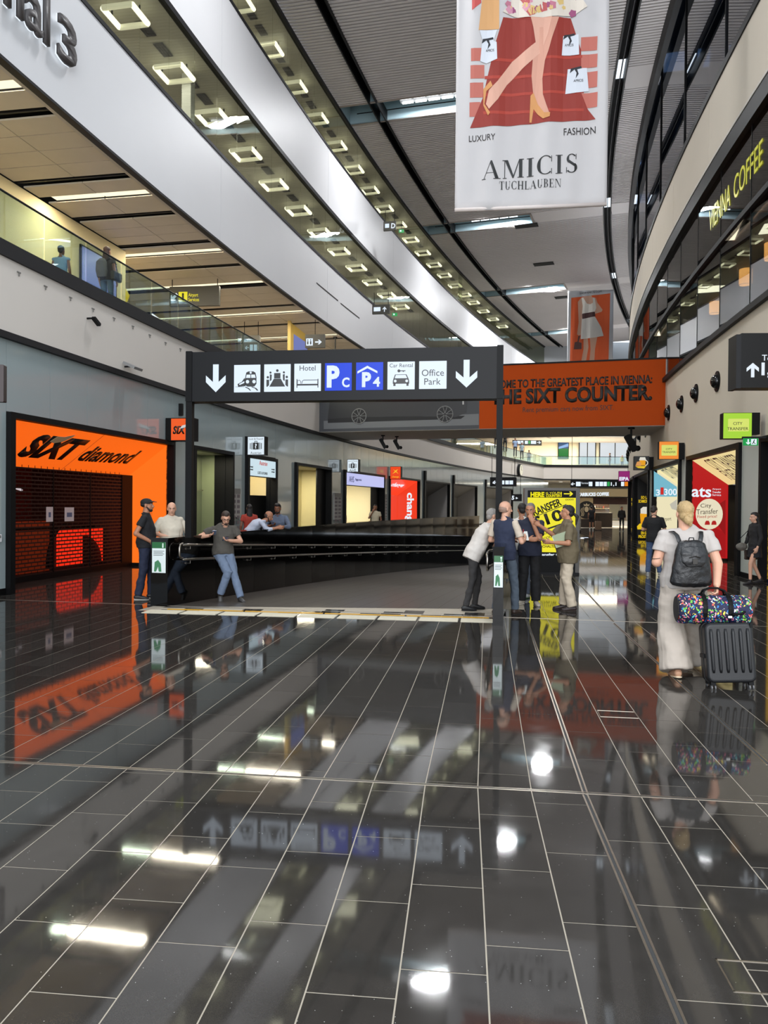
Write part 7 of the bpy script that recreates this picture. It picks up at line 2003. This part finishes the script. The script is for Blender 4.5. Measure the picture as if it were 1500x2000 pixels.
# 4,5 men with elbows on the parapet
p4, _ = person('balding bearded man in pale striped shirt hunched over the parapet', V((aty(497, 1000, 17.7).x, 17.7, 0)), -84, 1.74, 'olive', ('shirt', (178, 184, 200)), ('jeans', (50, 52, 60)), hair=('bald', (50, 38, 32)), beard=(52, 36, 28), bulk=1.0, vox=.011, face=(-5, -30), sleeve=1.4,
       pose=dict(pel=(0, -.18, .92), wst=(0, -.12, 1.07), chs=(0, .05, 1.24), nck=(0, .20, 1.34), hed=(0, .33, 1.43), shR=(.17, .16, 1.30), shL=(-.17, .16, 1.30), elR=(.20, .30, 1.12), wrR=(.12, .55, 1.16), elL=(-.20, .30, 1.12), wrL=(-.12, .52, 1.16), hpR=(.09, -.18, .90), hpL=(-.09, -.18, .90), knR=(.1, -.14, .5), knL=(-.1, -.14, .5), anR=(.1, -.25, .09), anL=(-.1, -.25, .09)), hand_R=dict(d=(-.2, 1, .1), n=(-1, 0, 0)), hand_L=dict(d=(.2, 1, .1), n=(1, 0, 0)))
p5, _ = person('dark haired bearded man in grey blue shirt resting on the parapet', V((aty(549, 1000, 18.8).x - .05, 18.8, 0)), 172, 1.74, 'brown', ('shirt', (88, 98, 116)), ('jeans', (40, 44, 56)), hair=('thick', (20, 16, 15)), beard=(24, 18, 16), bulk=1.08, vox=.011, face=(0, -10), sleeve=1.5,
       pose=dict(nck=(0, .08, 1.45), hed=(0, .12, 1.60), chs=(0, .04, 1.28), shR=(.19, .06, 1.39), shL=(-.19, .06, 1.39), elR=(.32, .20, 1.16), wrR=(.10, .36, 1.19), elL=(-.32, .20, 1.16), wrL=(-.14, .36, 1.17)), hand_R=dict(d=(-.9, .3, .2), n=(0, 0, 1)), hand_L=dict(d=(.9, .3, .1), n=(0, 0, -1)))
held(p5, (.03, .40, 1.24), -60, 0, 0, 'phone', 'dark phone held by the man in the grey blue shirt')
person('dark haired person in orange red top half hidden behind a doorway post', V((aty(487, 1000, 21.0).x, 21.0, 0)), 20, 1.70, 'brown', ('tee', (150, 50, 36)), ('jeans', (40, 40, 44)), hair=('long', (22, 16, 14)), vox=.014, detail=False)
# 7 man with backpack straps walking by the luggage counter
p7, _ = person('man in light shirt with backpack straps walking past the luggage counter', V((aty(733, 1000, 31).x, 31, 0)), 175, 1.72, 'brown', ('tee', (176, 164, 140)), ('loose', (60, 58, 56)), hair=('short', (24, 18, 16)), vox=.014, detail=False, pose=dict(elR=(.25, .05, 1.18), wrR=(.08, .16, 1.45)), hand_R=dict(d=(-.3, 0, .9), n=(0, -1, 0)))
# ---- the group at the east parapet
person('grey haired man in white polo and glasses leaning on the east parapet end', at(922, 1191), -84, 1.74, 'fair', ('polo', (206, 198, 190)), ('slim', (52, 50, 50)), (26, 26, 28), (34, 34, 34), ('grey_short', (150, 144, 138)), None, True, bulk=1.08, belly=.05, vox=.009, face=(0, -8), sleeve=.7, tail=.06,
       pose=dict(pel=(0, .02, .94), wst=(0, .09, 1.09), chs=(0, .17, 1.27), nck=(0, .26, 1.42), hed=(0, .34, 1.55), shR=(.17, .23, 1.37), shL=(-.17, .23, 1.37), elR=(.25, .40, 1.17), wrR=(.16, .60, 1.16), elL=(-.25, .40, 1.17), wrL=(-.10, .60, 1.16),
                 knR=(.11, -.02, .51), anR=(.12, -.13, .09), knL=(-.08, .12, .52), anL=(-.08, .06, .09)), hand_R=dict(d=(-.5, .9, 0), n=(0, 0, -1)), hand_L=dict(d=(.5, .9, 0), n=(0, 0, -1)))
p9, _ = person('bald man in navy top with pale sleeves and grey jeans, back turned', at(984, 1200), -38, 1.80, 'fair', ('tee', (36, 42, 64), (196, 180, 162)), ('jeans', (78, 88, 100)), (58, 46, 40), (40, 36, 34), ('bald', (150, 120, 104)), bulk=1.04, belly=.04, vox=.009, face=(-30, -4), sleeve=.75, tail=.05,
       pose=dict(elR=(.28, .02, 1.12), wrR=(.20, .27, 1.14), elL=(-.26, .02, 1.13), wrL=(-.12, .24, 1.12), anR=(.14, .10, .09), knR=(.13, .08, .51), anL=(-.10, -.08, .09)), hand_R=dict(d=(-.2, .8, .5), n=(-1, 0, .2)), hand_L=dict(d=(.4, .9, .1), n=(1, 0, 0)))
held(p9, (.175, .36, 1.20), -20, 0, 60, 'phone', 'white phone in the hand of the bald man in navy', col=(220, 220, 214))
text('3', p9, .0, .0, h=.05, y=0, m=mat('numeral_red', (170, 30, 36), .6), bold=.04, name='sleeve_numeral', M=Matrix.Translation((.315, .0, 1.29)) @ Matrix.Rotation(R(92), 4, 'Z'))
person('dark haired man in white tee hidden behind the navy polo man', V((aty(1019, 1000, 14.3).x, 14.3, 0)), -20, 1.77, 'olive', ('tee', (214, 208, 200)), ('jeans', (96, 104, 120)), (200, 200, 200), (60, 90, 60), ('short', (24, 18, 16)), vox=.011, bulk=1.0, face=(20, -6))
p11, _ = person('grey haired man in navy polo, arms folded, hand over his mouth', at(1034, 1181), 158, 1.77, 'tan', ('polo', (32, 36, 54)), ('loose', (17, 16, 18)), (180, 170, 156), (190, 184, 172), ('grey_short', (112, 104, 98)), None, bulk=1.16, belly=.07, vox=.009, face=(0, -8), sleeve=.75, tail=.05,
       pose=dict(elL=(-.20, .20, 1.14), wrL=(-.07, .17, 1.42), elR=(.27, .04, 1.16), wrR=(-.02, .24, 1.13), shL=(-.19, .02, 1.42), anR=(.14, .02, .09), anL=(-.12, .04, .09)), hand_L=dict(d=(.35, -.05, .95), n=(.2, -1, 0), curl=.35), hand_R=dict(d=(-1, .05, .05), n=(0, -1, 0), curl=.3), toeR=(.5, 1, 0), toeL=(-.5, 1, 0))
b = MB(); b.box((-.11, .152, 1.335), (-.08, .158, 1.345)).build('chest_mark', mat('mark_white', (200, 200, 200), .6), p11)
p12, _ = person('man with dark ponytail in khaki shirt and beige trousers pointing', at(1108, 1192), 84, 1.74, 'tan', ('shirt', (104, 92, 70)), ('loose', (196, 180, 158)), (44, 30, 28), (60, 50, 44), ('ponytail', (26, 20, 18)), None, bulk=1.13, belly=.10, vox=.009, face=(0, 2), sleeve=.85, tail=.10,
       pose=dict(elR=(.20, .22, 1.24), wrR=(.10, .46, 1.40), elL=(-.27, .03, 1.12), wrL=(-.18, .30, 1.13), anR=(.1, .05, .09), anL=(-.12, -.06, .09), shR=(.18, .04, 1.42)), hand_R=dict(d=(-.1, .8, .5), n=(-1, 0, 0), curl=.75), hand_L=dict(d=(.2, .95, .1), n=(1, 0, .3), curl=.4))
held(p12, (-.14, .42, 1.16), -75, 0, 0, 'phone', 'dark phone in the hand of the man in khaki')
t_ = thing('folder', 'pale green paper folder under the arm of the man in khaki', 'folder', p12.matrix_world @ Matrix.Translation((-.215, .12, 1.17)) @ Matrix.Rotation(R(-20), 4, 'X')); MB().box((-.006, -.13, -.09), (.006, .13, .12)).build('cover', mat('folder_green', (150, 160, 130), .6), t_); MB().box((-.003, -.125, -.085), (.010, .135, .11)).build('sheets', WHP, t_)
# ---- standing man by the pale shop
p13, _ = person('man in black tee and blue jeans standing before the pale transfer shop', at(1276, 1124), -18, 1.76, 'fair', ('tee', (20, 20, 22)), ('jeans', (66, 84, 116)), (150, 150, 148), (200, 198, 190), ('short', (36, 28, 24)), bulk=1.08, vox=.010, face=(-25, -28), sleeve=.8, tail=.05,
       pose=dict(elR=(.26, .06, 1.14), wrR=(.16, .26, 1.12), elL=(-.26, .05, 1.14), wrL=(-.14, .26, 1.12), anR=(.15, .0, .09), anL=(-.13, .0, .09), hed=(0, .05, 1.60)), hand_R=dict(d=(-.2, .9, .2), n=(-1, 0, .2)), hand_L=dict(d=(.2, .9, .2), n=(1, 0, .2)))
held(p13, (.08, .36, 1.19), -60, 0, 0, 'phone', 'pale phone held by the man in the black tee', col=(200, 200, 200))
# ---- the traveller
p14, J14 = person('woman in pale tee and wide cream trousers walking away with luggage', at(1334, 1318), -4, 1.80, 'fair', ('tee', (176, 168, 162)), ('wide', (180, 168, 156)), (196, 150, 120), (220, 200, 170), ('bun', (172, 144, 100)), bulk=1.30, belly=.03, vox=.008, face=(0, -4), sleeve=.62, tail=.02,
       pose=dict(shR=(.225, 0, 1.41), shL=(-.205, 0, 1.41), nck=(0, -.01, 1.475), hed=(0, .01, 1.605), elR=(.285, -.10, 1.12), wrR=(.21, -.30, .935), elL=(-.275, -.02, 1.12), wrL=(-.22, .20, 1.10), hpR=(.11, 0, .93), hpL=(-.11, 0, .93), knR=(.14, .16, .52), anR=(.15, .30, .12), knL=(-.12, .02, .5), anL=(-.10, -.12, .09)),
       hand_R=dict(d=(-.1, -.35, -1), n=(-1, .2, 0), curl=.95), hand_L=dict(d=(.3, .9, 0), n=(1, 0, 0)), toeL=(.0, 1, -.12), toeR=(0, 1, .2))
MB().tube([(-.275 + .048 * math.cos(a * math.pi / 8), -.02 + .048 * math.sin(a * math.pi / 8), 1.16 + .006 * math.cos(a * math.pi / 8)) for a in range(16)], .003, 5, True).build('arm_band', M_['black'], p14)
MP = p14.matrix_world
leather = mat('black_leather', (24, 24, 26), .38, bump=.3, bscale=60)
bk_ = thing('backpack', 'small black leather backpack worn by the walking woman', 'backpack', MP @ Matrix.Translation((-.01, -.225, 1.16)))
b = MB(); b.stack([((0, .0, -.235), .185, .06), ((0, -.01, -.215), .20, .08), ((0, -.015, -.05), .180, .085), ((0, -.005, .10), .150, .07), ((0, 0, .165), .130, .05), ((0, .01, .18), .09, .03)], 24); organic(b, 'body', leather, bk_, .008, 3, .015, .06)
b = MB(); b.stack([((0, -.065, .13), .12, .022), ((0, -.085, .06), .125, .026), ((0, -.095, -.02), .115, .022), ((0, -.095, -.06), .07, .014)], 20); organic(b, 'flap', leather, bk_, .007, 2, .01, .05)
MB().rbox((-.022, -.128, -.03), (.022, -.118, .02), .006).tube([(-.05, -.12, .03), (0, -.128, .045), (.05, -.12, .03)], .006, 6).build('buckle', mat('buckle_dark', (60, 58, 56), .3, metal=.8), bk_)
for s_ in (-1, 1):
    b = MB(); b.stack([((s_ * .085, .02, .13), .021, .005), ((s_ * .115, .06, .235), .021, .005), ((s_ * .135, .13, .272), .021, .005), ((s_ * .150, .24, .262), .021, .005), ((s_ * .155, .33, .22), .02, .005)], 10, (1, 0, 0)); b.build('shoulder_strap', leather, bk_, smooth=True)
b = MB(); b.tube([(.14, -.02, -.20), (.19, .04, -.12), (.21, .12, .02)], .011, 8); b.build('lower_strap', leather, bk_, smooth=True)
MB().tube([(-.025, .0, .18), (-.02, -.01, .215), (.02, -.01, .215), (.025, .0, .18)], .006, 6).build('grab_loop', leather, bk_)
# ---- suitcase and holdall
gs_ = ground(1433, 1349); sc = thing('suitcase', 'black ribbed hard shell suitcase rolling beside the walking woman', 'suitcase', Matrix.Translation((gs_.x, gs_.y, 0)) @ Matrix.Rotation(R(-8), 4, 'Z') @ Matrix.Rotation(R(-7), 4, 'X') @ Matrix.Rotation(R(-3), 4, 'Y'))
shell = mat('black_shell', (26, 26, 28), .42, spec=.4, bump=.1, bscale=150)
b = MB(); b.rbox((-.22, .0, .07), (.22, .24, .63), .06, 5, 'y'); o = b.build('shell', shell, sc); bv = o.modifiers.new('edge', 'BEVEL'); bv.width = .03; bv.segments = 4; bv.limit_method = 'ANGLE'
for i in range(6):
    x = -.165 + i * .066; b = MB(); b.stack([((x, -.004, .165), .010, .006), ((x, -.006, .20), .016, .015), ((x, -.006, .54), .016, .015), ((x, -.004, .575), .010, .006)], 10); b.build('rib', shell, sc, smooth=True)
MB().rbox((-.225, .112, .065), (.225, .128, .635), .06, 5, 'y').build('zip_seam', mat('zip_black', (14, 14, 14), .6), sc)
for x in (-.17, .17):
    for y in (.04, .20):
        b = MB(); b.box((x - .022, y - .02, .045), (x + .022, y + .02, .08)); b.build('caster_fork', M_['black'], sc)
        for s_ in (-1, 1): MB().cyl((x + s_ * .010, y, .026), (x + s_ * .022, y, .026), .026, n=16).build('wheel', mat('wheel_grey', (90, 90, 92), .4), sc)
MB().rbox((.19, -.005, .58), (.215, .03, .62), .006).build('corner_guard', M_['black'], sc); MB().rbox((-.235, .06, .30), (-.22, .18, .34), .006).build('side_handle', M_['black'], sc)
for x in (-.09, .09): MB().cyl((x, .215, .60), (x, .215, .645), .010, n=8).build('pull_tube', M_['steel'], sc)
MB().rbox((-.11, .20, .64), (.11, .23, .66), .01, 3, 'y').build('pull_grip', M_['black'], sc)
MH = sc.matrix_world @ Matrix.Translation((-.09, .17, .76)) @ Matrix.Rotation(R(3), 4, 'Y')
hb = thing('holdall', 'multicoloured squiggle patterned barrel holdall lying on the black suitcase', 'bag', MH)
hm = bpy.data.materials.new('squiggle_fabric'); hm.use_nodes = True; nt = hm.node_tree; L_ = nt.links; pb_ = nt.nodes['Principled BSDF']; pb_.inputs['Roughness'].default_value = .7
tc = nt.nodes.new('ShaderNodeTexCoord'); nz = nt.nodes.new('ShaderNodeTexNoise'); nz.inputs['Scale'].default_value = 18; nz.inputs['Distortion'].default_value = 1.5
L_.new(tc.outputs['Object'], nz.inputs['Vector']); vm = nt.nodes.new('ShaderNodeVectorMath'); vm.operation = 'SCALE'; vm.inputs['Scale'].default_value = .06; L_.new(nz.outputs['Color'], vm.inputs[0])
va = nt.nodes.new('ShaderNodeVectorMath'); L_.new(tc.outputs['Object'], va.inputs[0]); L_.new(vm.outputs[0], va.inputs[1])
mp = nt.nodes.new('ShaderNodeMapping'); mp.inputs['Scale'].default_value = (1.6, 1, 1); L_.new(va.outputs[0], mp.inputs[0])
vo = nt.nodes.new('ShaderNodeTexVoronoi'); vo.inputs['Scale'].default_value = 34; L_.new(mp.outputs[0], vo.inputs['Vector'])
sp = nt.nodes.new('ShaderNodeSeparateColor'); L_.new(vo.outputs['Color'], sp.inputs[0])
cr = nt.nodes.new('ShaderNodeValToRGB'); cr.color_ramp.interpolation = 'CONSTANT'; els = [(0, (20, 24, 70)), (.16, (230, 120, 150)), (.30, (120, 200, 60)), (.44, (240, 214, 70)), (.58, (40, 120, 190)), (.70, (235, 90, 70)), (.82, (90, 200, 200)), (.92, (230, 230, 220))]
cr.color_ramp.elements[0].color = lin(els[0][1]) + (1,); cr.color_ramp.elements[1].position = els[1][0]; cr.color_ramp.elements[1].color = lin(els[1][1]) + (1,)
for p_, c_ in els[2:]: e = cr.color_ramp.elements.new(p_); e.color = lin(c_) + (1,)
L_.new(sp.outputs[0], cr.inputs[0])
gt_ = nt.nodes.new('ShaderNodeMath'); gt_.operation = 'GREATER_THAN'; gt_.inputs[1].default_value = .42; L_.new(vo.outputs['Distance'], gt_.inputs[0])
mx = nt.nodes.new('ShaderNodeMix'); mx.data_type = 'RGBA'; L_.new(gt_.outputs[0], mx.inputs['Factor']); L_.new(cr.outputs[0], mx.inputs['A']); mx.inputs['B'].default_value = lin((18, 22, 60)) + (1,); L_.new(mx.outputs['Result'], pb_.inputs['Base Color'])
b = MB(); b.stack([((-.335, 0, 0), .10, .10), ((-.33, 0, 0), .135, .135), ((-.29, 0, 0), .148, .146), ((0, 0, -.008), .140, .138), ((.29, 0, 0), .148, .146), ((.33, 0, 0), .135, .135), ((.335, 0, 0), .10, .10)], 32, (0, 1, 0)); organic(b, 'barrel', hm, hb, .010, 3, .02, .08)
for x in (-.10, .13): MB().tube([(x, .149 * math.cos(a * math.pi / 12), .149 * math.sin(a * math.pi / 12)) for a in range(24)], .004, 5, True).stack([((x, .150 * math.cos(a * math.pi / 12), .150 * math.sin(a * math.pi / 12)), .022, .004) for a in range(-2, 15)], 8, (1, 0, 0)).build('webbing_band', M_['black'], hb)
b = MB()
for y in (-.03, .03): b.tube([(-.10, y * 2, .13), (-.08, y, .18), (-.02, y * .4, .205), (.05, y * .4, .205), (.11, y, .18), (.13, y * 2, .13)], .010, 8)
b.build('carry_handle', M_['black'], hb, smooth=True)
b = MB(); b.tube([(.30, -.10, .02), (.24, -.148, -.03), (.14, -.150, -.05)], .014, 8); b.build('side_strap', M_['black'], hb, smooth=True); MB().rbox((.10, -.16, -.08), (.135, -.152, -.06), .004).build('tag', WHP, hb)
MB().stack([((-.336, 0, 0), .12, .12), ((-.340, 0, 0), .118, .118)], 24, (0, 1, 0)).build('end_panel', mat('bag_trim', (30, 28, 34), .6), hb)
# ---- woman at the east edge
p16, _ = person('woman with long dark hair in dark jacket and short skirt walking west', at(1473, 1141), 92, 1.62, 'fair', ('tee', (24, 22, 24)), ('skirt', (22, 20, 26)), (30, 26, 26), (40, 36, 34), ('long', (26, 18, 16)), vox=.011, face=(0, -6), sleeve=1.7, pose=dict(anR=(.08, -.20, .11), knR=(.09, -.02, .49), anL=(-.08, .14, .08), knL=(-.08, .14, .50), elR=(.24, .02, 1.12), wrR=(.20, .16, .92)))
t_ = thing('handbag', 'grey handbag swinging in front of the woman in the dark jacket', 'bag', p16.matrix_world @ Matrix.Translation((.16, .24, .90))); b = MB(); b.ell((0, 0, 0), (.06, .15, .10), 16, 10); organic(b, 'body', mat('bag_grey', (96, 90, 82), .6), t_, .01, 2, .02, .06); MB().tube([(0, -.10, .07), (0, -.10, .20), (0, -.16, .40)], .008, 6).tube([(0, .10, .07), (0, .02, .22), (0, -.16, .40)], .008, 6).build('strap', M_['black'], t_)
t_ = thing('handbag', 'dark brown shopping bag held low by the woman in the dark jacket', 'bag', p16.matrix_world @ Matrix.Translation((.24, -.04, .70))); b = MB(); b.rbox((-.05, -.15, -.12), (.05, .15, .12), .03); organic(b, 'body', mat('bag_brown', (50, 36, 32), .6), t_, .01, 2, .02, .06); MB().tube([(0, -.08, .11), (-.01, 0, .22), (0, .08, .11)], .007, 6).build('handle', M_['black'], t_)
# ---- clerk in the red shop
Mq, Lq = chord(frameR, SHOPS_R[1][1], SHOPS_R[1][0])
person('clerk in striped top at the counter inside the red shop', Mq @ V((3.95, 2.75, 0)), 120, 1.68, 'fair', ('tee', (200, 196, 190)), ('jeans', (24, 24, 28)), hair=('short', (40, 30, 26)), vox=.014, detail=False, pose=dict(elR=(.2, .18, 1.18), wrR=(.1, .38, 1.14), elL=(-.2, .18, 1.18), wrL=(-.1, .38, 1.14)))
# ---- far figures
p17, _ = person('person in black top and shorts with a trolley case at the coffee bar', at(1155, 1034.5), -10, 1.74, 'tan', ('tee', (28, 28, 32)), ('shorts', (30, 30, 34)), (190, 190, 186), hair=('short', (24, 18, 16)), vox=.016, detail=False, bulk=1.05)
g = at(1168, 1036); t_ = thing('suitcase', 'small beige trolley case standing by the coffee bar customer', 'suitcase', g); MB().rbox((-.21, -.12, .06), (.21, .12, .66), .05, 3, 'y').build('shell', mat('case_beige', (128, 104, 84), .5), t_)
for i in range(6): MB().box((-.20, -.13, .12 + i * .09), (.20, -.12, .15 + i * .09)).build('rib', mat('case_beige', (128, 104, 84), .5), t_)
for x in (-.17, .17): MB().cyl((x, -.1, .03), (x + .03, -.1, .03), .03).build('wheel', M_['black'], t_)
MB().tube([(-.08, .1, .64), (-.08, .1, 1.0), (.08, .1, 1.0), (.08, .1, .64)], .012, 6).build('pull_handle', M_['black'], t_)
person('distant person dressed all in black standing on the bright floor', at(1214, 1038), 175, 1.72, 'tan', ('tee', (22, 22, 24)), ('slim', (20, 20, 22)), hair=('short', (24, 18, 16)), vox=.018, detail=False, sleeve=1.6)
# ---- on the galleries
gp1 = frameL(18.6, 1.9, 6.3).translation; person('person in pale blue sleeveless top seen through the gallery glass', gp1, -5, 1.72, 'brown', ('tee', (120, 150, 176)), ('jeans', (90, 110, 130)), hair=('short', (26, 20, 18)), vox=.014, detail=False, sleeve=.15)
gp2 = frameL(18.9, .85, 6.3).translation
pg_, _ = person('long haired woman with grey backpack and black bag on the gallery', gp2, -14, 1.74, 'tan', ('tee', (60, 50, 46)), ('jeans', (90, 104, 124)), hair=('long', (60, 36, 24)), vox=.013, detail=False, sleeve=.4)
t_ = thing('backpack', 'grey backpack on the long haired woman upstairs', 'backpack', pg_.matrix_world @ Matrix.Translation((0, -.2, 1.18))); b = MB(); b.stack([((0, 0, -.25), .13, .07), ((0, -.02, -.1), .16, .10), ((0, -.02, .12), .14, .09), ((0, 0, .2), .08, .05)], 18); organic(b, 'body', mat('backpack_grey', (96, 88, 84), .8), t_, .012, 2, .02, .07)
for s_ in (-1, 1): MB().tube([(s_ * .08, .04, .16), (s_ * .12, .12, .24), (s_ * .13, .22, .2)], .018, 6).build('strap', M_['dark'], t_)
t_ = thing('handbag', 'black shoulder bag hanging at the side of the woman upstairs', 'bag', pg_.matrix_world @ Matrix.Translation((.30, -.05, .98))); b = MB(); b.rbox((-.06, -.16, -.13), (.06, .16, .1), .04); organic(b, 'body', leather, t_, .012, 2, .02, .07); MB().tube([(0, -.1, .08), (-.1, 0, .45), (0, .1, .08)], .008, 6).build('strap', leather, t_)
for i, (px, Y, top_, lab) in enumerate(((968, 62, (150, 130, 96), 'person in tan clothes leaning at the far gallery glass left of the gantry post'), (985, 66, (60, 58, 56), 'person in dark clothes at the far gallery glass beside the gantry post'), (1005, 72, (150, 170, 200), 'person in pale blue at the far gallery glass'), (1018, 77, (170, 190, 200), 'person in white and blue at the curved end of the far gallery'), (1190, 91, (50, 50, 54), 'dark figure walking behind the far balustrade near the bright doorway'), (1214, 91.5, (190, 170, 50), 'small figure in yellow behind the far balustrade'), (921, 50, (120, 130, 170), 'person in blue behind the gallery glass above the red booth'))):
    X = (px - 750) / FPX * Y
    person(lab, V((X if Y > 90 else max(X, XL(Y) - 3) if False else X, Y, 6.3)), 90 if i in (4,) else 170, 1.5 if i == 5 else 1.74, 'tan', ('tee', top_), ('slim', (60, 60, 66)), hair=('short', (30, 22, 18)), vox=.022, detail=False)
person('person in white top and khaki shorts standing at the far gallery corner', V(((1032 - 750) / FPX * 89.6, 89.6, 6.42)), 170, 1.78, 'tan', ('tee', (190, 184, 176)), ('shorts', (150, 140, 104)), hair=('short', (30, 22, 18)), vox=.020, detail=False)
